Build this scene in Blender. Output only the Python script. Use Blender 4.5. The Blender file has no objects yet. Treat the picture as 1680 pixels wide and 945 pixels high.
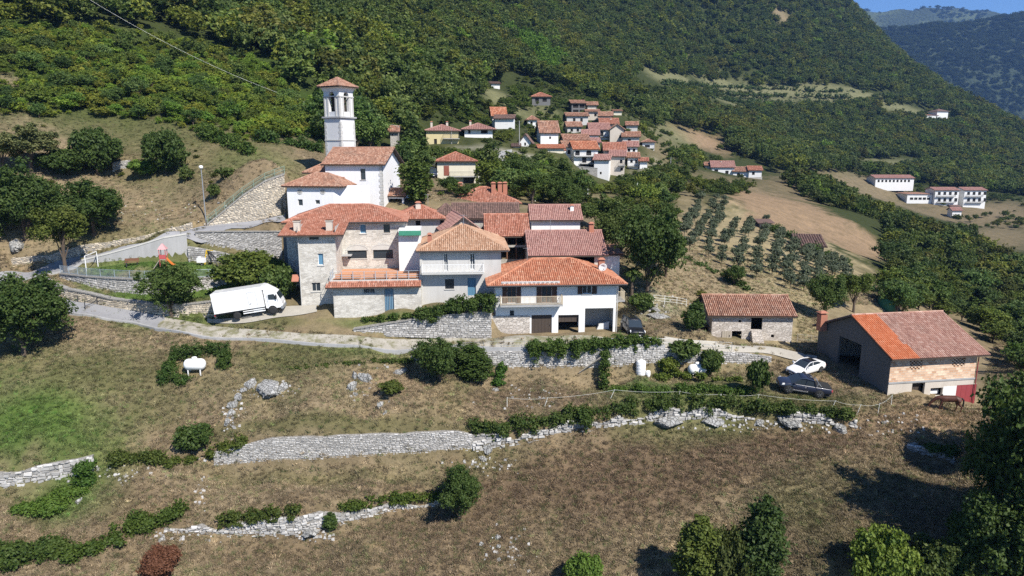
import bpy, math, random
import numpy as np
from mathutils import Vector, Matrix
R=math.radians
sc=bpy.context.scene; COL=sc.collection
# ---------------------------------------------------------------- camera
PITCH=R(11.5); FPX=1135.0; CX,CY=840.0,472.5
cam=bpy.data.cameras.new('camera'); camo=bpy.data.objects.new('camera',cam); COL.objects.link(camo)
cam.sensor_fit='HORIZONTAL'; cam.sensor_width=36; cam.lens=36*FPX/1680; cam.clip_start=.5; cam.clip_end=20000
camo.location=(0,0,0); camo.rotation_euler=(R(90)-PITCH,0,0); sc.camera=camo
# ---------------------------------------------------------------- light
SUN=Vector((.66,-.82,1.08)).normalized()
sel=math.asin(SUN.z); saz=math.atan2(SUN.x,SUN.y)
w=bpy.data.worlds.new('World'); sc.world=w; w.use_nodes=True
nt=w.node_tree; bg=nt.nodes['Background']; sky=nt.nodes.new('ShaderNodeTexSky')
sky.sky_type='NISHITA'; sky.sun_disc=False; sky.sun_elevation=sel; sky.sun_rotation=saz
sky.altitude=2500; sky.air_density=1.0; sky.dust_density=0; sky.ozone_density=9.0
nt.links.new(sky.outputs[0],bg.inputs[0]); bg.inputs[1].default_value=.085
sl=bpy.data.lights.new('sun','SUN'); sl.energy=4.0; sl.angle=R(.5); sl.color=(1,.945,.86)
so=bpy.data.objects.new('sun',sl); COL.objects.link(so); so.rotation_euler=SUN.to_track_quat('Z','Y').to_euler()
vs=sc.view_settings; vs.view_transform='Standard'; vs.look='None'; vs.gamma=1; vs.exposure=.86
sc.cycles.use_denoising=False; sc.cycles.max_bounces=5; sc.cycles.diffuse_bounces=3; sc.cycles.transparent_max_bounces=4
sc.cycles.volume_bounces=0; sc.cycles.sample_clamp_indirect=4; sc.cycles.use_adaptive_sampling=True; sc.cycles.adaptive_threshold=.006
# ---------------------------------------------------------------- maths: a pixel of the photograph and a distance give a point
cp,sp=math.cos(PITCH),math.sin(PITCH)
def ray(px,py):
    a=(px-CX)/FPX; b=(py-CY)/FPX
    return np.array([a, cp-b*sp, -sp-b*cp])
def P(px,py,Y):
    d=ray(px,py); return Vector(d*(Y/d[1]))
def ut(px,py):
    d=ray(px,py); return d[0]/d[1], d[2]/d[1]
def pix(p):
    f=p[1]*cp-p[2]*sp; u=p[1]*sp+p[2]*cp
    return CX+FPX*p[0]/f, CY-FPX*u/f
# ---------------------------------------------------------------- mesh and object helpers
class MB:
    def __init__(s): s.v=[]; s.f=[]; s.t=[]
    def poly(s,pts,t=.5):
        b=len(s.v); s.v.extend(tuple(p) for p in pts); s.f.append(tuple(range(b,b+len(pts)))); s.t.append(t)
    def box(s,x0,y0,z0,x1,y1,z1,t=.5):
        s.hexa([(x0,y0,z0),(x1,y0,z0),(x1,y1,z0),(x0,y1,z0),(x0,y0,z1),(x1,y0,z1),(x1,y1,z1),(x0,y1,z1)],t)
    def hexa(s,c,t=.5):
        b=len(s.v); s.v.extend(tuple(p) for p in c)
        for q in ((0,3,2,1),(4,5,6,7),(0,1,5,4),(1,2,6,5),(2,3,7,6),(3,0,4,7)):
            s.f.append(tuple(b+i for i in q)); s.t.append(t)
    def tube(s,p0,p1,r0,r1=None,n=8,t=.5,cap=True):
        r1=r0 if r1 is None else r1
        p0=Vector(p0); p1=Vector(p1); d=(p1-p0).normalized()
        a=d.orthogonal().normalized(); c=d.cross(a); b=len(s.v)
        for p,r in ((p0,r0),(p1,r1)):
            for i in range(n):
                an=2*math.pi*i/n; s.v.append(tuple(p+(a*math.cos(an)+c*math.sin(an))*r))
        for i in range(n):
            j=(i+1)%n; s.f.append((b+i,b+j,b+n+j,b+n+i)); s.t.append(t)
        if cap:
            s.f.append(tuple(b+n-1-i for i in range(n))); s.f.append(tuple(b+n+i for i in range(n))); s.t+=[t,t]
    def path(s,pts,r,n=6,t=.5):
        for a,b in zip(pts,pts[1:]): s.tube(a,b,r,r,n,t)
    def lathe(s,prof,n=16,c=(0,0,0),t=.5,ax='z'):
        b=len(s.v)
        for r,z in prof:
            for i in range(n):
                an=2*math.pi*i/n; q=(r*math.cos(an),r*math.sin(an),z)
                if ax=='x': q=(q[2],q[0],q[1])
                if ax=='y': q=(q[0],q[2],q[1])
                s.v.append((q[0]+c[0],q[1]+c[1],q[2]+c[2]))
        for k in range(len(prof)-1):
            for i in range(n):
                j=(i+1)%n; s.f.append((b+k*n+i,b+k*n+j,b+(k+1)*n+j,b+(k+1)*n+i)); s.t.append(t)
        s.f.append(tuple(b+n-1-i for i in range(n))); s.f.append(tuple(b+(len(prof)-1)*n+i for i in range(n))); s.t+=[t,t]
    def loft(s,rings,t=.5,cap=True):
        b=len(s.v); n=len(rings[0])
        for r in rings: s.v.extend(tuple(p) for p in r)
        for k in range(len(rings)-1):
            for i in range(n):
                j=(i+1)%n; s.f.append((b+k*n+i,b+k*n+j,b+(k+1)*n+j,b+(k+1)*n+i)); s.t.append(t)
        if cap:
            s.f.append(tuple(b+n-1-i for i in range(n))); s.f.append(tuple(b+(len(rings)-1)*n+i for i in range(n))); s.t+=[t,t]
    def arr(s,v,f,t):
        b=len(s.v); s.v.extend(map(tuple,v)); s.f.extend(tuple(int(i)+b for i in q) for q in f); s.t.extend(t)
    def build(s,name,mat,parent=None,smooth=False):
        return mkobj(name,mkmesh(name,s.v,s.f,s.t,mat,smooth),parent)
def mkmesh(name,v,f,t,mat,smooth=False):
    me=bpy.data.meshes.new(name); me.from_pydata(v if isinstance(v,list) else v.tolist(),[],f if isinstance(f,list) else f.tolist())
    if mat: me.materials.append(mat)
    a=me.attributes.new('tint','FLOAT','FACE'); a.data.foreach_set('value',np.asarray(t,dtype=np.float32))
    if smooth: me.polygons.foreach_set('use_smooth',[True]*len(me.polygons))
    me.update(); return me
def mkobj(name,me,parent=None):
    o=bpy.data.objects.new(name,me); COL.objects.link(o)
    if parent: o.parent=parent
    return o
def tag(o,label=None,cat=None,group=None,kind=None):
    if label: o['label']=label
    if cat: o['category']=cat
    if group: o['group']=group
    if kind: o['kind']=kind
    return o
def thing(name,label,cat,loc=(0,0,0),yaw=0,group=None):
    o=bpy.data.objects.new(name,None); COL.objects.link(o); o.empty_display_size=.3
    o.location=loc; o.rotation_euler=(0,0,yaw); return tag(o,label,cat,group,'thing')
def dup(o,loc=None,yaw=None,scale=None,label=None,group=None):
    def cp_(q,par):
        c=q.copy(); COL.objects.link(c); c.parent=par
        for ch in q.children: cp_(ch,c)
        return c
    c=cp_(o,None)
    if loc is not None: c.location=loc
    if yaw is not None: c.rotation_euler=(0,0,yaw)
    if scale is not None: c.scale=scale if hasattr(scale,'__len__') else (scale,)*3
    if label: c['label']=label
    if group: c['group']=group
    return c
def stuff(o): o['kind']='stuff'; return o
# ---------------------------------------------------------------- materials
def newmat(name):
    m=bpy.data.materials.new(name); m.use_nodes=True
    n=m.node_tree; return m,n,n.nodes['Principled BSDF']
def nd(n,t,**k):
    x=n.nodes.new(t)
    for a,b in k.items():
        if a.startswith('i_'):
            key=a[2:]; key=int(key) if key.isdigit() else key.replace('_',' ')
            x.inputs[key].default_value=b
        else: setattr(x,a,b)
    return x
def L(n,a,b): n.links.new(a,b)
def mix(n,f,a,b,mode='MIX'):
    x=n.nodes.new('ShaderNodeMix'); x.data_type='RGBA'; x.blend_type=mode
    for k,v in ((0,f),(6,a),(7,b)):
        if hasattr(v,'links'): L(n,v,x.inputs[k])
        elif k==0: x.inputs[0].default_value=v
        else: x.inputs[k].default_value=(*v,1) if len(v)==3 else v
    return x.outputs[2]
def noise(n,co,scale,detail=4,rough=.6):
    x=nd(n,'ShaderNodeTexNoise'); x.inputs['Scale'].default_value=scale; x.inputs['Detail'].default_value=detail; x.inputs['Roughness'].default_value=rough
    if co is not None: L(n,co,x.inputs['Vector'])
    return x.outputs['Fac']
def ramp(n,f,stops):
    x=nd(n,'ShaderNodeValToRGB'); e=x.color_ramp.elements
    while len(e)<len(stops): e.new(.5)
    for el,(p,c) in zip(e,stops):
        el.position=p; el.color=(*c,1) if hasattr(c,'__len__') else (c,c,c,1)
    L(n,f,x.inputs[0]); return x.outputs[0]
def objco(n): return nd(n,'ShaderNodeTexCoord').outputs['Object']
def bump(n,h,st,dist,bs):
    b=nd(n,'ShaderNodeBump'); b.inputs['Strength'].default_value=st; b.inputs['Distance'].default_value=dist
    L(n,h,b.inputs['Height']); L(n,b.outputs[0],bs.inputs['Normal'])
def flat(name,c,rough=.6,metal=0,var=.12,sc_=3.,tint=0.,spec=.4):
    m,n,b=newmat(name); co=objco(n); f=noise(n,co,sc_,5)
    col=mix(n,f,[x*(1-var) for x in c],[min(1,x*(1+var)) for x in c])
    if tint:
        a=nd(n,'ShaderNodeAttribute',attribute_name='tint').outputs['Fac']
        col=mix(n,a,mix(n,1.,col,(1-tint,1-tint,1-tint),'MULTIPLY'),mix(n,1.,col,(1+tint,1+tint,1+tint),'MULTIPLY'))
    L(n,col,b.inputs['Base Color']); b.inputs['Roughness'].default_value=rough; b.inputs['Metallic'].default_value=metal
    b.inputs['Specular IOR Level'].default_value=spec
    return m
def plaster(name,c,stain=(.45,.42,.36),amt=.35,rough=.9):
    m,n,b=newmat(name); co=objco(n)
    mp=nd(n,'ShaderNodeMapping'); mp.inputs['Scale'].default_value=(1,1,.35); L(n,co,mp.inputs[0])
    f=ramp(n,noise(n,mp.outputs[0],.9,6,.65),[(.42,0.),(.72,1.)])
    f2=noise(n,co,9,4)
    col=mix(n,.16,c,f2,'MULTIPLY'); mp2=nd(n,'ShaderNodeMapping'); mp2.inputs['Scale'].default_value=(2.4,2.4,.16); L(n,co,mp2.inputs[0]); col=mix(n,.3,col,ramp(n,noise(n,mp2.outputs[0],1.6,5,.7),[(.33,(.78,.765,.74)),(.55,(1,1,1))]),'MULTIPLY')
    mm=nd(n,'ShaderNodeMath',operation='MULTIPLY'); L(n,f,mm.inputs[0]); mm.inputs[1].default_value=amt
    col=mix(n,mm.outputs[0],col,stain)
    L(n,col,b.inputs['Base Color']); b.inputs['Roughness'].default_value=rough; b.inputs['Specular IOR Level'].default_value=.2
    bump(n,f2,.3,.03,b); return m
def masonry(name,c1,c2,mortar,scale=2.6,flatn=1.9,ms=.055,bs_=.6,patch=None,pamt=.5):
    m,n,b=newmat(name); co=objco(n)
    mp=nd(n,'ShaderNodeMapping'); mp.inputs['Scale'].default_value=(1,1,flatn); L(n,co,mp.inputs[0])
    wv=nd(n,'ShaderNodeTexNoise'); wv.inputs['Scale'].default_value=1.5; L(n,mp.outputs[0],wv.inputs['Vector'])
    ad=mix(n,.06,mp.outputs[0],wv.outputs['Color'],'ADD')
    v=nd(n,'ShaderNodeTexVoronoi',feature='F1'); v.inputs['Scale'].default_value=scale; L(n,ad,v.inputs['Vector'])
    e=nd(n,'ShaderNodeTexVoronoi',feature='DISTANCE_TO_EDGE'); e.inputs['Scale'].default_value=scale; L(n,ad,e.inputs['Vector'])
    sepc=nd(n,'ShaderNodeSeparateColor'); L(n,v.outputs['Color'],sepc.inputs[0])
    col=mix(n,sepc.outputs[0],c1,c2)
    col=mix(n,.3,col,noise(n,co,7,5),'MULTIPLY')
    jf=ramp(n,e.outputs[0],[(0.,0.),(ms,1.)])
    col=mix(n,jf,mortar,col)
    if patch:
        pf=ramp(n,noise(n,co,.55,5,.6),[(.45,0.),(.62,1.)])
        mm=nd(n,'ShaderNodeMath',operation='MULTIPLY'); L(n,pf,mm.inputs[0]); mm.inputs[1].default_value=pamt
        col=mix(n,mm.outputs[0],col,patch)
    L(n,col,b.inputs['Base Color']); b.inputs['Roughness'].default_value=.92; b.inputs['Specular IOR Level'].default_value=.2
    bump(n,jf,bs_,.06,b); return m
def tiles(name,cols,dirt=(.16,.13,.11),damt=.5):
    m,n,b=newmat(name); co=objco(n)
    a=nd(n,'ShaderNodeAttribute',attribute_name='tint').outputs['Fac']
    col=ramp(n,a,[(i/(len(cols)-1),c) for i,c in enumerate(cols)])
    f=ramp(n,noise(n,co,.6,6,.65),[(.45,0.),(.75,1.)])
    mm=nd(n,'ShaderNodeMath',operation='MULTIPLY'); L(n,f,mm.inputs[0]); mm.inputs[1].default_value=damt
    col=mix(n,mm.outputs[0],col,dirt)
    col=mix(n,.25,col,noise(n,co,14,3),'MULTIPLY')
    L(n,col,b.inputs['Base Color']); b.inputs['Roughness'].default_value=.85; b.inputs['Specular IOR Level'].default_value=.25
    return m
def glass(name,c=(.03,.04,.05),rough=.08):
    m,n,b=newmat(name); b.inputs['Base Color'].default_value=(*c,1); b.inputs['Roughness'].default_value=rough; b.inputs['Specular IOR Level'].default_value=.6
    return m
def paint(name,c,rough=.3,coat=.5,metal=0.):
    m,n,b=newmat(name); co=objco(n)
    L(n,mix(n,noise(n,co,3,5),[x*.93 for x in c],[min(1,x*1.05) for x in c]),b.inputs['Base Color'])
    b.inputs['Roughness'].default_value=rough; b.inputs['Coat Weight'].default_value=coat; b.inputs['Metallic'].default_value=metal
    return m
def leafmat(name,a,b_,src='OBJECT',trans=.28):
    m,n,b=newmat(name)
    t=nd(n,'ShaderNodeAttribute',attribute_name='tint').outputs['Fac']
    col=mix(n,t,a,b_)
    if src=='OBJECT':
        oi=nd(n,'ShaderNodeObjectInfo'); col=mix(n,1.,col,oi.outputs['Color'],'MULTIPLY')
    else:
        h=nd(n,'ShaderNodeAttribute',attribute_name='hue',attribute_type='INSTANCER'); col=mix(n,1.,col,h.outputs['Color'],'MULTIPLY')
    b.inputs['Roughness'].default_value=.6; b.inputs['Specular IOR Level'].default_value=.25
    L(n,col,b.inputs['Base Color'])
    tr=nd(n,'ShaderNodeBsdfTranslucent'); L(n,mix(n,1.,col,(1.15,1.2,.6),'MULTIPLY'),tr.inputs[0])
    ms=nd(n,'ShaderNodeMixShader'); ms.inputs[0].default_value=trans
    L(n,b.outputs[0],ms.inputs[1]); L(n,tr.outputs[0],ms.inputs[2])
    L(n,ms.outputs[0],n.nodes['Material Output'].inputs[0]); return m
M={}
M['white']=plaster('white_plaster',(.80,.80,.79),(.62,.61,.58),.25)
M['church']=plaster('church_plaster',(.82,.82,.83),(.66,.65,.62),.3)
M['towerstone']=plaster('tower_plaster',(.70,.70,.70),(.5,.49,.46),.4)
M['cream']=plaster('cream_plaster',(.70,.65,.52),(.5,.46,.38),.3)
M['yellow']=plaster('yellow_plaster',(.62,.53,.30),(.45,.4,.28),.3)
M['grey']=plaster('grey_render',(.56,.55,.53),(.40,.385,.36),.6)
M['dgrey']=plaster('dark_render',(.17,.17,.17),(.11,.11,.11),.5)
M['beige']=plaster('beige_render',(.60,.54,.47),(.42,.37,.31),.55)
M['concrete']=plaster('concrete',(.40,.40,.40),(.26,.26,.25),.6)
M['stonehouse']=masonry('house_masonry',(.44,.41,.36),(.68,.65,.59),(.58,.56,.51),2.7,1.8,.05,.5,(.66,.63,.57),.5)
M['stonegrey']=masonry('grey_masonry',(.36,.34,.31),(.56,.53,.48),(.44,.42,.38),2.8,1.8,.05,.5,(.42,.41,.38),.4)
M['barnstone']=masonry('barn_masonry',(.46,.41,.36),(.74,.68,.62),(.36,.32,.28),2.6,2.2,.06,.8,(.5,.46,.4),.25)
M['core']=masonry('wall_core',(.30,.29,.27),(.40,.38,.35),(.22,.21,.19),3.5,1.6,.08,.6)
M['stones']=flat('wall_stones',(.40,.39,.375),.92,0,.25,4,.34,.2)
M['stones_tan']=flat('tan_wall_stones',(.48,.42,.33),.92,0,.25,4,.35,.2)
M['rock']=masonry('limestone_rock',(.30,.30,.29),(.46,.455,.44),(.16,.155,.14),2.6,.8,.09,1.,(.24,.235,.21),.5)
def blockmat():
    m,n,b=newmat('hollow_clay_block'); co=objco(n); s_=nd(n,'ShaderNodeSeparateXYZ'); L(n,co,s_.inputs[0]); c_=nd(n,'ShaderNodeCombineXYZ'); L(n,s_.outputs[0],c_.inputs[0]); L(n,s_.outputs[2],c_.inputs[1])
    k=nd(n,'ShaderNodeTexBrick'); L(n,c_.outputs[0],k.inputs['Vector']); k.inputs['Scale'].default_value=1; k.inputs['Brick Width'].default_value=.5; k.inputs['Row Height'].default_value=.25; k.inputs['Mortar Size'].default_value=.022; k.inputs['Bias'].default_value=0
    k.inputs['Color1'].default_value=(.50,.29,.17,1); k.inputs['Color2'].default_value=(.80,.62,.46,1); k.inputs['Mortar'].default_value=(.52,.45,.38,1)
    col=mix(n,.4,k.outputs[0],ramp(n,noise(n,co,.8,6,.7),[(.35,(.6,.5,.42)),(.6,(1.1,1.05,1))]),'MULTIPLY'); L(n,col,b.inputs['Base Color']); b.inputs['Roughness'].default_value=.92; bump(n,k.outputs['Fac'],.4,.02,b); return m
M['block']=blockmat()
M['t_new']=tiles('terracotta_tiles',[(.31,.125,.08),(.44,.185,.12),(.55,.30,.22)],(.25,.15,.11),.45)
M['t_orange']=tiles('orange_tiles',[(.38,.14,.075),(.51,.205,.115),(.61,.33,.21)],(.28,.15,.10),.45)
M['t_old']=tiles('old_tiles',[(.25,.13,.09),(.40,.21,.14),(.52,.34,.25)],(.2,.15,.12),.5)
M['t_pale']=tiles('pale_tiles',[(.36,.20,.12),(.50,.30,.19),(.58,.40,.28)],(.30,.21,.15),.35)
M['t_pink']=tiles('pinkish_tiles',[(.33,.17,.14),(.42,.23,.195),(.48,.29,.24)],(.25,.16,.14),.35)
M['t_brown']=tiles('brown_tiles',[(.13,.085,.07),(.19,.12,.10),(.26,.16,.13)],(.1,.08,.07),.4)
M['wood']=flat('brown_wood',(.16,.075,.04),.7,0,.3,5)
M['dwood']=flat('dark_wood',(.06,.045,.035),.8,0,.3,5)
M['shutter']=flat('dark_brown_shutter',(.075,.035,.022),.6,0,.2,4)
M['redshutter']=flat('red_brown_shutter',(.24,.075,.05),.6,0,.2,4)
M['reddoor']=flat('red_painted_door',(.28,.05,.055),.6,0,.15,2)
M['bluepane']=flat('blue_shutter',(.10,.22,.33),.4,0,.1,2)
M['green']=flat('green_sheet',(.03,.16,.10),.6,0,.2,2)
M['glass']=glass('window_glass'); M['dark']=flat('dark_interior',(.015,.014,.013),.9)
M['metal']=flat('grey_metal',(.32,.34,.36),.45,.4,.1,4); M['dmetal']=flat('dark_metal',(.06,.06,.065),.5,.3,.1,4)
M['galv']=flat('galvanised_railing',(.42,.46,.50),.45,.3,.1,4)
M['wmetal']=flat('white_metal',(.75,.75,.74),.4,0,.05,4); M['tank']=flat('white_tank_paint',(.82,.82,.80),.35,0,.06,2)
M['stonetrim']=plaster('stone_trim',(.55,.54,.51),(.42,.41,.38),.4)
M['rubber']=flat('tyre_rubber',(.02,.02,.02),.8,0,.2,6); M['rim']=flat('alloy_rim',(.5,.5,.52),.3,.7,.05,4)
M['carwhite']=paint('white_car_paint',(.80,.80,.80)); M['cardark']=paint('dark_blue_car_paint',(.018,.022,.04)); M['carblack']=paint('black_car_paint',(.012,.012,.014))
M['red']=flat('red_plastic',(.45,.09,.09),.4,0,.08,3); M['yel']=flat('yellow_plastic',(.62,.42,.03),.4,0,.08,3); M['org']=flat('orange_plastic',(.65,.18,.03),.4,0,.08,3)
M['rope']=flat('white_fence_tape',(.68,.68,.62),.7); M['post']=flat('weathered_post',(.36,.32,.26),.9,0,.2,6)
M['lamp']=flat('lamp_glass',(.85,.85,.85),.3); M['bronze']=flat('bell_bronze',(.10,.085,.05),.4,.8)
M['horse']=flat('bay_horse_coat',(.085,.032,.02),.55,0,.2,2); M['mane']=flat('black_mane',(.012,.01,.01),.7)
M['bark']=flat('bark',(.10,.075,.055),.95,0,.35,5); M['palebark']=flat('pale_bark',(.26,.24,.21),.95,0,.3,5)
M['leaf']=leafmat('leaves',(.036,.066,.018),(.125,.155,.046)); M['leafF']=leafmat('forest_leaves',(.045,.068,.018),(.160,.175,.052),'INST',.36)
M['olive']=leafmat('olive_leaves',(.075,.100,.058),(.17,.19,.125)); M['dry']=leafmat('dry_shrub_leaves',(.11,.07,.04),(.22,.14,.09))
M['grassF']=leafmat('grass_blades',(.45,.45,.45),(.95,.95,.95),'INST',.2)
# ---------------------------------------------------------------- terrain: height field from surveyed points (pixel, distance)
# stone walls hold up terraces: (px, py bottom, py top, distance)
W={}
W['long']=[(352,768,742,61.0),(450,762,719,61.2),(560,756,715,61.4),(660,750,711,61.7),(752,743,707,62.0),(775,741,714,62.2)]
W['left']=[(-60,806,786,57.2),(30,798,772,57.8),(100,788,758,58.6),(155,775,748,59.4)]
W['mid']=[(270,876,862,54.2),(360,878,862,54.3),(450,882,850,54.4),(490,880,845,54.6),(560,862,838,55.6),(640,840,824,57.0),(722,831,819,57.8)]
W['bank']=[(775,740,714,62.2),(845,728,708,62.8),(930,710,690,63.7),(990,702,682,64.3),(1060,692,670,65.0),(1150,688,668,65.3),(1250,690,674,65.1),(1330,694,676,64.6),(1405,704,688,63.6)]
W['road']=[(675,597,583,71.6),(760,602,577,71.8),(860,608,575,72.0),(960,608,573,72.3),(1045,602,568,72.9),(1120,600,572,73.6),(1200,600,577,74.2),(1265,597,586,74.6)]
W['garden']=[(580,544,540,75.8),(640,548,530,75.9),(720,550,518,76.0),(806,551,511,76.1)]
W['play']=[(99,456,449,88.5),(143,472,454,86.0),(190,482,457,84.5),(240,487,459,83.6),(314,484,457,84.0),(372,470,455,85.5)]
W['edge']=[(66,464,452,87.0),(84,477,465,84.5),(110,488,474,82.5),(150,498,482,81.3),(183,505,490,80.5),(246,513,498,79.6),(300,517,500,79.2),(356,516,494,79.2)]
W['conc']=[(135,434,428,91.2),(180,432,417,91.8),(225,430,405,92.6),(272,430,391,93.6),(310,430,385,95.0)]
W['ramp']=[(310,431,404,94.6),(360,434,413,94.4),(410,437,426,94.0)]
W['upper']=[(322,403,381,96.5),(360,411,380,96.6),(410,422,380,96.7),(464,434,380,96.8)]
W['tan']=[(20,439,424,93.0),(80,428,417,93.6),(135,418,402,94.8),(200,404,392,96.0),(260,390,380,97.2),(316,377,364,98.6)]
W['church']=[(340,374,369,99.0),(370,369,346,100.0),(400,363,322,101.0),(438,354,298,102.5),(470,346,286,104.3)]
W['lower']=[(1488,742,726,60.6),(1530,752,737,59.8),(1565,764,748,58.8)]
W['small']=[(186,286,267,115.5),(200,285,264,115.8),(215,283,262,116)]
pts=[]
def C(px,*l):
    for py,Y in l: pts.append((px,py,Y))
for k,wl in W.items():
    for (a,b) in zip(wl,wl[1:]):
        n=max(1,int(abs(b[0]-a[0])/10))
        for i in range(n+(b is wl[-1])):
            f=i/n; q=[a[j]+(b[j]-a[j])*f for j in range(4)]
            pts.append((q[0],q[1],q[3]-.10)); 
            t=P(q[0],q[1],q[3]); top=P(q[0],q[2],q[3]); pts.append(('w',(t.x,q[3]+.45,top.z-.02)))
for px in range(-500,2300,200):
    C(px,(1150,43),(1650,33))
    if px<0 or px>1700: C(px,(945,50.5 if px<900 else 43))
for px in (-450,-200,0): C(px,(900,52),(840,55.3),(740,60),(690,63),(640,66),(600,69),(560,73.5),(510,80),(465,88),(420,91),(380,95),(330,101),(280,108),(230,116),(180,127),(100,150),(0,185),(-120,240),(-300,330))
C(150,(920,51),(860,54),(815,56.8),(720,62),(670,65),(620,68),(575,72),(540,75),(515,78.5),(495,81))
C(300,(930,50.7),(880,53.3),(840,55.5),(790,58.3),(764,59.9),(744,60.7),(715,62.8),(670,65.3),(620,68.3),(580,71.3),(553,73.5),(530,76))
C(450,(930,50.7),(815,57.3),(785,59.5),(690,63.8),(650,66.2),(600,69.8),(575,71.8),(556,73.3),(538,75.3),(520,77))
C(600,(930,50.7),(885,53.3),(800,58.3),(770,60.3),(690,64),(650,66.5),(610,69.2),(580,71.5),(562,73),(550,75.2))
C(750,(930,50.8),(880,53.6),(790,59.2),(690,63.8),(650,66.7),(615,69.5),(560,73.4))
C(900,(930,50.8),(860,54.8),(800,58),(750,61.3),(670,65.6),(640,67.9),(618,70.5),(565,73.4),(552,75.5))
C(1050,(930,50),(860,54),(800,57.3),(740,61.2),(650,67),(632,69.3),(618,71),(562,74.5),(550,76.5))
C(1200,(930,48.5),(860,52.7),(800,56.3),(740,60.3),(655,66.6),(632,69.3),(612,72),(572,76.5))
C(1350,(930,46.8),(860,51),(800,55),(740,59.5),(662,66.1),(640,68.5),(615,71.5),(596,74.5),(580,77))
C(1500,(930,45.5),(860,50),(800,54.5),(770,57.5),(700,62.2),(680,64))
C(1620,(930,44.5),(850,49.5),(780,54),(720,58.5),(690,61.7),(665,64))
for px in (1740,1950,2200): C(px,(860,48),(780,52),(720,56),(680,60),(650,64),(600,90),(500,160),(420,250),(340,420))
# houses' ground
C(1450,(634,68.2)); C(1400,(606,73.5)); C(1350,(585,78.5)); C(1606,(668,67.4)); C(1584,(663,67.2)); C(1563,(658,67.0)); C(1540,(654,66.8)); C(1515,(649,66.6)); C(1490,(645,66.3)); C(1650,(655,69)); C(1620,(670,66))
C(1010,(546,77)); C(940,(545,78)); C(1060,(530,79.5)); C(1100,(510,83)); C(1160,(552,82)); C(1230,(562,80.6)); C(1300,(566,80.5))
C(560,(522,77.5)); C(690,(516,78)); C(520,(506,79.3)); C(480,(498,81)); C(760,(512,78.3)); C(620,(520,77.6))
C(640,(460,88)); C(760,(440,90)); C(880,(440,90)); C(980,(430,91)); C(500,(440,92)); C(560,(352,102)); C(650,(352,103)); C(700,(380,98)); C(840,(370,100)); C(940,(355,104))
C(470,(330,109)); C(560,(300,118)); C(640,(300,120))
C(700,(320,112),(290,135)); C(620,(240,165)); C(560,(200,175)); C(650,(255,150)); C(760,(305,155),(285,165))
# playground, path
C(130,(446,90)); C(250,(439,91)); C(330,(438,91)); C(400,(446,89.5)); C(440,(452,88)); C(140,(421,92.6)); C(240,(398,95)); C(312,(381,97.6)); C(380,(368,99)); C(460,(350,102)); C(400,(377,97.6)); C(460,(375,98))
# hillside on the left
C(200,(375,99),(350,103),(300,113),(255,121),(210,131)); C(300,(345,103.5),(330,106),(290,113),(250,121),(210,131)); C(400,(295,110),(270,116),(240,124)); C(450,(275,113),(240,126),(210,140))
C(200,(150,145),(80,172),(0,205),(-120,270),(-300,360)); C(350,(150,160),(80,195),(0,235),(-120,310),(-300,420)); C(480,(180,158),(100,195),(0,265),(-120,350))
C(600,(160,190),(80,240),(0,330),(-120,430),(-300,600)); C(700,(240,185),(180,212),(100,280),(0,420)); C(800,(0,500),(-120,620),(-300,800)); C(760,(180,240))
# upper village
C(730,(249,187)); C(790,(236,198)); C(820,(214,228),(140,320),(175,265)); C(890,(170,290),(130,360)); C(960,(180,300),(215,265),(255,238)); C(900,(262,215),(300,172),(325,135)); C(830,(250,195),(290,160),(330,125)); C(1000,(300,212),(270,230),(340,140),(380,112)); C(1050,(250,275),(300,215),(215,340)); C(1080,(290,235),(340,160),(400,115)); C(1100,(205,420),(130,600),(260,300)); C(850,(100,400)); C(1000,(130,450)); C(900,(0,620),(-120,760)); C(1000,(60,620)); C(950,(395,100)); C(880,(330,128))
C(1060,(480,86),(450,93)); C(1110,(470,92),(440,98),(500,86)); C(1100,(0,820),(-120,950),(60,700))
# orchard, ploughed field, valley
C(1130,(400,118),(340,165),(300,215)); C(1200,(470,98),(400,125),(330,175),(292,330)); C(1260,(520,88),(470,101),(400,130)); C(1310,(540,85),(470,106),(420,130),(400,147)); C(1370,(520,92),(470,110),(440,128)); C(1440,(490,106),(470,118))
C(1150,(310,200)); C(1240,(365,163)); C(1380,(432,137)); C(1215,(308,235)); C(1300,(330,222),(370,178)); C(1350,(385,182)); C(1430,(430,152)); C(1400,(362,205)); C(1300,(300,280))
C(1150,(240,400),(275,335)); C(1250,(290,335),(240,440)); C(1350,(292,340),(330,260)); C(1430,(300,425),(345,330)); C(1500,(338,395),(380,290),(300,480)); C(1600,(340,400),(400,270),(305,500)); C(1680,(350,400),(440,220),(310,520)); C(1550,(375,320),(460,185),(520,130)); C(1650,(520,140),(580,105)); C(1500,(450,165)); C(1560,(610,92))
C(1200,(200,540),(150,700)); C(1300,(250,520),(150,700),(60,860),(0,960),(-120,1100)); C(1400,(270,500),(150,720),(60,900)); C(1335,(0,1000)); C(1380,(70,920)); C(1450,(76,990)); C(1530,(134,930),(200,700)); C(1600,(172,850),(236,660)); C(1680,(214,760),(256,650)); C(1545,(193,728)); C(1520,(195,724)); C(1780,(255,700)); C(2000,(330,640),(360,500))
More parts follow.
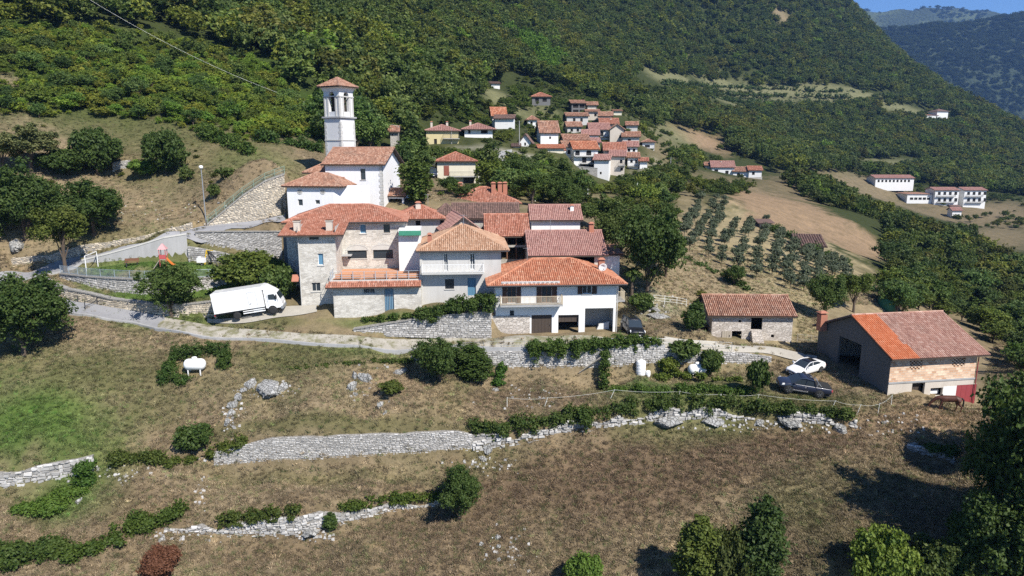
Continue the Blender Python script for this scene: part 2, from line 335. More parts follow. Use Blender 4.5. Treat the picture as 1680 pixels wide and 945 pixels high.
FARB=[(717,780,303,155),(699,752,240,195),(762,808,230,205),(808,830,204,240),(812,842,206,236),(873,903,169,290),(806,820,147,325),(938,960,187,300),(930,965,206,285),(962,983,198,292),(968,1000,231,262),(985,1014,222,270),(1001,1024,236,258),(887,916,235,222),(885,925,250,215),(926,966,240,232),(942,981,280,222),(975,999,300,216),(992,1026,262,226),(1001,1025,288,220),(1030,1048,278,224),(1050,1062,272,222),(1054,1074,246,275),(853,871,243,205),(1007,1020,190,310),(1168,1205,292,330),(1203,1228,294,328),(1229,1250,291,326),(1157,1176,279,334),(1489,1530,331,405),(1563,1578,354,375),(1311,1352,411,139),(1247,1266,377,160),(717,780,303,155),(699,752,240,195),(762,808,230,205),(808,830,204,240),(812,842,206,236),(873,903,169,290),(806,820,147,325),(938,960,187,300),(930,965,206,285),(962,983,198,292),(968,1000,231,262),(985,1014,222,270),(1001,1024,236,258),(887,916,235,222),(885,925,250,215),(926,966,240,232),(942,981,280,222),(975,999,300,216),(992,1026,262,226),(1001,1025,288,220),(1030,1048,278,224),(1050,1062,272,222),(1054,1074,246,275),(853,871,243,205),(1007,1020,190,310),(1168,1205,292,330),(1203,1228,294,328),(1229,1250,291,326),(1157,1176,279,334),(1489,1530,331,405),(1563,1578,354,375),(1311,1352,411,139),(1247,1266,377,160),(931,954,222,275),(956,982,232,246),(983,1004,203,285),(1022,1049,238,255),(926,943,262,226),(962,984,243,238),(1024,1046,256,236),(912,926,262,218),(964,980,180,305),(1028,1046,216,285),(842,852,246,200),(866,882,206,262)]
for _a,_b,_y,_Y in FARB:
    for _x in (_a-2,(_a+_b)/2,_b+2): C(_x,(_y+1.5,_Y-.8))
# behind the ridge
for px,py,Y in ((1300,70,1400),(1370,120,1300),(1450,150,1300),(1530,205,1250),(1600,240,1150),(1680,280,1050),(1780,300,950),(2000,360,900),(1200,40,1500)): C(px,(py,Y))
for px in (-400,0,400,800,1100): C(px,(40,1600))
for px in (1300,1400,1500,1600,1700,1850,2050): C(px,(420,1640),(380,1480))
_b=P(873,548,76.5).z
for _px in (818,850,880,920,960,1000,1015):
    for _Y in (76.2,78.5,81,84): pts.append(('w',((_px-CX)/FPX*_Y*1.0,_Y,_b)))
rows=[]
for q in pts:
    if q[0]=='w':
        x,y,z=q[1]; rows.append((x/y,math.log(y),z/y))
    else:
        u,t=ut(q[0],q[1]); rows.append((u,math.log(q[2]),t))
CP=np.array(rows)
_,ui=np.unique(np.round(CP[:,:2],4),axis=0,return_index=True); CP=CP[ui]
def _phi(a,b):
    d2=(a[:,None,0]-b[None,:,0])**2+(a[:,None,1]-b[None,:,1])**2
    return np.sqrt(d2+4e-7)
_n=len(CP); _A=np.zeros((_n+3,_n+3)); _A[:_n,:_n]=_phi(CP,CP)+np.eye(_n)*1e-4
_A[:_n,_n]=1; _A[:_n,_n+1:]=CP[:,:2]; _A[_n:,:_n]=_A[:_n,_n:].T
_W=np.linalg.solve(_A,np.concatenate([CP[:,2],np.zeros(3)]))
def Tuv(u,v):
    q=np.stack([np.ravel(u),np.ravel(v)],1); out=np.empty(len(q))
    for i in range(0,len(q),20000):
        s=q[i:i+20000]; out[i:i+20000]=_phi(s,CP)@_W[:_n]+_W[_n]+s@_W[_n+1:]
    return out
def hz(x,y):
    x=np.atleast_1d(np.asarray(x,float)); y=np.atleast_1d(np.asarray(y,float))
    return Tuv(x/y,np.log(y))*y
def H(x,y): return float(hz(x,y)[0])
VG=np.linspace(math.log(40),math.log(1500),500)
def ground(px,py,lo=40,hi=1500):
    u,t=ut(px,py); T=Tuv(np.full(500,u),VG); ok=(VG>=math.log(lo))&(VG<=math.log(hi))
    idx=np.nonzero((T[1:]>=t)&(T[:-1]<t)&ok[1:])[0]
    if len(idx)==0: Y=hi if not ok.any() else math.exp(VG[np.argmin(np.abs(T-t)+(~ok)*9)])
    else:
        i=idx[0]; f=(t-T[i])/(T[i+1]-T[i]); Y=math.exp(VG[i]+f*(VG[i+1]-VG[i]))
    x=u*Y; return Vector((x,Y,H(x,Y)))
# terrain mesh
US=np.concatenate([np.linspace(-1.6,-.95,40)[:-1],np.linspace(-.95,.95,420),np.linspace(.95,1.6,40)[1:]])
VS=np.concatenate([np.linspace(math.log(30),math.log(46),26)[:-1],np.linspace(math.log(46),math.log(115),250)[:-1],np.linspace(math.log(115),math.log(1700),200)])
UU,VV=np.meshgrid(US,VS); TT=Tuv(UU,VV).reshape(UU.shape); YY=np.exp(VV); XX=UU*YY; ZZ=TT*YY
_rs=np.random.RandomState(5)
def vnoise(x,y,s,seed=0):
    rs=np.random.RandomState(seed); tab=rs.rand(64,64); gx=x/s; gy=y/s
    ix=np.floor(gx).astype(int); iy=np.floor(gy).astype(int); fx=gx-ix; fy=gy-iy; fx=fx*fx*(3-2*fx); fy=fy*fy*(3-2*fy)
    g=lambda a,b: tab[a%64,b%64]
    return (g(ix,iy)*(1-fx)+g(ix+1,iy)*fx)*(1-fy)+(g(ix,iy+1)*(1-fx)+g(ix+1,iy+1)*fx)*fy
ZB=ZZ.copy()
amp=np.clip((YY-110)/100,0,1)
ZZ=ZZ+(vnoise(XX,YY,2.2,1)-.5)*.16+(vnoise(XX,YY,.8,2)-.5)*.07+amp*(vnoise(XX,YY,40,3)-.5)*3*np.clip(YY/300,0,2)
# ground colours: real albedo of grass, dry grass and soil, painted by place
def blob(px,py,rx,ry): 
    # rx, ry: half-sizes in photo pixels at that place
    g=ground(px,py); a=ground(px+rx,py); b=ground(px,py-ry)
    return g.x/g.y, math.log(g.y), abs(a.x/a.y-g.x/g.y)+1e-3, abs(math.log(b.y)-math.log(g.y))+2e-3
DRY=np.array((.152,.115,.074)); TAN=np.array((.235,.188,.122)); BROWN=np.array((.145,.103,.068)); GREEN=np.array((.075,.125,.028)); OLIVEG=np.array((.098,.100,.042)); FOREST=np.array((.040,.050,.018)); SOIL=np.array((.245,.175,.115)); GRAV=np.array((.33,.31,.27)); PALE=np.array((.165,.165,.09))
n1=vnoise(XX,YY,9,11); n2=vnoise(XX,YY,3.1,12); n3=vnoise(XX,YY,1.1,13)
nn=np.clip(.5*n1+.3*n2+.2*n3,0,1)[...,None]
CCOL=DRY*(1-nn)+TAN*nn
gm=np.clip((vnoise(XX,YY,6,14)*.6+n2*.4-.55)*4,0,1)[...,None]*.55
CCOL=CCOL*(1-gm)+OLIVEG*gm
bm=np.clip((vnoise(XX,YY,14,15)*.6+vnoise(XX,YY,5,16)*.4-.5)*5,0,1)[...,None]*.4; CCOL=CCOL*(1-bm)+TAN*1.15*bm
def paintg(px,py,rx,ry,c,s=1.,soft=.5):
    global CCOL
    u,v,du,dv=blob(px,py,rx,ry)
    d=np.sqrt(((UU-u)/du)**2+((VV-v)/dv)**2)+ (n2-.5)*.5+(n3-.5)*.3
    m=np.clip((1+soft-d)/(2*soft),0,1)[...,None]*s
    CCOL=CCOL*(1-m)+c*m
far=np.clip((YY-125)/25,0,1)[...,None]; CCOL=CCOL*(1-far)+FOREST*far
for a in [(60,690,130,45,GREEN,.9),(60,650,150,60,GREEN,.45),(160,600,130,30,OLIVEG,.7),(110,830,75,45,GREEN,.8),(560,690,220,10,OLIVEG,.7),(500,580,120,18,OLIVEG,.7),(620,572,120,10,GREEN,.45),(470,600,80,20,OLIVEG,.5),
    (1100,760,260,45,BROWN,.8),(1000,800,240,50,BROWN,.75),(1300,730,140,30,BROWN,.8),(1350,800,120,40,OLIVEG,.35),(1450,880,120,50,DRY,.5),(700,640,90,25,SOIL,.4),(900,650,120,20,BROWN,.5),
    (1480,690,90,25,SOIL,.6),(1560,690,60,14,SOIL,.8),(1330,660,90,14,OLIVEG,.7),(1380,620,60,16,SOIL,.55),(1220,655,160,6,OLIVEG,.6),(1130,640,120,14,GREEN,.55),(1050,627,90,8,GREEN,.5),(230,840,60,40,DRY,.6),(500,790,180,12,OLIVEG,.5),(700,900,120,40,BROWN,.4),(400,920,180,30,DRY,.5),
    (300,439,130,10,GREEN,.95),(200,442,60,8,GREEN,.9),(440,525,70,8,OLIVEG,.8),(620,525,80,5,GREEN,.6),(180,470,60,8,TAN,.7),(330,495,40,6,OLIVEG,.8),
    (200,130,260,60,GREEN*.55,.95),(420,150,140,60,GREEN*.5,.95),(0,120,160,60,GREEN*.55,.95),(200,340,140,40,TAN,.5),(330,260,140,40,OLIVEG,.55),(420,260,60,25,GREEN,.35),(250,220,160,25,OLIVEG,.6),(60,400,80,20,TAN,.7),(150,380,60,20,OLIVEG,.5)]: paintg(*a)
# meadows, orchard ground and ploughed field beyond the village
for a in [(1260,420,150,80,np.array((.27,.225,.14)),.95,.15),(1150,470,90,50,TAN,.9),(1130,440,60,60,TAN,.8),(1200,540,70,16,OLIVEG,.7),(1060,500,50,25,np.array((.26,.24,.17)),.8),(1280,345,80,26,SOIL*.95,1.,.2),(1350,375,70,26,SOIL*.95,1.,.2),(1410,405,45,30,SOIL*.95,1.,.2),(1240,320,40,14,SOIL*.95,1.,.2),
    (1150,230,50,18,SOIL,1.),(1095,220,40,22,PALE,.8),(1080,240,30,14,TAN,.6),(1200,300,60,10,TAN*.75,.8),(1290,300,60,7,TAN*.7,.8),(1420,305,90,16,TAN*.8,.9),(1560,350,110,18,TAN*.75,.85),(1640,350,70,18,TAN*.75,.9),(1650,388,60,22,TAN*.8,.8),(1330,295,50,10,TAN*.7,.8),(1450,265,80,6,PALE,.8),(1330,262,60,5,PALE,.6),
    (1100,135,50,12,PALE,.9),(1180,140,70,10,PALE,.9),(1260,150,90,8,PALE,.9),(1380,158,60,6,PALE,.9),(1330,150,110,10,PALE,.7),(1380,145,60,5,PALE,.8),(1490,180,60,7,PALE,.7),(1120,133,55,9,PALE,.9),(1230,151,100,6,PALE,.9),(1400,153,85,4,PALE,.9),(1290,166,105,4,PALE*.9,.9),(1200,170,55,5,PALE,.9),(1480,183,60,4,PALE,.9),
    (820,160,26,14,PALE,.9),(870,180,50,16,PALE,.6),(900,215,30,12,PALE,.4),(1000,185,40,20,PALE,.5),(960,290,120,50,OLIVEG,.6),(900,310,80,30,OLIVEG,.7),(760,270,80,30,OLIVEG,.6),(985,330,60,12,TAN,.6),(1285,25,20,8,TAN,.9),(10,130,40,14,TAN,.7),(1080,285,30,10,GRAV,.6),(830,255,60,5,GRAV,.8),(1130,345,30,40,TAN,.6)]: paintg(*a)
fld=None
def groundmat():
    m,n,b=newmat('ground_soil_and_grass'); a=nd(n,'ShaderNodeAttribute',attribute_name='col').outputs['Color']; co=objco(n)
    f1=noise(n,co,1.3,6,.7); f2=noise(n,co,4.5,8,.8)
    c=mix(n,.75,a,ramp(n,f2,[(.3,(.62,.6,.55)),(.52,(1,1,1)),(.75,(1.4,1.37,1.28))]),'MULTIPLY')
    c=mix(n,.5,c,ramp(n,f1,[(.3,(.6,.62,.5)),(.7,(1.3,1.25,1.2))]),'MULTIPLY')
    c=mix(n,.8,c,ramp(n,noise(n,co,.33,7,.75),[(.32,(.66,.68,.6)),(.5,(1,1,1)),(.68,(1.32,1.28,1.18))]),'MULTIPLY')
    L(n,c,b.inputs['Base Color']); b.inputs['Roughness'].default_value=1; b.inputs['Specular IOR Level'].default_value=.1
    bump(n,f2,.7,.12,b); return m
M['ground']=groundmat()
nr,nc=UU.shape
vv=np.stack([XX,YY,ZZ],-1).reshape(-1,3)
ii=np.arange((nr-1)*nc).reshape(nr-1,nc)[:,:-1].ravel()
ff=np.stack([ii,ii+1,ii+nc+1,ii+nc],1)
me=bpy.data.meshes.new('hillside_ground'); me.vertices.add(len(vv)); me.vertices.foreach_set('co',vv.ravel().astype(np.float32))
me.loops.add(ff.size); me.polygons.add(len(ff)); me.loops.foreach_set('vertex_index',ff.ravel().astype(np.int32))
me.polygons.foreach_set('loop_start',np.arange(0,ff.size,4,dtype=np.int32)); me.polygons.foreach_set('use_smooth',np.ones(len(ff),dtype=bool))
at=me.attributes.new('col','FLOAT_COLOR','POINT'); at.data.foreach_set('color',np.concatenate([CCOL.reshape(-1,3),np.ones((len(vv),1))],1).ravel().astype(np.float32))
me.materials.append(M['ground']); me.update(); me.validate()
terrain=mkobj('ground',me); tag(terrain,'sloping terraced hillside of dry grass and soil',kind='structure')
# far mountains
def farmount(name,label,prof,Y0,Y1,seed,col):
    # prof: skyline (px, py) at distance Y1; foot lies below the near ridge at Y0
    us=np.linspace(-.2,1.7,220); px=[]; sk=[]
    for a,b in prof:
        u,t=ut(a,b); px.append(u); sk.append(t)
    tt=np.interp(us,px,sk); rows=60; V=[]
    for r in range(rows):
        f=r/(rows-1); Y=Y0+(Y1-Y0)*f
        if f<=.8: g=(f/.8)
        else: g=1
        x=us*Y; z0=-160+0*us
        zt=tt*(Y0+(Y1-Y0)*.8)
        s=g*g*(3-2*g)*.35+g*.65
        z=z0+(zt-z0)*s+(vnoise(x,np.full_like(x,Y),260,seed)-.5)*110*min(1,(1-g)*2)+ (vnoise(x,np.full_like(x,Y),90,seed+1)-.5)*34*(1 if g<1 else .4)
        if f>.8: z=z-(f-.8)*900
        V.append(np.stack([x,np.full_like(x,Y),z],1))
    return np.array(V)
# ---------------------------------------------------------------- stone retaining walls
def wall3(key,extra=.35):
    out=[]
    for a in W[key]:
        b=P(a[0],a[1],a[3]); t=P(a[0],a[2],a[3]); out.append((Vector((b.x,a[3],0)),b.z-extra,t.z))
    return out
def stonewall(key,label,mat='stones',core='core',cat='stone wall',sl=(.28,.6),sh=(.16,.27),proud=.07,name='stone_wall',thick=.55,cope=None,seed=0,broken=.0,ragged=.0):
    rnd=random.Random(hash(key)%1000 if False else seed+len(key)*7); pl=wall3(key); o=pl[len(pl)//2][0]
    root=thing(name,label,cat,(o.x,o.y,pl[len(pl)//2][1]+.35)); oz=root.location.z
    mc=MB(); ms=MB()
    if ragged:
        P2=[]
        for (p,b0,t0),(q,b1,t1) in zip(pl,pl[1:]):
            k=max(1,int((q-p).length/1.3))
            for i in range(k): f=i/k; P2.append((p.lerp(q,f),b0+(b1-b0)*f,t0+(t1-t0)*f-rnd.random()**2*ragged))
        pl=P2+[pl[-1]]
    for (p,b0,t0),(q,b1,t1) in zip(pl,pl[1:]):
        d=(q-p); ln=d.length; d=d/ln; nrm=Vector((d.y,-d.x,0))   # towards the camera
        def pt(s,z,off): 
            v=p+d*s+nrm*off; return (v.x-o.x,v.y-o.y,z-oz)
        mc.hexa([pt(0,b0,0),pt(ln,b1,0),pt(ln,b1,-thick),pt(0,b0,-thick),pt(0,t0-.03,0),pt(ln,t1-.03,0),pt(ln,t1-.03,-thick),pt(0,t0-.03,-thick)])
        hmax=max(t0-b0,t1-b1); z=0
        while z<hmax:
            h=rnd.uniform(*sh); s=-rnd.uniform(0,.2)
            while s<ln:
                w_=rnd.uniform(*sl)
                f=min(1,max(0,(s+w_/2)/ln)); base=b0+(b1-b0)*f; top=t0+(t1-t0)*f
                za=base+z; zb=za+h
                if za<top-.05 and rnd.random()>broken:
                    zb=min(zb,top+rnd.uniform(-.02,.09)); g=.018; pr=proud*rnd.uniform(.35,1.2)
                    s0,s1=max(s,-.05)+g,min(s+w_,ln+.05)-g
                    if s1-s0>.07:
                        jg=.025 if proud<.12 else .055; j=lambda: rnd.uniform(-jg,jg)
                        back=-.06; tt=rnd.random(); e=.035
                        A=[pt(s0+j(),za+g+j(),back),pt(s1+j(),za+g+j(),back),pt(s1+j(),zb-g+j(),back),pt(s0+j(),zb-g+j(),back)]
                        B=[pt(s0+e+j(),za+g+e+j(),pr),pt(s1-e+j(),za+g+e+j(),pr+j()),pt(s1-e+j(),zb-g-e+j(),pr),pt(s0+e+j(),zb-g-e+j(),pr+j())]
                        b=len(ms.v); ms.v+=A+B
                        for q_ in ((4,5,6,7),(0,1,5,4),(1,2,6,5),(2,3,7,6),(3,0,4,7)): ms.f.append(tuple(b+i for i in q_)); ms.t.append(tt)
                s+=w_
            z+=h
        if cope:
            mc.hexa([pt(-.02,t0-.05,.14),pt(ln+.02,t1-.05,.14),pt(ln+.02,t1-.05,-thick-.02),pt(-.02,t0-.05,-thick-.02),pt(-.02,t0+cope,.14),pt(ln+.02,t1+cope,.14),pt(ln+.02,t1+cope,-thick-.02),pt(-.02,t0+cope,-thick-.02)],.8)
    mc.build('wall_core',M[core],root)
    stuff(ms.build('stones',M[mat],root))
    return root
def plainwall(key,label,mat,cope=.12,thick=.5,cat='wall',name='retaining_wall'):
    pl=wall3(key); o=pl[len(pl)//2][0]; root=thing(name,label,cat,(o.x,o.y,pl[len(pl)//2][1]+.35)); oz=root.location.z
    mc=MB(); mt=MB()
    for (p,b0,t0),(q,b1,t1) in zip(pl,pl[1:]):
        d=(q-p); ln=d.length; d=d/ln; nrm=Vector((d.y,-d.x,0))
        def pt(s,z,off): 
            v=p+d*s+nrm*off; return (v.x-o.x,v.y-o.y,z-oz)
        mc.hexa([pt(0,b0,0),pt(ln,b1,0),pt(ln,b1,-thick),pt(0,b0,-thick),pt(0,t0,0),pt(ln,t1,0),pt(ln,t1,-thick),pt(0,t0,-thick)])
        if cope: mt.hexa([pt(0,t0,.06),pt(ln,t1,.06),pt(ln,t1,-thick-.05),pt(0,t0,-thick-.05),pt(0,t0+cope,.06),pt(ln,t1+cope,.06),pt(ln,t1+cope,-thick-.05),pt(0,t0+cope,-thick-.05)])
    mc.build('wall_body',M[mat],root)
    if cope: mt.build('coping',M['stonetrim'],root)
    return root
stonewall('long','long grey dry stone terrace wall holding the middle field',seed=1,proud=.06,sl=(.2,.45),sh=(.12,.2),ragged=.12,broken=.02)
stonewall('left','pale broken stone wall at the left edge below the green meadow',seed=2,sl=(.3,.8),sh=(.2,.4),proud=.16,broken=.08,ragged=.6)
stonewall('mid','low overgrown stone wall left of the lone dark bush',seed=3,broken=.16,ragged=.55,sl=(.25,.6),sh=(.15,.3),proud=.14)
stonewall('bank','rough stone bank under the long ivy hedge',seed=4,broken=.2,ragged=1.1,sl=(.3,.8),sh=(.18,.4),proud=.2)
stonewall('road','stone wall below the lane, hung with vines and ladder',seed=5,ragged=.25,broken=.03)
stonewall('garden','pale coursed stone wall rising to the white house garages',seed=6,cope=.07)
stonewall('play','rounded rubble wall under the playground railing',seed=7,sh=(.2,.34),sl=(.25,.45),cope=.1)
stonewall('edge','low weathered wall curving along the hairpin lane',mat='stones_tan',seed=8,cope=.1)
plainwall('conc','grey concrete wall behind the playground goal','concrete',.18)
stonewall('ramp','white stone wall under the ramp behind the swing',seed=9,sh=(.2,.34))
stonewall('upper','grey stone wall above the ramp beside the tall stone house',seed=10,cope=.08)
stonewall('tan','tan stone wall on the uphill side of the lane',mat='stones_tan',seed=11,ragged=.25,broken=.08)
stonewall('church','tall stone retaining wall climbing to the church',mat='stones_tan',seed=12,cope=.15)
stonewall('lower','low mossy wall at the dark trees on the right',seed=13,broken=.15,ragged=.4,proud=.14)
stonewall('small','small grey stone wall between the dark bushes on the dry slope',seed=14)
# ---------------------------------------------------------------- roads
RIB=[]
def ribbon(name,label,line,mat,dz=.05,sub=6,nx=6,kind='structure'):
    # line: (px, py upper edge, py lower edge) on the ground -> draped strip
    up=[];lo=[]
    for px,a,b in line: up.append(ground(px,a)); lo.append(ground(px,b))
    mb=MB(); V=[]
    def cr(p,i,f):
        p0,p1,p2,p3=p[max(i-1,0)],p[i],p[min(i+1,len(p)-1)],p[min(i+2,len(p)-1)]
        return .5*((2*p1)+(p2-p0)*f+(2*p0-5*p1+4*p2-p3)*f*f+(3*p1-p0-3*p2+p3)*f**3)
    for i in range(len(line)-1):
        for k in range(sub+(i==len(line)-2)):
            f=k/sub; a=cr(up,i,f); b=cr(lo,i,f); V.append([a+(b-a)*(j/nx) for j in range(nx+1)])
    A=np.array([[tuple(p) for p in r] for r in V]); z=hz(A[...,0].ravel(),A[...,1].ravel()).reshape(A.shape[:2])
    # smooth heights along and across so the strip reads as a made surface
    for _ in range(3): z[1:-1]=np.maximum(z[1:-1],(z[:-2]+z[2:]+2*z[1:-1])/4) if False else (z[:-2]+z[2:]+2*z[1:-1])/4
    for _ in range(2): z[:,1:-1]=(z[:,:-2]+z[:,2:]+2*z[:,1:-1])/4
    A[...,2]=z+dz; n=len(A); mb.v=[tuple(p) for r in A for p in r]
    for i in range(n-1):
        for j in range(nx): mb.f.append((i*(nx+1)+j,(i+1)*(nx+1)+j,(i+1)*(nx+1)+j+1,i*(nx+1)+j+1)[::-1]); mb.t.append(.5)
    o=mb.build(name,mat,None,True); tag(o,label,kind=kind); RIB.append(A); return o,A
def roadmat(name,c,grassmid):
    m,n,b=newmat(name); co=objco(n); f=noise(n,co,.9,6,.7); g=noise(n,co,9,4)
    col=mix(n,f,[x*.75 for x in c],[x*1.2 for x in c]); col=mix(n,.35,col,g,'MULTIPLY')
    if grassmid:
        col=mix(n,ramp(n,noise(n,co,.55,6,.7),[(.46,0.),(.58,.85)]),col,(.14,.135,.06))
    L(n,col,b.inputs['Base Color']); b.inputs['Roughness'].default_value=.95; bump(n,g,.4,.04,b); return m
M['asph']=roadmat('worn_asphalt',(.30,.30,.31),False); M['lane']=roadmat('gravel_lane',(.42,.39,.33),True); M['track']=roadmat('pale_track',(.44,.41,.35),False)
ribbon('road','grey asphalt road climbing to the church',[(-120,455,492),(-40,452,478),(30,447,463),(75,436,451),(140,419,428),(200,405,413),(260,391,398),(310,378,386),(370,367,378),(430,355,368),(468,349,362)],M['asph'])
ribbon('road','concrete lane from the hairpin',[(62,451,468),(72,465,489),(105,489,512),(160,501,520),(220,511,530),(270,520,541)],M['asph'],.07)
ribbon('track','gravel lane along the foot of the houses',[(250,517,540),(320,530,550),(400,540,556),(500,548,563),(600,552,567),(700,556,571),(800,557,573),(900,556,571),(1000,556,568),(1090,556,570)],M['lane'],.06)
ribbon('track','pale track to the stone barn and cars',[(1090,553,572),(1150,560,575),(1220,568,580),(1280,572,586),(1340,585,600)],M['track'],.06)
ribbon('track','drive up to the parked truck',[(340,522,530),(400,520,531),(470,503,520),(520,502,512)],M['track'],.07)

def laneedge(name,label,As,w_=.28,up=.10,dn=.75):
    q=[Vector(p) for A in As for p in A[:,-1]]; t=thing(name,label,'kerb wall',q[0]); m=MB(); o=q[0]; nr=[]
    for i in range(len(q)):
        d=q[min(i+1,len(q)-1)]-q[max(i-1,0)]; nr.append(Vector((d.y,-d.x,0)).normalized())
    for (a,n0),(b,n1) in zip(zip(q,nr),zip(q[1:],nr[1:])):
        if (b-a).length>4: continue
        a=a-o; b=b-o; D=Vector((0,0,-dn)); U=Vector((0,0,up)); m.hexa([a+D,b+D,b+n1*w_+D,a+n0*w_+D,a+U,b+U,b+n1*w_+U,a+n0*w_+U])
    m.build('edge_body',M['concrete'],t)
laneedge('lane_edge','low concrete edge wall along the downhill side of the lane',RIB[1:3])
laneedge('lane_edge','low pale edge along the outer side of the upper road bend',[RIB[0][:40]],.22,.12,.4)
def sink():
    from mathutils.kdtree import KDTree
    pts_=[]
    for A in RIB:
        for i in range(len(A)-1):
            for f in (0,.25,.5,.75):
                r=A[i]+(A[i+1]-A[i])*f
                for j in range(len(r)-1):
                    for g_ in (0,.5): pts_.append(r[j]+(r[j+1]-r[j])*g_)
                pts_.append(r[-1])
    pts_=np.array(pts_); kd=KDTree(len(pts_))
    for i,p in enumerate(pts_): kd.insert((p[0],p[1],0),i)
    kd.balance(); me=terrain.data; co=np.empty(len(me.vertices)*3,dtype=np.float32); me.vertices.foreach_get('co',co); co=co.reshape(-1,3)
    lo=pts_.min(0)-1; hi=pts_.max(0)+1
    for i in np.nonzero((co[:,0]>lo[0])&(co[:,0]<hi[0])&(co[:,1]>lo[1])&(co[:,1]<hi[1]))[0]:
        c,k,d=kd.find((co[i,0],co[i,1],0))
        if d<.75: co[i,2]=min(co[i,2],pts_[k][2]-.09-.0*d)
    me.vertices.foreach_set('co',co.ravel()); me.update()
sink()
# ---------------------------------------------------------------- building kit
class Frame:
    """Local frame of a building: origin at the foot of its front-left corner, x along the front, y into the depth."""
    def __init__(s,px,py,Y,yaw,pyb=None,h=None):
        s.yaw=R(yaw); s.ex=Vector((math.cos(s.yaw),math.sin(s.yaw),0)); s.ey=Vector((-math.sin(s.yaw),math.cos(s.yaw),0))
        t=P(px,py,Y); s.top=t
        if h is None:
            b=P(px,pyb,Y); h=t.z-b.z
        s.h=h; s.o=Vector((t.x,t.y,t.z-h))
    def loc(s,px,py,face='front',off=0):
        d=Vector(ray(px,py))
        n,o=(s.ey,s.o+s.ey*off) if face=='front' else (s.ex,s.o+s.ex*off)
        k=o.dot(n)/d.dot(n); p=d*k-s.o
        return p.dot(s.ex),p.dot(s.ey),p.z
    def width(s,px): return s.loc(px,pix(s.top)[1])[0]
def facade(mb,ax,off,a0,a1,z0,z1,ops,rev=.22,inn=1,t=.5,gable=None):
    """wall in a plane with real openings: ax 'x' (plane y=off, runs in x) or 'y' (plane x=off); inn: +1 inside is at +"""
    def pt(a,z,d=0):
        return (a,off+d*inn,z) if ax=='x' else (off+d*inn,a,z)
    xs=sorted({a0,a1,*[max(a0,min(a1,v)) for o in ops for v in (o[0],o[2])]}); zs=sorted({z0,z1,*[max(z0,min(z1,v)) for o in ops for v in (o[1],o[3])]})
    for i in range(len(xs)-1):
        for k in range(len(zs)-1):
            cx_,cz=(xs[i]+xs[i+1])/2,(zs[k]+zs[k+1])/2
            if any(o[0]<cx_<o[2] and o[1]<cz<o[3] for o in ops): continue
            mb.poly([pt(xs[i],zs[k]),pt(xs[i+1],zs[k]),pt(xs[i+1],zs[k+1]),pt(xs[i],zs[k+1])],t)
    for (x0,za,x1,zb) in [o[:4] for o in ops]:
        for q in (((x0,za),(x0,zb)),((x1,zb),(x1,za)),((x0,zb),(x1,zb)),((x1,za),(x0,za))):
            (a,b),(c,d)=q; mb.poly([pt(a,b),pt(c,d),pt(c,d,rev),pt(a,b,rev)],t)
    if gable: mb.poly([pt(a0,z1),pt(a1,z1),pt(gable[0],gable[1])],t)
def tile_slope(mb,E0,a,b,n,Wd,sl,sr,T,cw,cl,rnd,hgt):
    """courses of barrel tiles on a trapezoid: eave 0..Wd, ridge sl..sr at height T up the slope"""
    nc=max(1,round(Wd/cw)); cw=Wd/nc; nr_=max(1,round(T/cl)); cl=T/nr_
    coltint=[rnd.random() for _ in range(nc)]
    for i in range(nc):
        sm=(i+.5)*cw
        for j in range(nr_):
            tm=(j+.5)*cl
            lo=sl*tm/T; hi=Wd-(Wd-sr)*tm/T
            if sm<lo-cw*.3 or sm>hi+cw*.3: continue
            tt=min(1,max(0,rnd.gauss(.5,.25)+.12*(coltint[i]-.5)))
            jx=rnd.uniform(-.012,.012)*cw/.2
            base=len(mb.v)
            for (t,lift,k) in ((j*cl-.03,.045*hgt,1.),((j+1)*cl,.01,.88)):
                for (s_,hh) in ((-.52,0),(-.27,.085*hgt),(.27,.085*hgt),(.52,0)):
                    p=E0+a*(sm+s_*cw*k+jx)+b*t+n*(hh+lift+.01); mb.v.append((p.x,p.y,p.z))
            for q in range(3): mb.f.append((base+q,base+q+1,base+q+5,base+q+4)); mb.t.append(tt)
            mb.f.append((base,base+1,base+2,base+3)); mb.t.append(tt*.5)
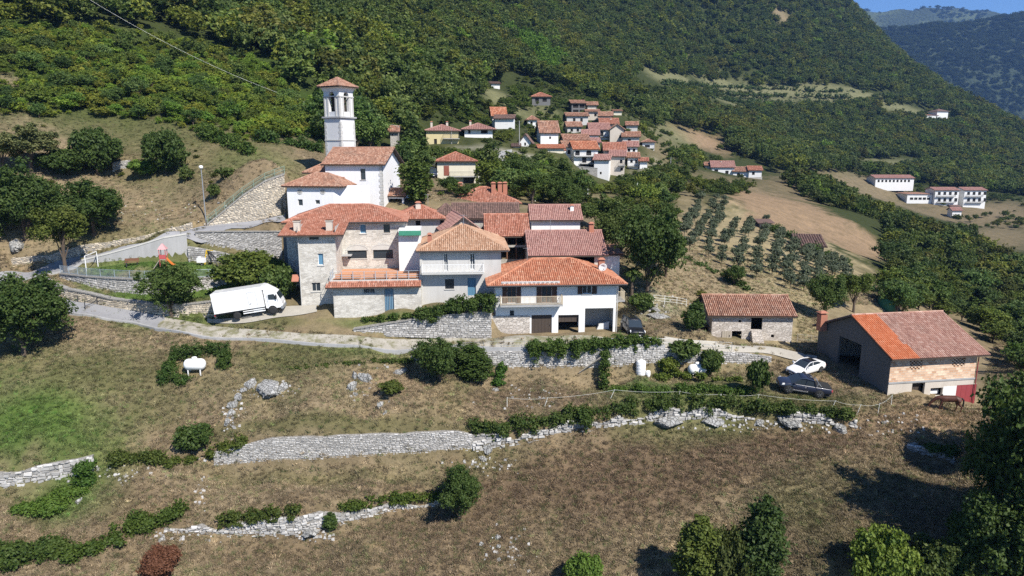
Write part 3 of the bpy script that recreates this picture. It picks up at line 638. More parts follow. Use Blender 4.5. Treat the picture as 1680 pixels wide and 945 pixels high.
def roof(root,x0,x1,y0,y1,z,rise,kind,mat,ov=(.6,.6,.6,.6),cw=.24,cl=.40,seed=0,thick=.14,hgt=1.,name='roof',under=None,caps=True,fascia='dwood'):
    """z: top of the walls; ov: overhang front, right, back, left. kind: hip, gx (ridge along x), gy (ridge along y), shed (falls to the front), shedl (falls to the left)"""
    rnd=random.Random(seed*13+int(abs(x1-x0)*100))
    F,Rr,B,Lf=ov; X0,X1,Y0,Y1=x0-Lf,x1+Rr,y0-F,y1+B; w_,d_=X1-X0,Y1-Y0
    V=Vector; mx,my=(X0+X1)/2,(Y0+Y1)/2
    if kind in('hip','gx','hipr','hipl'): tan=rise/((y1-y0)/2)
    elif kind=='gy': tan=rise/((x1-x0)/2)
    elif kind=='shed': tan=rise/(y1-y0)
    elif kind=='shedl': tan=rise/(x1-x0)
    elif kind=='pyr': tan=rise/((y1-y0)/2)
    ze=z-tan*F+thick*.5 if kind!='gy' else z-tan*Lf+thick*.5
    if kind=='shedl': ze=z-tan*Lf+thick*.5
    c=[V((X0,Y0,ze)),V((X1,Y0,ze)),V((X1,Y1,ze)),V((X0,Y1,ze))]; sl=[]; ridges=[]
    if kind in('hip','gx','hipr','hipl'):
        zr=ze+tan*d_/2; hl=d_/2 if kind in('hip','hipl') else 0; hr=d_/2 if kind in('hip','hipr') else 0
        if hl+hr>w_-.2: k=(w_-.2)/(hl+hr); hl*=k; hr*=k
        r0=V((X0+hl,my,zr)); r1=V((X1-hr,my,zr))
        sl=[[c[0],c[1],r1,r0],[c[2],c[3],r0,r1]]; ridges=[(r0,r1)]
        if hl: sl.append([c[3],c[0],r0,r0]); ridges+=[(c[0],r0),(c[3],r0)]
        if hr: sl.append([c[1],c[2],r1,r1]); ridges+=[(c[1],r1),(c[2],r1)]
    elif kind=='pyr':
        r0=V((mx,my,ze+tan*d_/2)); sl=[[c[i],c[(i+1)%4],r0,r0] for i in range(4)]; ridges=[(c[i],r0) for i in range(4)]
    elif kind=='gy':
        zr=ze+tan*w_/2; r0=V((mx,Y0,zr)); r1=V((mx,Y1,zr)); sl=[[c[1],c[2],r1,r0],[c[3],c[0],r0,r1]]; ridges=[(r0,r1)]
    elif kind=='shed':
        t2,t3=V((X1,Y1,ze+tan*d_)),V((X0,Y1,ze+tan*d_)); sl=[[c[0],c[1],t2,t3]]
    elif kind=='shedl':
        t1,t2=V((X1,Y0,ze+tan*w_)),V((X1,Y1,ze+tan*w_)); sl=[[c[3],c[0],t1,t2]]
    slab=MB(); tl=MB(); cap=MB()
    for q in sl:
        a=(q[1]-q[0]); Wd=a.length; a=a.normalized(); m=(q[2]-q[0]); n=a.cross(m).normalized()
        if n.z<0: n=-n
        b=n.cross(a); b=b if b.z>0 else -b
        T=m.dot(b); s3=(q[3]-q[0]).dot(a); s2=(q[2]-q[0]).dot(a)
        dn=-n*thick
        pl=[q[0],q[1],q[2],q[3]] if (q[2]-q[3]).length>1e-4 else [q[0],q[1],q[2]]
        slab.poly(pl,.3); slab.poly([p+V((0,0,-thick)) for p in pl][::-1],.3)
        for i in range(len(pl)):
            p,r=pl[i],pl[(i+1)%len(pl)]; slab.poly([p,r,r+V((0,0,-thick)),p+V((0,0,-thick))],.3)
        if cw: tile_slope(tl,q[0],a,b,n,Wd,s3,s2,T,cw,cl,rnd,hgt)
    ro=slab.build(name,M[fascia] if not cw or True else M[mat],root)
    if not cw: ro.data.materials[0]=M[mat]
    if cw:
        stuff(tl.build('roof_tiles',M[mat],ro))
        if caps:
            for p,r in ridges:
                nseg=max(2,int((r-p).length/.42))
                for i in range(nseg):
                    a=p+(r-p)*(i/nseg); b=p+(r-p)*((i+1.08)/nseg); up=V((0,0,.07*hgt))
                    cap.tube(a+up,b+up+V((0,0,.02)),.13*max(1,hgt*.9),.11*max(1,hgt*.9),6,min(1,max(0,rnd.gauss(.55,.22))))
            stuff(cap.build('ridge_tiles',M[mat],ro))
    return dict(slopes=sl,ze=ze,tan=tan,ro=ro)
def window(root,f,r,depth=.16,frame='wmetal',pane='glass',sill=True,cross=True,ax='x',off=0,inn=1,shut=None,bars=False,trim=None,name='window'):
    """r=(x0,z0,x1,z1) in the facade's plane"""
    x0,z0,x1,z1=r; t=.06; mb=MB()
    def bx(m,a0,za,a1,zb,d0,d1,tt=.5):
        d0,d1=sorted((off+d0*inn,off+d1*inn))
        if ax=='x': m.box(a0,d0,za,a1,d1,zb,tt)
        else: m.box(d0,a0,za,d1,a1,zb,tt)
    bx(mb,x0,z0,x0+t,z1,depth,depth+.07); bx(mb,x1-t,z0,x1,z1,depth,depth+.07); bx(mb,x0+t,z0,x1-t,z0+t,depth,depth+.07); bx(mb,x0+t,z1-t,x1-t,z1,depth,depth+.07)
    if cross: bx(mb,(x0+x1)/2-.03,z0+t,(x0+x1)/2+.03,z1-t,depth+.004,depth+.066)
    if bars:
        for k in range(1,6): bx(mb,x0+(x1-x0)*k/6-.015,z0,x0+(x1-x0)*k/6+.015,z1,-.03,0.)
    wnd=mb.build(name,M[frame],root)
    p=MB(); bx(p,x0+.01,z0+.01,x1-.01,z1-.01,depth+.03,depth+.045); p.build('pane',M[pane],wnd)
    if sill: s=MB(); bx(s,x0-.1,z0-.1,x1+.1,z0-.003,-.08,depth-.01); s.build('sill',M['stonetrim'],wnd)
    if trim:
        s=MB(); w_=.13
        bx(s,x0-w_,z0,x0-.003,z1,-.03,.05); bx(s,x1+.003,z0,x1+w_,z1,-.03,.05); bx(s,x0-w_,z1+.003,x1+w_,z1+w_,-.03,.05); s.build('surround',M[trim],wnd)
    if shut:
        for sx in (0,1):
            s=MB(); sw=(x1-x0)/2; a0=x0-sw-.02 if sx==0 else x1+.02
            bx(s,a0,z0,a0+sw,z0+.07,-.075,-.03); bx(s,a0,z1-.07,a0+sw,z1,-.075,-.03); bx(s,a0,z0+.07,a0+.07,z1-.07,-.075,-.03); bx(s,a0+sw-.07,z0+.07,a0+sw,z1-.07,-.075,-.03)
            k=z0+.1
            while k<z1-.1: bx(s,a0+.07,k,a0+sw-.07,k+.05,-.06,-.035); k+=.09
            bx(s,a0+.07,z0+.07,a0+sw-.07,z1-.07,-.036,-.03)
            s.build('shutter',M[shut],root)
    return wnd
def balcony(root,x0,x1,z,dep,slab='concrete',rail='galv',h=1.0,step=.13,post=None,thick=.18,off=0,sides=True,panel=None):
    b=MB(); b.box(x0,off-dep,z-thick,x1,off-.004,z); bo=b.build('balcony',M[slab],root)
    r=MB(); yy=off-dep+.05
    r.box(x0+.02,yy-.025,z+h-.05,x1-.02,yy+.025,z+h); r.box(x0+.02,yy-.02,z+.08,x1-.02,yy+.02,z+.12)
    k=x0+.04
    while k<x1-.02: r.box(k-.02,yy-.015,z+.12,k+.02,yy+.015,z+h-.05); k+=step
    for a in (x0+.04,x1-.04): r.box(a-.03,yy-.03,z,a+.03,yy+.03,z+h+.01)
    if sides:
        for a in (x0+.04,x1-.04):
            r.box(a-.02,yy+.03,z+h-.05,a+.02,off-.01,z+h)
            k=yy+.15
            while k<off-.05: r.box(a-.012,k-.012,z,a+.012,k+.012,z+h-.05); k+=step
    r.build('balcony_railing',M[rail],bo)
    return bo
def chimney(root,x,y,z0,z1,mat='beige',s=.55,capm='t_new',style='slab'):
    m=MB(); m.box(x-s/2,y-s/2,z0,x+s/2,y+s/2,z1); c=m.build('chimney',M[mat],root)
    k=MB(); k.box(x-s*.34,y-s*.34,z1,x+s*.34,y+s*.34,z1+.22)
    k.build('chimney_vent',M[mat],c)
    k=MB(); k.hexa([(x-s*.65,y-s*.65,z1+.22),(x+s*.65,y-s*.65,z1+.22),(x+s*.65,y+s*.65,z1+.22),(x-s*.65,y+s*.65,z1+.22),(x-s*.3,y-s*.1,z1+.42),(x+s*.3,y-s*.1,z1+.42),(x+s*.3,y+s*.1,z1+.42),(x-s*.3,y+s*.1,z1+.42)])
    k.build('chimney_cap',M[capm],c); return c
def gutter(root,x0,x1,y,z,down=None,zb=0,yw=0):
    m=MB(); m.tube((x0,y,z),(x1,y,z),.07,n=6)
    o=m.build('gutter',M['dmetal'],root)
    for x in (down or []):
        m=MB(); m.path([(x,y,z),(x,yw-.08,z-.5),(x,yw-.08,zb)],.05); m.build('downpipe',M['stonetrim'],root)
    return o
def house(name,label,px,py,Y,px2,d,yaw=0,pyb=None,h=None,rise=1.6,kind='hip',mat='white',tile='t_new',ov=(.6,.6,.6,.6),front=(),right=(),left=(),cat='house',group=None,cw=.24,cl=.4,below=1.2,seed=0,hgt=1.,gut=True,roofit=True,backfill=True):
    f=Frame(px,py,Y,yaw,pyb,h); f.w=f.width(px2); f.d=d
    root=thing(name,label,cat,f.o,f.yaw,group); f.root=root
    fo=[]
    def rect(q,face='front',off=0):
        ax=0 if face=='front' else 1
        a=f.loc(q[0],q[1],face,off); b=f.loc(q[2],q[3],face,off); return (min(a[ax],b[ax]),min(a[2],b[2]),max(a[ax],b[ax]),max(a[2],b[2]))
    f.rect=rect
    f.front=[rect(q) for q in front]; f.right=[rect(q,'right',f.w) for q in right]
    m=MB(); g=None; gz=f.h+rise
    facade(m,'x',0,0,f.w,-below,f.h,f.front,gable=(f.w/2,gz) if kind=='gy' else None)
    facade(m,'x',d,0,f.w,-below,f.h,[],inn=-1,gable=(f.w/2,gz) if kind=='gy' else None)
    facade(m,'y',f.w,0,d,-below,f.h,f.right,inn=-1,gable=(d/2,gz) if kind in('gx','hipl') else None)
    facade(m,'y',0,0,d,-below,f.h,left,inn=1,gable=(d/2,gz) if kind in('gx','hipr') else None)
    if kind=='shed':
        for a in (0,f.w): m.poly([(a,0,f.h),(a,d,f.h),(a,d,gz)])
        m.poly([(0,d,f.h),(f.w,d,f.h),(f.w,d,gz),(0,d,gz)])
    f.wall=m.build('wall',M[mat],root)
    if roofit: f.roof=roof(root,0,f.w,0,d,f.h,rise,kind,tile,ov,cw,cl,seed,hgt=hgt)
    return f
def door(root,r,mat,off=0,depth=.14,planks=5,name='door',ax='x',inn=1,handle=True):
    m=MB(); x0,z0,x1,z1=r; n=planks
    def bx(a0,za,a1,zb,d0,d1):
        d0,d1=sorted((off+d0*inn,off+d1*inn))
        if ax=='x': m.box(a0,d0,za,a1,d1,zb)
        else: m.box(d0,a0,za,d1,a1,zb)
    for i in range(n): bx(x0+(x1-x0)*i/n+.008,z0+.01,x0+(x1-x0)*(i+1)/n-.008,z1-.01,depth,depth+.05)
    bx(x0,z0,x1,z1,depth+.045,depth+.06)
    o=m.build(name,M[mat],root)
    if handle and ax=='x':
        h=MB(); h.box(x1-.22,off+depth-.06,z0+(z1-z0)*.45,x1-.16,off+depth-.002,z0+(z1-z0)*.45+.18); h.build('handle',M['dmetal'],o)
    return o
# ================================================================ the near village
# white house with garages
f=house('white_house','white plastered house with brown shutters over two dark garages',813,463,76.5,1012,9.5,4,pyb=548,rise=1.75,kind='hip',mat='white',tile='t_orange',ov=(.95,1.0,.95,1.0),
  front=[(832,466,847,497),(889,466,905,497),(956,463,971,482),(872,517,905,550),(916,517,949,549),(960,506,1005,549),(836,509,844,519)],gut=True,seed=3)
r=f.root; fr=f.front; dz=f.front
for q in fr[:2]: window(r,f,q,frame='wood',pane='glass',sill=False,shut='shutter',name='french_window')
window(r,f,fr[2],frame='wmetal',shut='shutter',trim='stonetrim'); window(r,f,fr[6],sill=False,cross=False)
door(r,fr[3],'dwood',planks=6,name='garage_door',handle=True)
q=fr[4]; door(r,(q[0],q[1]+(q[3]-q[1])*.62,q[2],q[3]),'dwood',planks=6,name='half_open_garage_door',depth=.3,handle=False)
q=fr[5]; m=MB(); m.box(q[0]-.3,3.4,q[1],q[2]+.3,3.5,q[3]+.3); m.build('carport_back_wall',M['grey'],r)
m=MB(); m.hexa([(q[0]+1.5,1.2,q[1]),(q[2]-.2,1.2,q[1]),(q[2]-.2,1.6,q[1]),(q[0]+1.5,1.6,q[1]),(q[0]+1.9,1.2,q[1]+.9),(q[2]-.2,1.2,q[1]+1.25),(q[2]-.2,1.6,q[1]+1.25),(q[0]+1.9,1.6,q[1]+.9)]); m.build('carport_parapet',M['white'],r)
x0,_,z0=f.loc(820,503); x1,_,_=f.loc(921,503); z0=f.front[0][1]
M['balu']=flat('beige_railing',(.50,.42,.30),.6,0,.1,3)
balcony(r,x0,x1,z0-.02,1.25,'concrete','balu',1.0,.14)
zt=f.front[0][3]
a=MB(); a0,a1=f.loc(822,466)[0],f.loc(917,466)[0]
a.tube((a0,-.6,zt+.32),(a1,-.6,zt+.32),.07,n=8); ao=a.build('awning_roll',M['grey'],r)
k=MB(); n=26
for i in range(n):
    s0=a0+(a1-a0)*i/n; s1=a0+(a1-a0)*(i+1)/n; k.poly([(s0,-.66,zt+.28),(s1,-.66,zt+.28),((s0+s1)/2+.1,-.67,zt+.08),((s0+s1)/2-.1,-.67,zt+.08)],i%2)
k.build('awning_valance',M['stones'],ao)
gutter(r,-.95,f.w+.95,-1.0,f.h-.30,[f.w+.1],0)
m=MB(); m.box(f.front[3][0]-4.6,-.06,0,f.front[3][0]-.2,-.003,f.front[3][3]+.0); m.build('stone_plinth',M['barnstone'],r)
# small side balcony at the right end
m=MB(); m.box(f.w+.005,1.2,f.h-2.75,f.w+1.3,3.4,f.h-2.6); so_=m.build('side_balcony',M['concrete'],r); m=MB()
for i in range(8): m.box(f.w+1.25,1.25+i*.29,f.h-2.6,f.w+1.29,1.30+i*.29,f.h-1.6); m.box(f.w+.1+i*.15,1.2,f.h-2.6,f.w+.13+i*.15,1.24,f.h-1.6)
m.box(f.w+1.23,1.2,f.h-1.6,f.w+1.31,3.4,f.h-1.54); m.box(f.w+.02,1.18,f.h-1.6,f.w+1.31,1.26,f.h-1.54); m.build('side_railing',M['balu'],so_)
# chimney with satellite dish
cx_,cy_=f.w-1.2,3.2; chimney(r,cx_,cy_,f.h+.4,f.h+1.75,'t_new',.7,'t_new')
def dish(px,py,Y,label,s=.5):
    p=P(px,py,Y); t=thing('satellite_dish',label,'satellite dish',p)
    m=MB(); m.lathe([(.02,.10),(s*.5,.07),(s*.85,-.0),(s,-.1),(s*.97,-.11),(s*.5,.04),(.02,.07)],18,ax='y'); d_=m.build('dish',M['wmetal'],t,True)
    m=MB(); m.path([(0,.1,0),(0,.35,-.1),(0,.35,-.7)],.03); m.path([(0,-.1,-s*.8),(0,-.5,-.05)],.015); m.box(-.04,-.56,-.08,.04,-.46,.02); m.build('mount',M['metal'],t)
    t.rotation_euler=(R(15),0,R(8)); return t
C0=f.o+f.ex*(cx_-.05)+f.ey*(cy_-1.0)+Vector((0,0,f.h+1.35))
pxx,pyy=pix(C0); dish(pxx,pyy+2,C0.y,'round white satellite dish beside the red chimney of the white house')
# grey house with long balcony
f=house('grey_house','grey rendered house with pale hipped roof and long front balcony',690,408,79.5,822,10.5,4,pyb=516,rise=2.1,kind='hip',mat='grey',tile='t_pale',ov=(.75,.9,.7,.5),
  front=[(728,416,735,444),(771,416,779,442),(730,458,745,474),(767,456,781,485)],seed=4)
r=f.root
for q in f.front[:2]: window(r,f,q,sill=False,trim='stonetrim',name='balcony_door')
window(r,f,f.front[2],bars=True,frame='dmetal'); door(r,f.front[3],'bluepane')
x0=f.loc(693,450)[0]; x1=f.loc(794,450)[0]; z0=f.front[0][1]
balcony(r,x0,x1,z0-.05,1.3,'stonetrim','wmetal',1.0,.15)
gutter(r,-.5,f.w+.9,-.78,f.h-.30,[-.1],0)
m=MB(); m.box(-.12,-.1,0,.16,.2,f.h-.4); m.build('corner_pilaster',M['stonetrim'],r)
chimney(r,1.0,1.6,f.h+.1,f.h+1.25,'t_new',.5)
# tall stone house (main block, front block, terrace block)
f=house('tall_stone_house','tall stone house with long red roof and railed terrace',468,363,85.5,664,9.0,6,h=9.6,rise=1.55,kind='hip',mat='stonehouse',tile='t_new',ov=(.7,.35,.6,.35),
  front=[(590,368,601,383),(629,368,640,382),(570,411,602,424),(612,410,645,424),(549,410,562,440),(506,380,520,393)],seed=5)
# (front openings of the right block)
r=f.root; fr=f.front
window(r,f,fr[0],pane='bluepane',cross=False); window(r,f,fr[1],cross=False,frame='dwood'); 
for q in fr[2:4]:
    window(r,f,q,cross=False,frame='dwood',name='strip_window')
    m=MB(); n=10; x0,za,x1,zb=q
    for i in range(n):
        a=math.pi*(1-i/n); b=math.pi*(1-(i+1)/n); cxm=(x0+x1)/2; hw=(x1-x0)/2+.1
        p=lambda an,o_: (cxm+math.cos(an)*(hw+o_),-.05,zb+.02+math.sin(an)*(.62+o_))
        m.poly([p(a,0),p(b,0),p(b,.14),p(a,.14)])
        m.poly([(p(a,0)[0],-.02,zb),(p(b,0)[0],-.02,zb),(p(b,0)[0],-.02,p(b,0)[2]),(p(a,0)[0],-.02,p(a,0)[2])],.9)
    m.build('arched_lintel',M['stonetrim'],r)
gutter(r,f.loc(562,364)[0],f.w+.3,-.72,f.h-.22)
# front block: same roof plane carried down towards the front
fb=Frame(487,384,80.2,6,pyb=502); fw=fb.width(549.5); dd=((f.o-fb.o).dot(fb.ey))
def rr(q,F=None): 
    F=F or fb; a=F.loc(q[0],q[1]); b=F.loc(q[2],q[3]); return (min(a[0],b[0]),min(a[2],b[2]),max(a[0],b[0]),max(a[2],b[2]))
emp=bpy.data.objects.new('front_block',None); COL.objects.link(emp); emp.parent=r
def relmat(o): 
    o.parent=r; 
    return o
class Sub:
    pass
def sublocal(fb,q):  # from sub frame to house frame
    p=fb.o+fb.ex*q[0]+fb.ey*q[1]+Vector((0,0,q[2]))-f.o; return (p.dot(f.ex),p.dot(f.ey),p.z)
def tohouse(mb,F=None,H_=None):
    F=F or fb; H_=H_ or f; out=[]
    for q in mb.v:
        p=F.o+F.ex*q[0]+F.ey*q[1]+Vector((0,0,q[2]))-H_.o; out.append((p.dot(H_.ex),p.dot(H_.ey),p.z))
    mb.v=out; return mb
bpy.data.objects.remove(emp)
ops=[rr((521,416,531,435)),rr((511,464,526,478)),rr((507,384.3,523,393))]
m=MB(); facade(m,'x',0,0,fw,-1,fb.h,ops); facade(m,'y',fw,0,dd,-1,fb.h+.8,[],inn=-1); facade(m,'y',0,0,dd,-1,fb.h+.8,[]); tohouse(m).build('front_wall',M['stonehouse'],r)
def subwin(q,F=None,**k):
    F=F or fb; before=set(r.children); w_=window(r,F,q,**k)
    for o in [w_]+list(w_.children): o.matrix_parent_inverse=Matrix.Identity(4)
    T=Matrix.Translation(F.o-f.o); rel=(Matrix.Rotation(-f.yaw,4,'Z')@Matrix.Translation(F.o-f.o)@Matrix.Rotation(F.yaw,4,'Z'))
    w_.matrix_local=rel; return w_
subwin(ops[0],pane='bluepane',cross=False); subwin(ops[1],frame='stonetrim'); subwin(ops[2],frame='dwood',cross=False,sill=False)
def subbuild(mb,name,mat,F=None): return tohouse(mb,F).build(name,M[mat],r)
# roof of the front block
tanr=f.roof['tan']; m=MB(); V=Vector; tl=MB()
ye=-.75; z_e=fb.h+.02-.75*tanr*0.0; yt=dd-.25
E0=V((-2.05,ye,fb.h-.12)); E1=V((fw+1.05,ye,fb.h-.12)); ztop=(f.roof['ze']+f.o.z)-fb.o.z+ (0.25)*0
slope_t=(ztop-E0.z)/(dd-.7-ye)
q=[E0,E1,V((fw+1.05,dd-.7,ztop)),V((-2.05,dd-.7,ztop))]
for dzz in (0,-.14): m.poly([p+V((0,0,dzz)) for p in q],.3)
for i in range(4):
    p,s_=q[i],q[(i+1)%4]; m.poly([p,s_,s_+V((0,0,-.14)),p+V((0,0,-.14))],.3)
ro=subbuild(m,'front_roof','dwood')
a=V((1,0,0)); b=(q[3]-q[0]).normalized(); tile_slope(tl,q[0],a,b,a.cross(b),q[1].x-q[0].x,0,q[1].x-q[0].x,(q[3]-q[0]).length,.24,.4,random.Random(9),1.)
stuff(tohouse(tl).build('roof_tiles',M['t_new'],ro)); ro.children[0].parent=ro
# chimneys on that roof
for pxc in (487,540):
    p=fb.loc(pxc,372,'front',1.0); m=MB(); x,y,z=p[0],1.2,fb.h+.2
    m.box(x-.36,y-.36,z-.3,x+.36,y+.36,z+1.15); m.box(x-.44,y-.44,z+1.15,x+.44,y+.44,z+1.25); c=subbuild(m,'chimney','beige')
    m=MB(); m.box(x-.45,y-.45,z+1.38,x+.45,y+.45,z+1.46); m.box(x-.3,y-.3,z+1.25,x+.3,y+.3,z+1.38); o=tohouse(m).build('chimney_cap',M['t_new'],c)
# drain pipes
m=MB(); m.tube((.1,-.08,0),(.1,-.08,fb.h-.2),.06); subbuild(m,'downpipe','stonetrim')
# side balcony between the blocks
m=MB(); m.box(fw,dd-1.2,5.2,fw+1.2,dd-.01,5.32); o=subbuild(m,'landing','concrete')
# terrace block
ft=Frame(546,470,77.6,5,pyb=521); tw=ft.width(691); td=6.0
t_ops=[rr((596,472,615,481),ft),rr((630,472,647,512),ft)]
m=MB(); facade(m,'x',0,0,tw,-1,ft.h,t_ops); facade(m,'y',tw,0,td,-1,ft.h,[],inn=-1); facade(m,'y',0,0,td,-1,ft.h,[])
m.box(-.1,.2,ft.h-.1,tw,td+1.0,ft.h+.02,.3); subbuild(m,'terrace_wall','stonehouse',ft)
subwin(t_ops[0],ft,frame='stonetrim',bars=True,name='arched_window'); subwin(t_ops[1],ft,frame='metal',bars=True,sill=False,pane='bluepane',name='iron_gate')
for q in t_ops:
    m=MB(); n=10; x0,za,x1,zb=q; cxm=(x0+x1)/2; hw=(x1-x0)/2
    for i in range(n):
        a=math.pi*(1-i/n); b_=math.pi*(1-(i+1)/n)
        p=lambda an,o_: (cxm+math.cos(an)*(hw+o_),-.03,zb-.42+math.sin(an)*(.42+o_))
        m.poly([p(a,0),p(b_,0),p(b_,.16),p(a,.16)]); m.poly([p(a,0),p(b_,0),(p(b_,0)[0],-.03,zb+.01),(p(a,0)[0],-.03,zb+.01)])
    subbuild(m,'arch_surround','stonetrim',ft)
# tiled skirt roof of the terrace and its railing
m=MB(); tl=MB(); z1=ft.h+.62; q=[V((-.75,-.75,ft.h-.05)),V((tw+.0,-.75,ft.h-.05)),V((tw,.35,z1-.2)),V((-.4,.35,z1-.2))]
for dzz in (0,-.12): m.poly([p+V((0,0,dzz)) for p in q],.3)
for i in range(4):
    p,s_=q[i],q[(i+1)%4]; m.poly([p,s_,s_+V((0,0,-.12)),p+V((0,0,-.12))],.3)
ro=subbuild(m,'skirt_roof','dwood',ft); b=(V((0,1.1,z1-.15-ft.h))).normalized()
tile_slope(tl,q[0],V((1,0,0)),b,V((1,0,0)).cross(b),tw+.75,.3,tw+.75,1.25,.24,.4,random.Random(4),1.); stuff(tohouse(tl,ft).build('roof_tiles',M['t_new'],ro))
m=MB(); m.box(-.4,.35,ft.h,tw,.6,z1); m.box(-.4,.6,ft.h,-.15,td,z1); subbuild(m,'parapet','stonetrim',ft)
m=MB(); n=9; rz=z1+1.0
for i in range(n): x=-.3+(tw+.15)*i/(n-1); m.tube((x,.48,z1),(x,.48,rz),.045,n=6)
for zz in (z1+.3,z1+.55,rz-.02): m.tube((-.3,.48,zz),(tw-.1,.48,zz),.022,n=5)
for i in range(1,4): m.tube((-.3,.48+i*1.6,z1),(-.3,.48+i*1.6,rz),.045,n=6)
for zz in (z1+.45,rz-.02): m.tube((-.3,.48,zz),(-.3,5.3,zz),.022,n=5)
subbuild(m,'terrace_railing','galv',ft)
# orange mats and benches on the terrace
m=MB()
for i in range(3): m.box(.2+i*3.3,.75,z1+.1,3.0+i*3.3,1.0,z1+.62); m.box(.2+i*3.3,1.0,z1+.1,3.0+i*3.3,1.55,z1+.3)
M['salmon']=flat('salmon_terrace_tiles',(.50,.25,.14),.8,0,.15,3)
subbuild(m,'terrace_bench','salmon',ft)
m=MB(); m.box(-.15,.6,z1-.1,tw,td+2.4,z1-.05); subbuild(m,'terrace_floor','salmon',ft)
# recessed wing left, the main house's shade put into its dark wall colour
fw_=Frame(464,384,86.0,6,pyb=446); ww=fw_.width(490); m=MB(); m.box(0,0,-1.5,ww,4,fw_.h); subbuild(m,'rear_wing','dgrey',fw_)
m=MB(); m.box(-.1,-1.3,-.25,ww,.0,-.05); subbuild(m,'rear_landing','concrete',fw_)
# white plastered strip right with a green awning
fs=Frame(654,384,85.0,5,h=6.5); sw_=fs.width(690); m=MB(); m.box(0,-.6,0,sw_,3.6,fs.h+.6); subbuild(m,'side_wall','white',fs)
m=MB(); m.hexa([(.1,-1.3,fs.h-.05),(sw_+.1,-1.3,fs.h-.05),(sw_+.1,-.6,fs.h+.4),(.1,-.6,fs.h+.4),(.1,-1.3,fs.h+.02),(sw_+.1,-1.3,fs.h+.02),(sw_+.1,-.6,fs.h+.47),(.1,-.6,fs.h+.47)]); subbuild(m,'awning','green',fs)
# little red hood and low ramp parapet at the left foot
m=MB(); m.hexa([(-.9,-.3,3.0),(-.1,-.3,3.0),(-.1,.5,3.6),(-.9,.5,3.6),(-.9,-.3,3.1),(-.1,-.3,3.1),(-.1,.5,3.72),(-.9,.5,3.72)]); subbuild(m,'door_hood','t_new')
# roofs behind
def simple(name,label,px,py,Y,px2,d,yaw,h,rise,kind,mat,tile,ov=(.5,.5,.5,.5),front=(),pane='dark',frame='dwood',right=(),cw=.26,**k):
    f=house(name,label,px,py,Y,px2,d,yaw,None,h,rise,kind,mat,tile,ov,front,right,cw=cw,**k)
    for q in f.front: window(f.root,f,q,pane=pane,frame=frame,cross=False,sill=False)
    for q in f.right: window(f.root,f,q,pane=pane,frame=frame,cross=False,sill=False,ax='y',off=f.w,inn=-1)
    return f
f=simple('red_roofed_house','dark walled house with red roof and pale chimney under the church porch',655,357,94,722,7,8,7,1.4,'hip','grey','t_new',(.7,.7,.5,.7),[(682,362,690,372)],seed=21)
chimney(f.root,2.6,2.3,f.h+.5,f.h+1.6,'beige',.7)
f=simple('gable_house','small stone house with a red gable facing the lane',731,379,89.5,788,8,14,6.5,1.75,'gy','stonegrey','t_pink',(.5,.4,.4,.4),[(756,369,760,376)],seed=22)
f=simple('wide_roofed_house','house with wide red roof and three red chimneys behind the village',744,331,112,846,9,5,5,2.0,'hip','beige','t_new',(.9,.9,.8,.9),seed=23)
for x,y in ((1.2,3.0),(6.6,2.6),(7.7,2.9),(8.6,3.4)): chimney(f.root,x,y,f.h+.9,f.h+2.6,'t_new',.7)
f=simple('brown_roofed_house','low house with weathered dark brown roof in the village centre',744,357,99,797,6,3,4,1.7,'gx','stonegrey','t_brown',(.4,.2,.3,.4),seed=24)
f=simple('brown_roofed_house','low house whose dark brown roof touches the red barn roof',797,357,99.5,850,6,3,4,1.75,'gx','stonegrey','t_brown',(.4,.3,.3,.1),seed=25)
f=simple('brown_roofed_house','narrow dark tiled roof between the red roofs',717,352,98,746,5,4,4,1.2,'hip','grey','t_brown',(.4,.3,.3,.4),seed=26)
f=house('red_barn','barn with bright red roof and deep dark opening below',797,384,91,867,8.5,3,h=6.2,rise=2.15,kind='gx',mat='stonegrey',tile='t_new',ov=(.7,.25,.5,.25),front=[(801,386,862,402),(801,406,862,425)],seed=27)
m=MB(); m.box(.3,.1,f.front[1][3]+.0,f.w-.3,.2,f.front[0][1]); m.build('loft_beam',M['wood'],f.root)
m=MB(); x0=f.front[0][0]
for i in range(5): m.box(.4+i*(f.w-.8)/4-.08,.02,0,.4+i*(f.w-.8)/4+.08,.18,f.h); 
m.build('timber_post',M['wood'],f.root)
f=house('pink_roofed_house','long house with dull pink roof and red chimney',869,416,84.5,993,9.2,3,h=6.5,rise=2.2,kind='gx',mat='beige',tile='t_pink',ov=(.65,.3,.5,.3),front=[(873,418,893,434),(896,418,935,434),(938,418,975,434)],seed=28)
chimney(f.root,f.w-1.1,4.3,f.h+1.6,f.h+3.0,'t_new',.6)
m=MB(); m.box(f.w,.8,0,f.w+2.0,5,f.h-.3); m.build('side_shed',M['white'],f.root)
roof(f.root,f.w,f.w+2.0,.8,5,f.h-.3,.5,'shed','t_old',(.4,.4,.2,.0),seed=3,name='shed_roof')
f=simple('pink_roofed_house','upper narrow house with dull pink roof and white eave wall',872,359,97,952,6,2,5,1.6,'gx','white','t_pink',(.5,.4,.4,.3),seed=29)
chimney(f.root,f.w-1,1.7,f.h+.6,f.h+1.5,'white',.5)
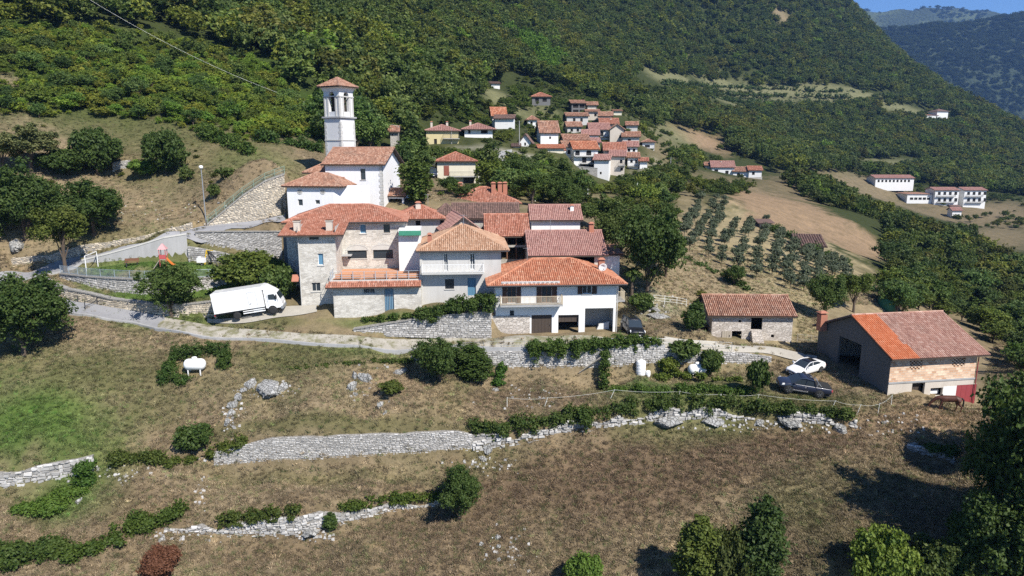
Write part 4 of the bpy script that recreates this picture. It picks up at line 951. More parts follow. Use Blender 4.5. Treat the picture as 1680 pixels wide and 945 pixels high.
# church
f=house('church','white church with tiled roof, low sacristy and small porch',533,268,106,626,9.5,-7,h=9.2,rise=2.2,kind='gx',mat='church',tile='t_old',ov=(.55,.7,.55,.5),front=[(591,277,600,295)],cat='church',seed=31)
r=f.root; window(r,f,f.front[0],cross=False,frame='dwood')
m=MB(); 
for i in range(22): z=.2+i*.42; s_=.5 if i%2 else .32; m.box(f.w-s_,-.05,z,f.w+.05,-.004,z+.38,.5); m.box(f.w+.004,-.05,z,f.w+.05,s_*.9,z+.38)
stuff(m.build('quoins',M['stonetrim'],r))
fs=Frame(470,304,101.5,-7,h=6.0); ws=fs.width(546.5); dsx=f.o-fs.o
def toc(mb,F): return tohouse(mb,F,f)
def cw_(q,F): return rr(q,F)
ops=[rr((488.5,327,497,337.5),fs),rr((517,328,525,335),fs)]
m=MB(); facade(m,'x',0,0,ws,-2,fs.h,ops); facade(m,'y',ws,0,6,-2,fs.h,[],inn=-1); facade(m,'y',0,0,6,-2,fs.h,[])
m.poly([(ws,0,-2),(ws+4.6,2.3,-2),(ws+4.6,2.3,fs.h),(ws,0,fs.h)]); toc(m,fs).build('sacristy_wall',M['church'],r)
for q in ops:
    rel=(Matrix.Rotation(-f.yaw,4,'Z')@Matrix.Translation(fs.o-f.o)@Matrix.Rotation(fs.yaw,4,'Z')); w_=window(r,fs,q,cross=False,frame='stonetrim',sill=False); w_.matrix_local=rel
for pxo in (492,529.5):
    x,_,z=fs.loc(pxo,314.5); m=MB()
    m.lathe([(.40,-.05),(.40,.1),(.27,.1),(.27,-.05)],14,(x,0,z),ax='y'); o=toc(m,fs).build('round_window',M['stonetrim'],r)
    m=MB(); m.lathe([(.28,-.02),(.28,.02)],14,(x,0,z),ax='y'); toc(m,fs).build('pane',M['dark'],o)
rel=(Matrix.Rotation(-f.yaw,4,'Z')@Matrix.Translation(fs.o-f.o)@Matrix.Rotation(fs.yaw,4,'Z'))
d_=roof(r,0,ws+1.2,0,6.5,fs.h,1.55,'hip','t_old',(.45,.5,.3,.6),seed=32,name='sacristy_roof'); d_['ro'].matrix_local=rel
fa=Frame(505,281,109,-7,h=6); wa=fa.width(536); m=MB(); m.box(0,0,0,wa,4,fa.h); toc(m,fa).build('apse_wall',M['church'],r)
rel=(Matrix.Rotation(-f.yaw,4,'Z')@Matrix.Translation(fa.o-f.o)@Matrix.Rotation(fa.yaw,4,'Z'))
d_=roof(r,0,wa+1.5,0,5,fa.h,1.3,'hip','t_old',(.6,.4,.3,.7),seed=33,name='apse_roof'); d_['ro'].matrix_local=rel
m=MB(); m.box(-.3,-.5,7.05,3.0,-.004,7.2); m.build('string_course',M['t_old'],r)
# porch on the right wall
gw=f.d; px0=f.w; y0,y1=2.6,5.6
m=MB(); zt=f.h-5.4
for y in (y0+.15,y1-.15): m.box(px0+2.2,y-.15,-2,px0+2.5,y+.15,zt)
m.box(px0+.01,y0,zt,px0+2.5,y1,zt+.5); m.build('porch_arcade',M['church'],r)
roof(r,px0,px0+2.5,y0,y1,zt+.5,.9,'gx','t_old',(.3,.4,.3,.0),seed=34,name='porch_roof')
m=MB(); n=8; 
m.poly([(px0+.02,y0+.5,-2),(px0+.02,y1-.5,-2),(px0+.02,y1-.5,zt-.6),(px0+.02,(y0+y1)/2,zt-.1),(px0+.02,y0+.5,zt-.6)]); m.build('church_door',M['dwood'],r)
CH=f
# bell tower: its plan is turned a little, two faces show
def belltower():
    c=P(559.5,249,113.5); zt=P(557,136,113.5).z; zb=c.z-9; s=1.64; yaw=R(-28)
    root=thing('bell_tower','tall white bell tower with arched belfry and red pyramid roof','bell tower',(c.x,c.y,zb),yaw)
    h=zt-zb; zc=P(557,195.5,113.5).z-zb; zm=P(557,230,113.5).z-zb
    m=MB(); k=s; z_b=zc+.25; top=h-1.3
    # shaft, slightly battered
    def ring(a,z): return [(-a,-a,z),(a,-a,z),(a,a,z),(-a,a,z)]
    m.loft([ring(k*1.04,-3),ring(k,zc)]); m.build('shaft',M['towerstone'],root)
    m=MB(); q=k*.99
    for i in range(30):
        z=.3+i*.46
        if z>zc-.6: break
        L_=.5 if i%2 else .34
        for sx,sy in ((-1,-1),(1,-1),(1,1),(-1,1)):
            e=k*(1.04-.04*(z+3)/(zc+3))+.03; m.box(min(sx*e,sx*(e-L_)),min(sy*e,sy*(e-L_)),z,max(sx*e,sx*(e-L_)),max(sy*e,sy*(e-L_)),z+.4)
    stuff(m.build('quoins',M['stonetrim'],root))
    m=MB(); m.box(-k*1.03-.06,-k*1.03-.06,zm-.08,k*1.03+.06,k*1.03+.06,zm+.08); m.build('string_course',M['stonetrim'],root)
    m=MB(); m.box(-k-.28,-k-.28,zc+.12,k+.28,k+.28,zc+.34); m.box(-k-.14,-k-.14,zc,k+.14,k+.14,zc+.12); m.build('cornice',M['concrete'],root)
    # belfry with one arched opening a side
    m=MB(); a=k*.97; hw=.58; zs=zc+1.1; zp=zc+.34+3.2
    for ang in range(4):
        ca,sa=math.cos(ang*math.pi/2),math.sin(ang*math.pi/2)
        def pt(x,y,z): return (x*ca-y*sa,x*sa+y*ca,z)
        N=10; z0=zc+.34; arc=[(hw*math.cos(math.pi-math.pi*i/N),zp+hw*1.0*math.sin(math.pi*i/N)) for i in range(N+1)]
        for y in (-a,-a+.5):
            m.poly([pt(-a,y,z0),pt(-hw,y,z0),pt(-hw,y,top),pt(-a,y,top)]); m.poly([pt(hw,y,z0),pt(a,y,z0),pt(a,y,top),pt(hw,y,top)])
            m.poly([pt(-hw,y,z0),pt(hw,y,z0),pt(hw,y,zs),pt(-hw,y,zs)])
            for i in range(N): m.poly([pt(arc[i][0],y,arc[i][1]),pt(arc[i+1][0],y,arc[i+1][1]),pt(arc[i+1][0],y,top),pt(arc[i][0],y,top)])
        pr=[(-hw,zs)]+arc+[(hw,zs)]
        for (x0,za),(x1,zb_) in zip(pr,pr[1:]+pr[:1]): m.poly([pt(x0,-a,za),pt(x1,-a,zb_),pt(x1,-a+.5,zb_),pt(x0,-a+.5,za)])
    m.build('belfry',M['towerstone'],root)
    m=MB()
    for ang in range(4):
        ca,sa=math.cos(ang*math.pi/2),math.sin(ang*math.pi/2)
        for x in (-a+.16,-.8,.8,a-.16):
            V8=[(x-.13,-a-.07),(x+.13,-a-.07),(x+.13,-a-.004),(x-.13,-a-.004)]
            m.hexa([(p*ca-q_*sa,p*sa+q_*ca,z) for z in (zc+.34,zp-.25) for p,q_ in V8])
        V8=[(-a-.08,-a-.12),(a+.08,-a-.12),(a+.08,-a-.003),(-a-.08,-a-.003)]
        m.hexa([(p*ca-q_*sa,p*sa+q_*ca,z) for z in (zp-.22,zp-.05) for p,q_ in V8])
        m.hexa([(p*ca-q_*sa,p*sa+q_*ca,z) for z in (zp+.95,zp+1.12) for p,q_ in V8])
    m.build('pilasters',M['stonetrim'],root)
    m=MB(); m.loft([ring(a+.05,top-.05),ring(a+.2,top+.3),ring(a+.42,top+.5),ring(a+.42,top+.62)]); m.build('eaves_cornice',M['white'],root)
    m=MB(); m.lathe([(.02,.55),(.3,.5),(.36,.1),(.42,-.3),(.6,-.62),(.56,-.62),(.3,-.2),(.02,.2)],16,(0,0,zp-.4)); m.build('bell',M['bronze'],root,True)
    m=MB(); m.box(-a+.3,-.1,zp+.2,a-.3,.1,zp+.4); m.build('bell_beam',M['dwood'],root)
    m=MB()  # crossed dark panels added inside to block the view and darken the arches
    for an in (.785,2.356):
        c_,s_=math.cos(an),math.sin(an); m.hexa([(x*c_-y*s_,x*s_+y*c_,z) for z in (zc+.36,zp+.2) for x,y in ((-1.1,-.06),(1.1,-.06),(1.1,.06),(-1.1,.06))])
    m.build('added_arch_screen',M['dwood'],root)
    m=MB(); m.box(-a+.52,-a+.52,zc+.3,a-.52,a-.52,zc+.36); m.build('belfry_floor',M['dwood'],root)
    roof(root,-a,a,-a,a,top+.98,1.0,'pyr','t_old',(.68,.68,.68,.68),.26,.4,41)
    return root
belltower()
# stone barn
f=house('stone_barn','small rubble stone barn with weathered tiled roof',1169,515,81.5,1302,6.5,-2,pyb=561,rise=1.55,kind='gx',mat='barnstone',tile='t_old',ov=(.5,.35,.5,.7),front=[(1233,519,1250,541),(1201,543,1216,559),(1265,549,1270,554),(1212,525,1216,529)],seed=51,hgt=1.25,cat='barn')
m=MB(); q=f.front[0]
for i in range(6): m.box(q[0]+.0+i*.0-.05,-1.3+i*.0,0,q[2],0,0.001) if False else None
x0=q[0]+.05
for i in range(7): m.box(x0-.15+.02*i,-1.9+i*.26,-.4,x0+1.2,-1.9+(i+1)*.26,.1+i*.24)
m.build('stone_steps',M['barnstone'],f.root)
q=f.front[1]; door(f.root,(q[0]-1.2,q[1],q[0]-.1,q[3]),'post',depth=-.08,planks=4)
m=MB(); m.box(-2.2,1.0,f.h-1.9,-.02,4.5,f.h-1.8); m.box(-2.1,.9,0,-1.98,1.02,f.h-1.0); m.build('lean_to',M['dwood'],f.root)
m=MB()
rnd=random.Random(8)
# big barn
fb_=Frame(1463,583,66.4,9,pyb=640)
M['t_barn']=tiles('barn_roof_tiles',[(.33,.17,.13),(.44,.25,.19),(.54,.36,.29)],(.26,.18,.14),.4)
M['darkshade']=plaster('shaded_gable_render',(.14,.135,.13),(.10,.10,.095),.5)  # shade of the left gable side is put into this dark colour
F=fb_; F.w=F.width(1604); F.d=12.4
root=thing('big_barn','large barn of orange clay blocks with patched red roof','barn',F.o,F.yaw); f=F
ops=[rr((1494,587,1512,606),F),rr((1564,582,1582,601),F),rr((1497,629,1515,652),F),rr((1527,637,1545,649),F),rr((1570,632,1598,664),F)]
zband=F.loc(1470,628)[2]; zb2=ops[2][3]+.25
m=MB(); facade(m,'x',0,0,F.w,zb2,F.h,ops[:2]); m.build('block_wall',M['block'],root)
m=MB(); facade(m,'x',0,0,F.w,-3.2,zb2,ops[2:]); facade(m,'x',F.d,0,F.w,-3,F.h,[],inn=-1); facade(m,'y',F.w,0,F.d,-3,F.h,[],inn=-1,gable=(F.d/2,F.h+2.6)); m.build('wall',M['beige'],root)
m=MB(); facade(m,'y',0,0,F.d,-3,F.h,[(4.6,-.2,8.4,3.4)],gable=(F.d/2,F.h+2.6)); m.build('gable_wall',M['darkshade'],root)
d_=roof(root,0,F.w,0,F.d,F.h,2.6,'gx','t_barn',(.75,.75,.6,.5),.22,.38,52)
# the orange patch at the verge: new tiles laid on the first columns
tl_=[o for o in d_['ro'].children if o.name.startswith('roof_tiles')][0]; me=tl_.data
q=d_['slopes'][0]; 
M['t_patch']=tiles('new_orange_tiles',[(.50,.15,.06),(.58,.19,.085),(.62,.25,.13)],(.34,.14,.08),.3); me.materials.append(M['t_patch'])
for p in me.polygons:
    c=p.center
    s_=(c.x-q[0].x)/(q[1].x-q[0].x); t_=(c.y-q[0].y)/(q[3].y-q[0].y)
    lim=.265-.10*(1-t_)*0+ (-.02 if t_<.45 else .0) + (.03 if t_<.3 else 0)
    if 0<=t_<1 and s_<lim: p.material_index=1
for w_ in ops[:2]:
    m=MB(); x0,z0,x1,z1=w_
    nx_,nz=7,8
    for i in range(nx_):
        for j in range(nz):
            if (i+j)%2==0: m.box(x0+(x1-x0)*i/nx_,.02,z0+(z1-z0)*j/nz,x0+(x1-x0)*(i+1)/nx_,.2,z0+(z1-z0)*(j+1)/nz,.2)
    stuff(m.build('brick_lattice',M['block'],root))
door(root,ops[2],'dwood',planks=4,depth=.5); door(root,ops[4],'reddoor',planks=4,depth=.02)
m=MB(); x0=ops[3][2]; m.box(x0+.05,-.02,ops[4][1],ops[4][0]-.03,.0-.003,ops[3][3]+.1); m.build('white_panel',M['white'],root)
m=MB(); m.box(ops[3][0]+.3,.4,ops[3][1]+.1,ops[3][2]-.1,.6,ops[3][3]-.35); m.build('trough',M['wmetal'],root)
m=MB(); m.box(-.02,-.07,zb2-.16,F.w+.02,-.003,zb2+.02); m.build('concrete_band',M['concrete'],root)
m=MB(); m.tube((F.w+.08,-.1,-3),(F.w+.08,-.1,F.h-.2),.05); m.build('downpipe',M['reddoor'],root)
chimney(root,-.6,F.d-1.4,F.h-.3,F.h+1.6,'t_new',.8)
BARN=F

# television aerials on the roofs
def aerial(root,x,y,z,h=1.8):
    m=MB(); m.tube((x,y,z),(x,y,z+h),.025,n=5); m.tube((x-.5,y,z+h-.1),(x+.5,y,z+h-.1),.015,n=4)
    for k in range(6): m.tube((x-.45+k*.18,y-.22,z+h-.1),(x-.45+k*.18,y+.22,z+h-.1),.01,n=4)
    m.build('aerial',M['metal'],root)
for nm,x,y,z,h in (('white_house',4,4.6,7.4,1.9),('grey_house',5,5,9.5,1.8),('tall_stone_house',9,4.5,11,2.0),('pink_roofed_house',3,4.4,8.5,1.8),('red_roofed_house',4,4,8.3,1.6)):
    aerial(bpy.data.objects[nm],x,y,z,h)
# ================================================================ the upper village and the valley
PROT=[]  # (x0,y0,x1,y1,Y): what each far building shows in the photo; trees are kept from growing in front of it
def far(name,label,x0,ye,x1,yb,Y,d,yaw,rise,kind,mat,tile,front=(),cat='house',cw=.5,ov=.6,bal=None,chim=(),pane='dark',group=None,shut=None):
    f=house(name,label,x0,ye,Y,x1,d,yaw,pyb=yb,rise=rise,kind=kind,mat=mat,tile=tile,ov=(ov,ov,ov,ov),front=front,cw=cw,cl=.55 if cw else .4,below=4,hgt=1.5,seed=int(x0),cat=cat,group=group)
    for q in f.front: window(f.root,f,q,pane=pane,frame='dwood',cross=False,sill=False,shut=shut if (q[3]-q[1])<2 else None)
    if bal: 
        for (a,b,z) in bal: balcony(f.root,f.loc(a,z)[0],f.loc(b,z)[0],f.loc(a,z)[2],1.2,'concrete','dmetal',1.0,.25)
    for (px,h) in chim: x=f.loc(px,ye)[0]; chimney(f.root,x,d*.4,f.h+rise*.4,f.h+rise*.4+h,'beige',.6)
    PROT.append((x0-5,ye-12,x1+5,yb-3,Y)); return f
f=far('cream_house','cream house with one red brown shutter and a corner balcony',717,264,780,303,155,9,6,1.7,'hip','cream','t_new',cw=.35,bal=[(738,781,289)])
q=f.rect((728,272,737,288)); m=MB(); m.box(q[0],-.06,q[1],q[2],-.004,q[3]); m.build('shutter',M['redshutter'],f.root)
q=f.rect((760,290,778,303)); m=MB(); m.box(q[0],-.03,q[1],q[2],-.004,q[3]); m.build('dark_garage_panel',M['dwood'],f.root)  # thin dark panel set low on the front wall
m=MB(); m.box(f.w+.8,-.9,0,f.w+1.0,-.7,f.h-.2); m.box(f.w+.8,4,0,f.w+1,4.2,f.h-.2); m.build('porch_post',M['stonetrim'],f.root)
far('yellow_house','yellow house with wide red roof and dark balcony side',699,214,752,240,195,9,6,1.5,'hip','yellow','t_pink',[(712,228,717,237)],bal=[(727,754,227)],chim=[(708,1.6),(734,1.6)])
far('white_villa','white villa with broad pale red roof behind the yellow house',762,211,808,230,205,9,4,1.5,'hip','white','t_pink',[(768,213,772,219),(789,213,800,219)],chim=[(772,1.4)],ov=1.0)
far('orange_roof_house','small white house with steep bright orange roof',808,189,830,204,240,7,8,2.6,'gx','white','t_orange',[(812,193,815,198)])
far('lower_annexe','low white annexe with brown roof under the orange roofed house',812,194,842,206,236,4,-8,1.,'gx','white','t_brown')
far('hillside_hut','dark timber hut with red roof high at the forest edge',873,158,903,169,290,7,4,1.6,'hip','dgrey','t_new',[(878,161,884,167),(890,161,897,167)])
far('white_hut','tiny white hut on the meadow at the forest edge',806,137,820,147,325,4,10,1.0,'shed','white','t_brown')
far('concrete_house','unfinished concrete house with open storeys',938,169,960,187,300,7,6,1.2,'gx','dgrey','t_old',[(940,171,949,177),(951,171,959,177),(940,180,949,185),(951,180,959,185)])
far('grey_row_house','grey house with flat old roof below the concrete house',930,190,965,206,285,7,4,1.2,'gx','grey','t_old',[(940,194,944,200),(952,194,956,200)])
far('beige_row_house','beige house with blank wall in the upper row',962,183,983,198,292,6,0,.8,'gx','beige','t_old',[(975,186,979,191)])
far('pink_roof_house','village house with pink roof and shaded balcony',968,212,1000,231,262,8,2,2.2,'gx','white','t_pink',[(972,215,978,222),(985,215,990,224)],bal=[(984,1000,224)])
far('pink_roof_house','village house with bright pink roof in the upper village',985,203,1014,222,270,9,-4,2.0,'gx','beige','t_new',chim=[(1003,1.2)])
far('beige_gable_house','tall beige house turning its gable to the valley',1001,212,1024,236,258,9,-3,1.8,'gy','beige','t_old',[(1016,222,1019,227)])
far('white_gable_house','white house with steep grey gable wall at the village edge',887,216,916,235,222,7,8,3.2,'gx','white','t_old',[(901,224,904,228)])
far('pale_garden_wall_house','low pale building with orange roof strip below the white gable house',885,243,925,250,215,3,8,.9,'shed','cream','t_orange',cw=.4)
far('low_roof_house','low house with pinkish roof at the village centre',926,229,966,240,232,7,6,1.6,'gx','cream','t_old')
f=far('orange_roof_village_house','large village house with orange roof over two dark balconies',942,244,981,280,222,8,8,2.2,'gx','white','t_orange',[(944,247,951,255),(962,247,970,255),(955,258,962,267),(970,258,978,267),(950,270,978,279)],bal=[(952,986,268),(942,975,256)])
far('white_tower_house','narrow white house front beside the two balconies',975,262,999,300,216,8,-14,1.4,'gx','white','t_pink',[(984,282,987,286)])
far('pink_gable_house','house with long pink roof facing the valley',992,246,1026,262,226,8,-3,2.2,'gx','beige','t_new')
far('tall_beige_house','tall beige village house with red shuttered window',1001,256,1025,288,220,8,-10,1.6,'gx','beige','t_pink',[(1017,262,1021,268),(1018,275,1022,280)],bal=[(1015,1026,271)])
far('end_house','last white house on the right of the village with old roof',1030,258,1048,278,224,7,-6,1.3,'gx','white','t_old',[(1034,262,1038,267),(1042,262,1045,267)],bal=[(1030,1049,272)])
far('small_orange_shed','small shed with orange roof right of the village',1050,264,1062,272,222,4,-6,.8,'gx','white','t_new')
far('side_house','pale house among trees right of the upper village',1054,233,1074,246,275,7,-10,1.0,'hip','white','t_old',[(1058,238,1066,242)],bal=[(1054,1074,243)])
far('dark_roof_cottage','small white cottage with dark grey roof by the pole',853,232,871,243,205,6,-6,2.0,'gy','white','t_brown',[(860,234,863,239)])
far('stone_ruin_house','small pale house half hidden by trees right of the tower',640,215,652,229,165,4,8,1.0,'gx','stonegrey','t_old',[(643,219,645,223)])
far('cream_hut','small cream hut at the wood above the village',1007,182,1020,190,310,4,0,.6,'shed','cream','t_old')
# hamlet on the saddle to the right
far('hamlet_house','white hamlet house with long red pink roof',1168,274,1205,292,330,10,-8,2.6,'gx','white','t_pink',[(1172,278,1178,284),(1190,280,1195,287)],chim=[(1185,1.5)])
far('hamlet_house','hamlet house with greyish roof in the middle of the row',1203,281,1228,294,328,8,-8,1.8,'gx','white','t_old',[(1209,284,1214,290)])
far('hamlet_house','hamlet house at the right end with small red roof',1229,279,1250,291,326,7,-8,1.6,'gx','white','t_new',[(1234,282,1238,287)])
far('hamlet_shed','pale blue shed left of the hamlet houses',1157,271,1176,279,334,6,-8,1.2,'gx','grey','t_old')
# buildings on the valley shelf
f=far('long_low_building','long low white building with banded red roof on the valley shelf',1437,292,1500,302,420,12,-2,1.4,'gx','white','t_pink',[(1440+i*6.2,295,1443+i*6.2,299) for i in range(9)],cat='building',cw=.8)
for i,(x0,x1,l) in enumerate(((1535,1574,'left of the two valley apartment blocks, red roof and white balconies'),(1583,1619,'right of the two valley apartment blocks, red roof and beige side'))):
    f=far('apartment_block',l,x0,312,x1,337,402,11,-3,1.2,'gx','white','t_pink',[(x0+4+k*9,315,x0+8+k*9,320) for k in range(4)]+[(x0+4+k*9,325,x0+8+k*9,331) for k in range(4)],cat='apartment block',cw=.8,bal=[(x0+1,x1-8,322),(x0+1,x1-8,332)],group='apartment blocks on the valley shelf')
far('low_white_building','low white flat building left of the apartment blocks',1489,318,1530,331,405,12,-3,.6,'hip','white','t_old',[(1493+k*7,324,1498+k*7,328) for k in range(5)],cat='building',cw=0)
far('small_white_cottage','small white cottage with pink roof in front of the apartment blocks',1563,345,1578,354,375,5,-4,1.3,'gx','white','t_pink')
far('hill_farm','far white farmhouse on the wooded spur',1538,182,1556,193,725,12,10,2.5,'hip','white','t_brown',cw=0,ov=1)
far('hill_farm_wall','low white walled annexe beside the far spur farmhouse',1521,189,1540,195,722,8,10,1,'shed','white','t_old',cw=0)
far('orchard_shed','brown roofed open shed at the upper edge of the orchard',1311,403,1352,411,139,7,-14,1.3,'shed','dgrey','t_brown',cw=.5)
far('orchard_hut','small grey concrete hut at the top of the orchard',1247,365,1266,377,160,4,-8,.3,'shed','concrete','t_brown',cw=0)
far('red_sheet_shed','little rust brown shed behind the apartment field',1562,0+338,1575,343,398,4,0,.5,'shed','grey','t_brown',cw=0)

# more houses packed into the upper village
for a in [('village_house','grey stone house squeezed left of the pink roofs',931,207,954,222,275,6,6,1.6,'gx','grey','t_old',[(936,211,940,216),(946,211,950,216)]),
 ('village_house','small white house with old roof behind the orange roofed house',956,221,982,232,246,6,-4,1.6,'gx','white','t_pink',[(962,224,966,228)]),
 ('village_house','beige house with brown roof at the top of the village row',983,190,1004,203,285,6,-6,1.5,'gx','beige','t_old',[(988,194,992,199)]),
 ('village_house','long brown roofed house right of the tall beige gable',1022,224,1049,238,255,7,-8,1.6,'gx','grey','t_old',[(1030,228,1035,234)]),
 ('village_house','narrow white house left of the two dark balconies',926,240,943,262,226,6,10,1.5,'gx','white','t_old',[(931,246,936,253)]),
 ('village_house','low stone house under the pink roofed balcony house',962,233,984,243,238,5,4,1.2,'gx','grey','t_pink',[]),
 ('village_house','white house with old roof in front of the long brown roof',1024,240,1046,256,236,6,-6,1.5,'gx','white','t_pink',[(1030,244,1034,249),(1038,244,1042,249)]),
 ('village_house','pale house at the lane on the left of the village',912,246,926,262,218,5,10,1.2,'gx','cream','t_new',[]),
 ('village_house','small house with old roof behind the concrete house',964,172,980,180,305,5,0,1.2,'gx','beige','t_old',[]),
 ('village_house','little stone house on the meadow edge right of the village',1028,205,1046,216,285,5,-6,1.2,'gx','grey','t_old',[]),
 ('garden_shed','small garden shed with rusty roof below the white villa',842,240,852,246,200,3,0,.6,'shed','white','t_brown',[]),
 ('village_house','white house peeping from the trees left of the grey gable',866,196,882,206,262,6,4,1.3,'hip','white','t_old',[(870,199,874,203)])]: far(*a[:13],a[13])
def farwall(label,pts_,Y,h=1.6,mat='concrete'):
    o=P(pts_[0][0],pts_[0][1],Y if not isinstance(Y,(list,tuple)) else Y[0]); t=thing('terrace_wall',label,'wall',o); m=MB(); V_=[P(x,y,(Y if not isinstance(Y,(list,tuple)) else Y[i]))-o for i,(x,y) in enumerate(pts_)]
    for a,b in zip(V_,V_[1:]): m.hexa([a+Vector((0,0,-1.3)),b+Vector((0,0,-1.3)),b+Vector((0,.4,-1.3)),a+Vector((0,.4,-1.3)),a+Vector((0,0,h)),b+Vector((0,0,h)),b+Vector((0,.4,h)),a+Vector((0,.4,h))])
    m.build('wall_body',M[mat],t); m=MB()
    for a,b in zip(V_,V_[1:]): m.hexa([a+Vector((0,-.06,h)),b+Vector((0,-.06,h)),b+Vector((0,.46,h)),a+Vector((0,.46,h)),a+Vector((0,-.06,h+.12)),b+Vector((0,-.06,h+.12)),b+Vector((0,.46,h+.12)),a+Vector((0,.46,h+.12))])
    m.build('coping',M['stonetrim'],t)
farwall('grey concrete wall along the road right of the cream house',[(783,266),(810,261),(840,256)],[172,178,185],1.6)
farwall('pale stone wall under the orange roofed village house',[(930,281),(950,284),(980,287)],[216,214,212],2.,'stonegrey')
farwall('low pale wall left of the cream house',[(690,268),(714,272)],[170,166],1.8,'stonegrey')
farwall('white wall at the lane below the last village house',[(1048,285),(1072,288),(1098,284)],[222,225,236],1.2,'white')
farwall('stone wall below the hamlet houses',[(1165,296),(1205,300),(1250,298)],[322,320,320],2.,'stonegrey')
# ================================================================ vehicles, tanks, playground, posts
def on(root,px,py,yaw): 
    g=ground(px,py); root.location=g; root.rotation_euler=(0,0,yaw); return g
def tilt_to_ground(root,yaw,la=1.5,lb=.8):
    x,y,_=root.location; c,s=math.cos(yaw),math.sin(yaw)
    zf=H(x+c*la,y+s*la); zb=H(x-c*la,y-s*la); zl=H(x-s*lb,y+c*lb); zr=H(x+s*lb,y-c*lb)
    X=Vector((c*2*la,s*2*la,zf-zb)).normalized(); Yv=Vector((-s*2*lb,c*2*lb,(zl-zr)*.6)).normalized(); Z=X.cross(Yv).normalized(); Yv=Z.cross(X)
    root.rotation_euler=Matrix((X,Yv,Z)).transposed().to_euler(); root.location.z=max((zf+zb)/2,(zl+zr)/2,root.location.z)+.03
def wheel(root,x,y,r,w_,rim='rim',spokes=5):
    s=1 if y>0 else -1
    m=MB(); m.lathe([(r*.62,-w_/2),(r*.92,-w_/2),(r,-w_*.35),(r,w_*.35),(r*.92,w_/2),(r*.62,w_/2)],20,(x,y,r),ax='y'); wo=m.build('wheel',M['rubber'],root,True)
    m=MB(); yo=y+s*w_*.3; m.lathe([(r*.64,-.02),(r*.64,.02)],18,(x,y+s*w_*.18,r),ax='y',t=.2)
    m.build('rim_disc',M['dmetal'],wo)
    m=MB()
    for k in range(spokes):
        an=2*math.pi*k/spokes; m.tube((x,yo,r),(x+math.cos(an)*r*.62,yo,r+math.sin(an)*r*.62),.045,.055,6)
    m.lathe([(r*.56,-.03),(r*.64,-.03),(r*.64,.03),(r*.56,.03)],18,(x,yo,r),ax='y'); m.build('rim',M[rim],wo)
def section(x,hw,zb,zt,tumble=.9,n=5):
    """closed ring of a car body at station x"""
    c=.10
    return [(x,-hw*.92,zb),(x,-hw,zb+.14),(x,-hw,zb+(zt-zb)*.62),(x,-hw*tumble,zt-.03),(x,-hw*tumble*.7,zt+.02),(x,0,zt+.035),(x,hw*tumble*.7,zt+.02),(x,hw*tumble,zt-.03),(x,hw,zb+(zt-zb)*.62),(x,hw,zb+.14),(x,hw*.92,zb)]
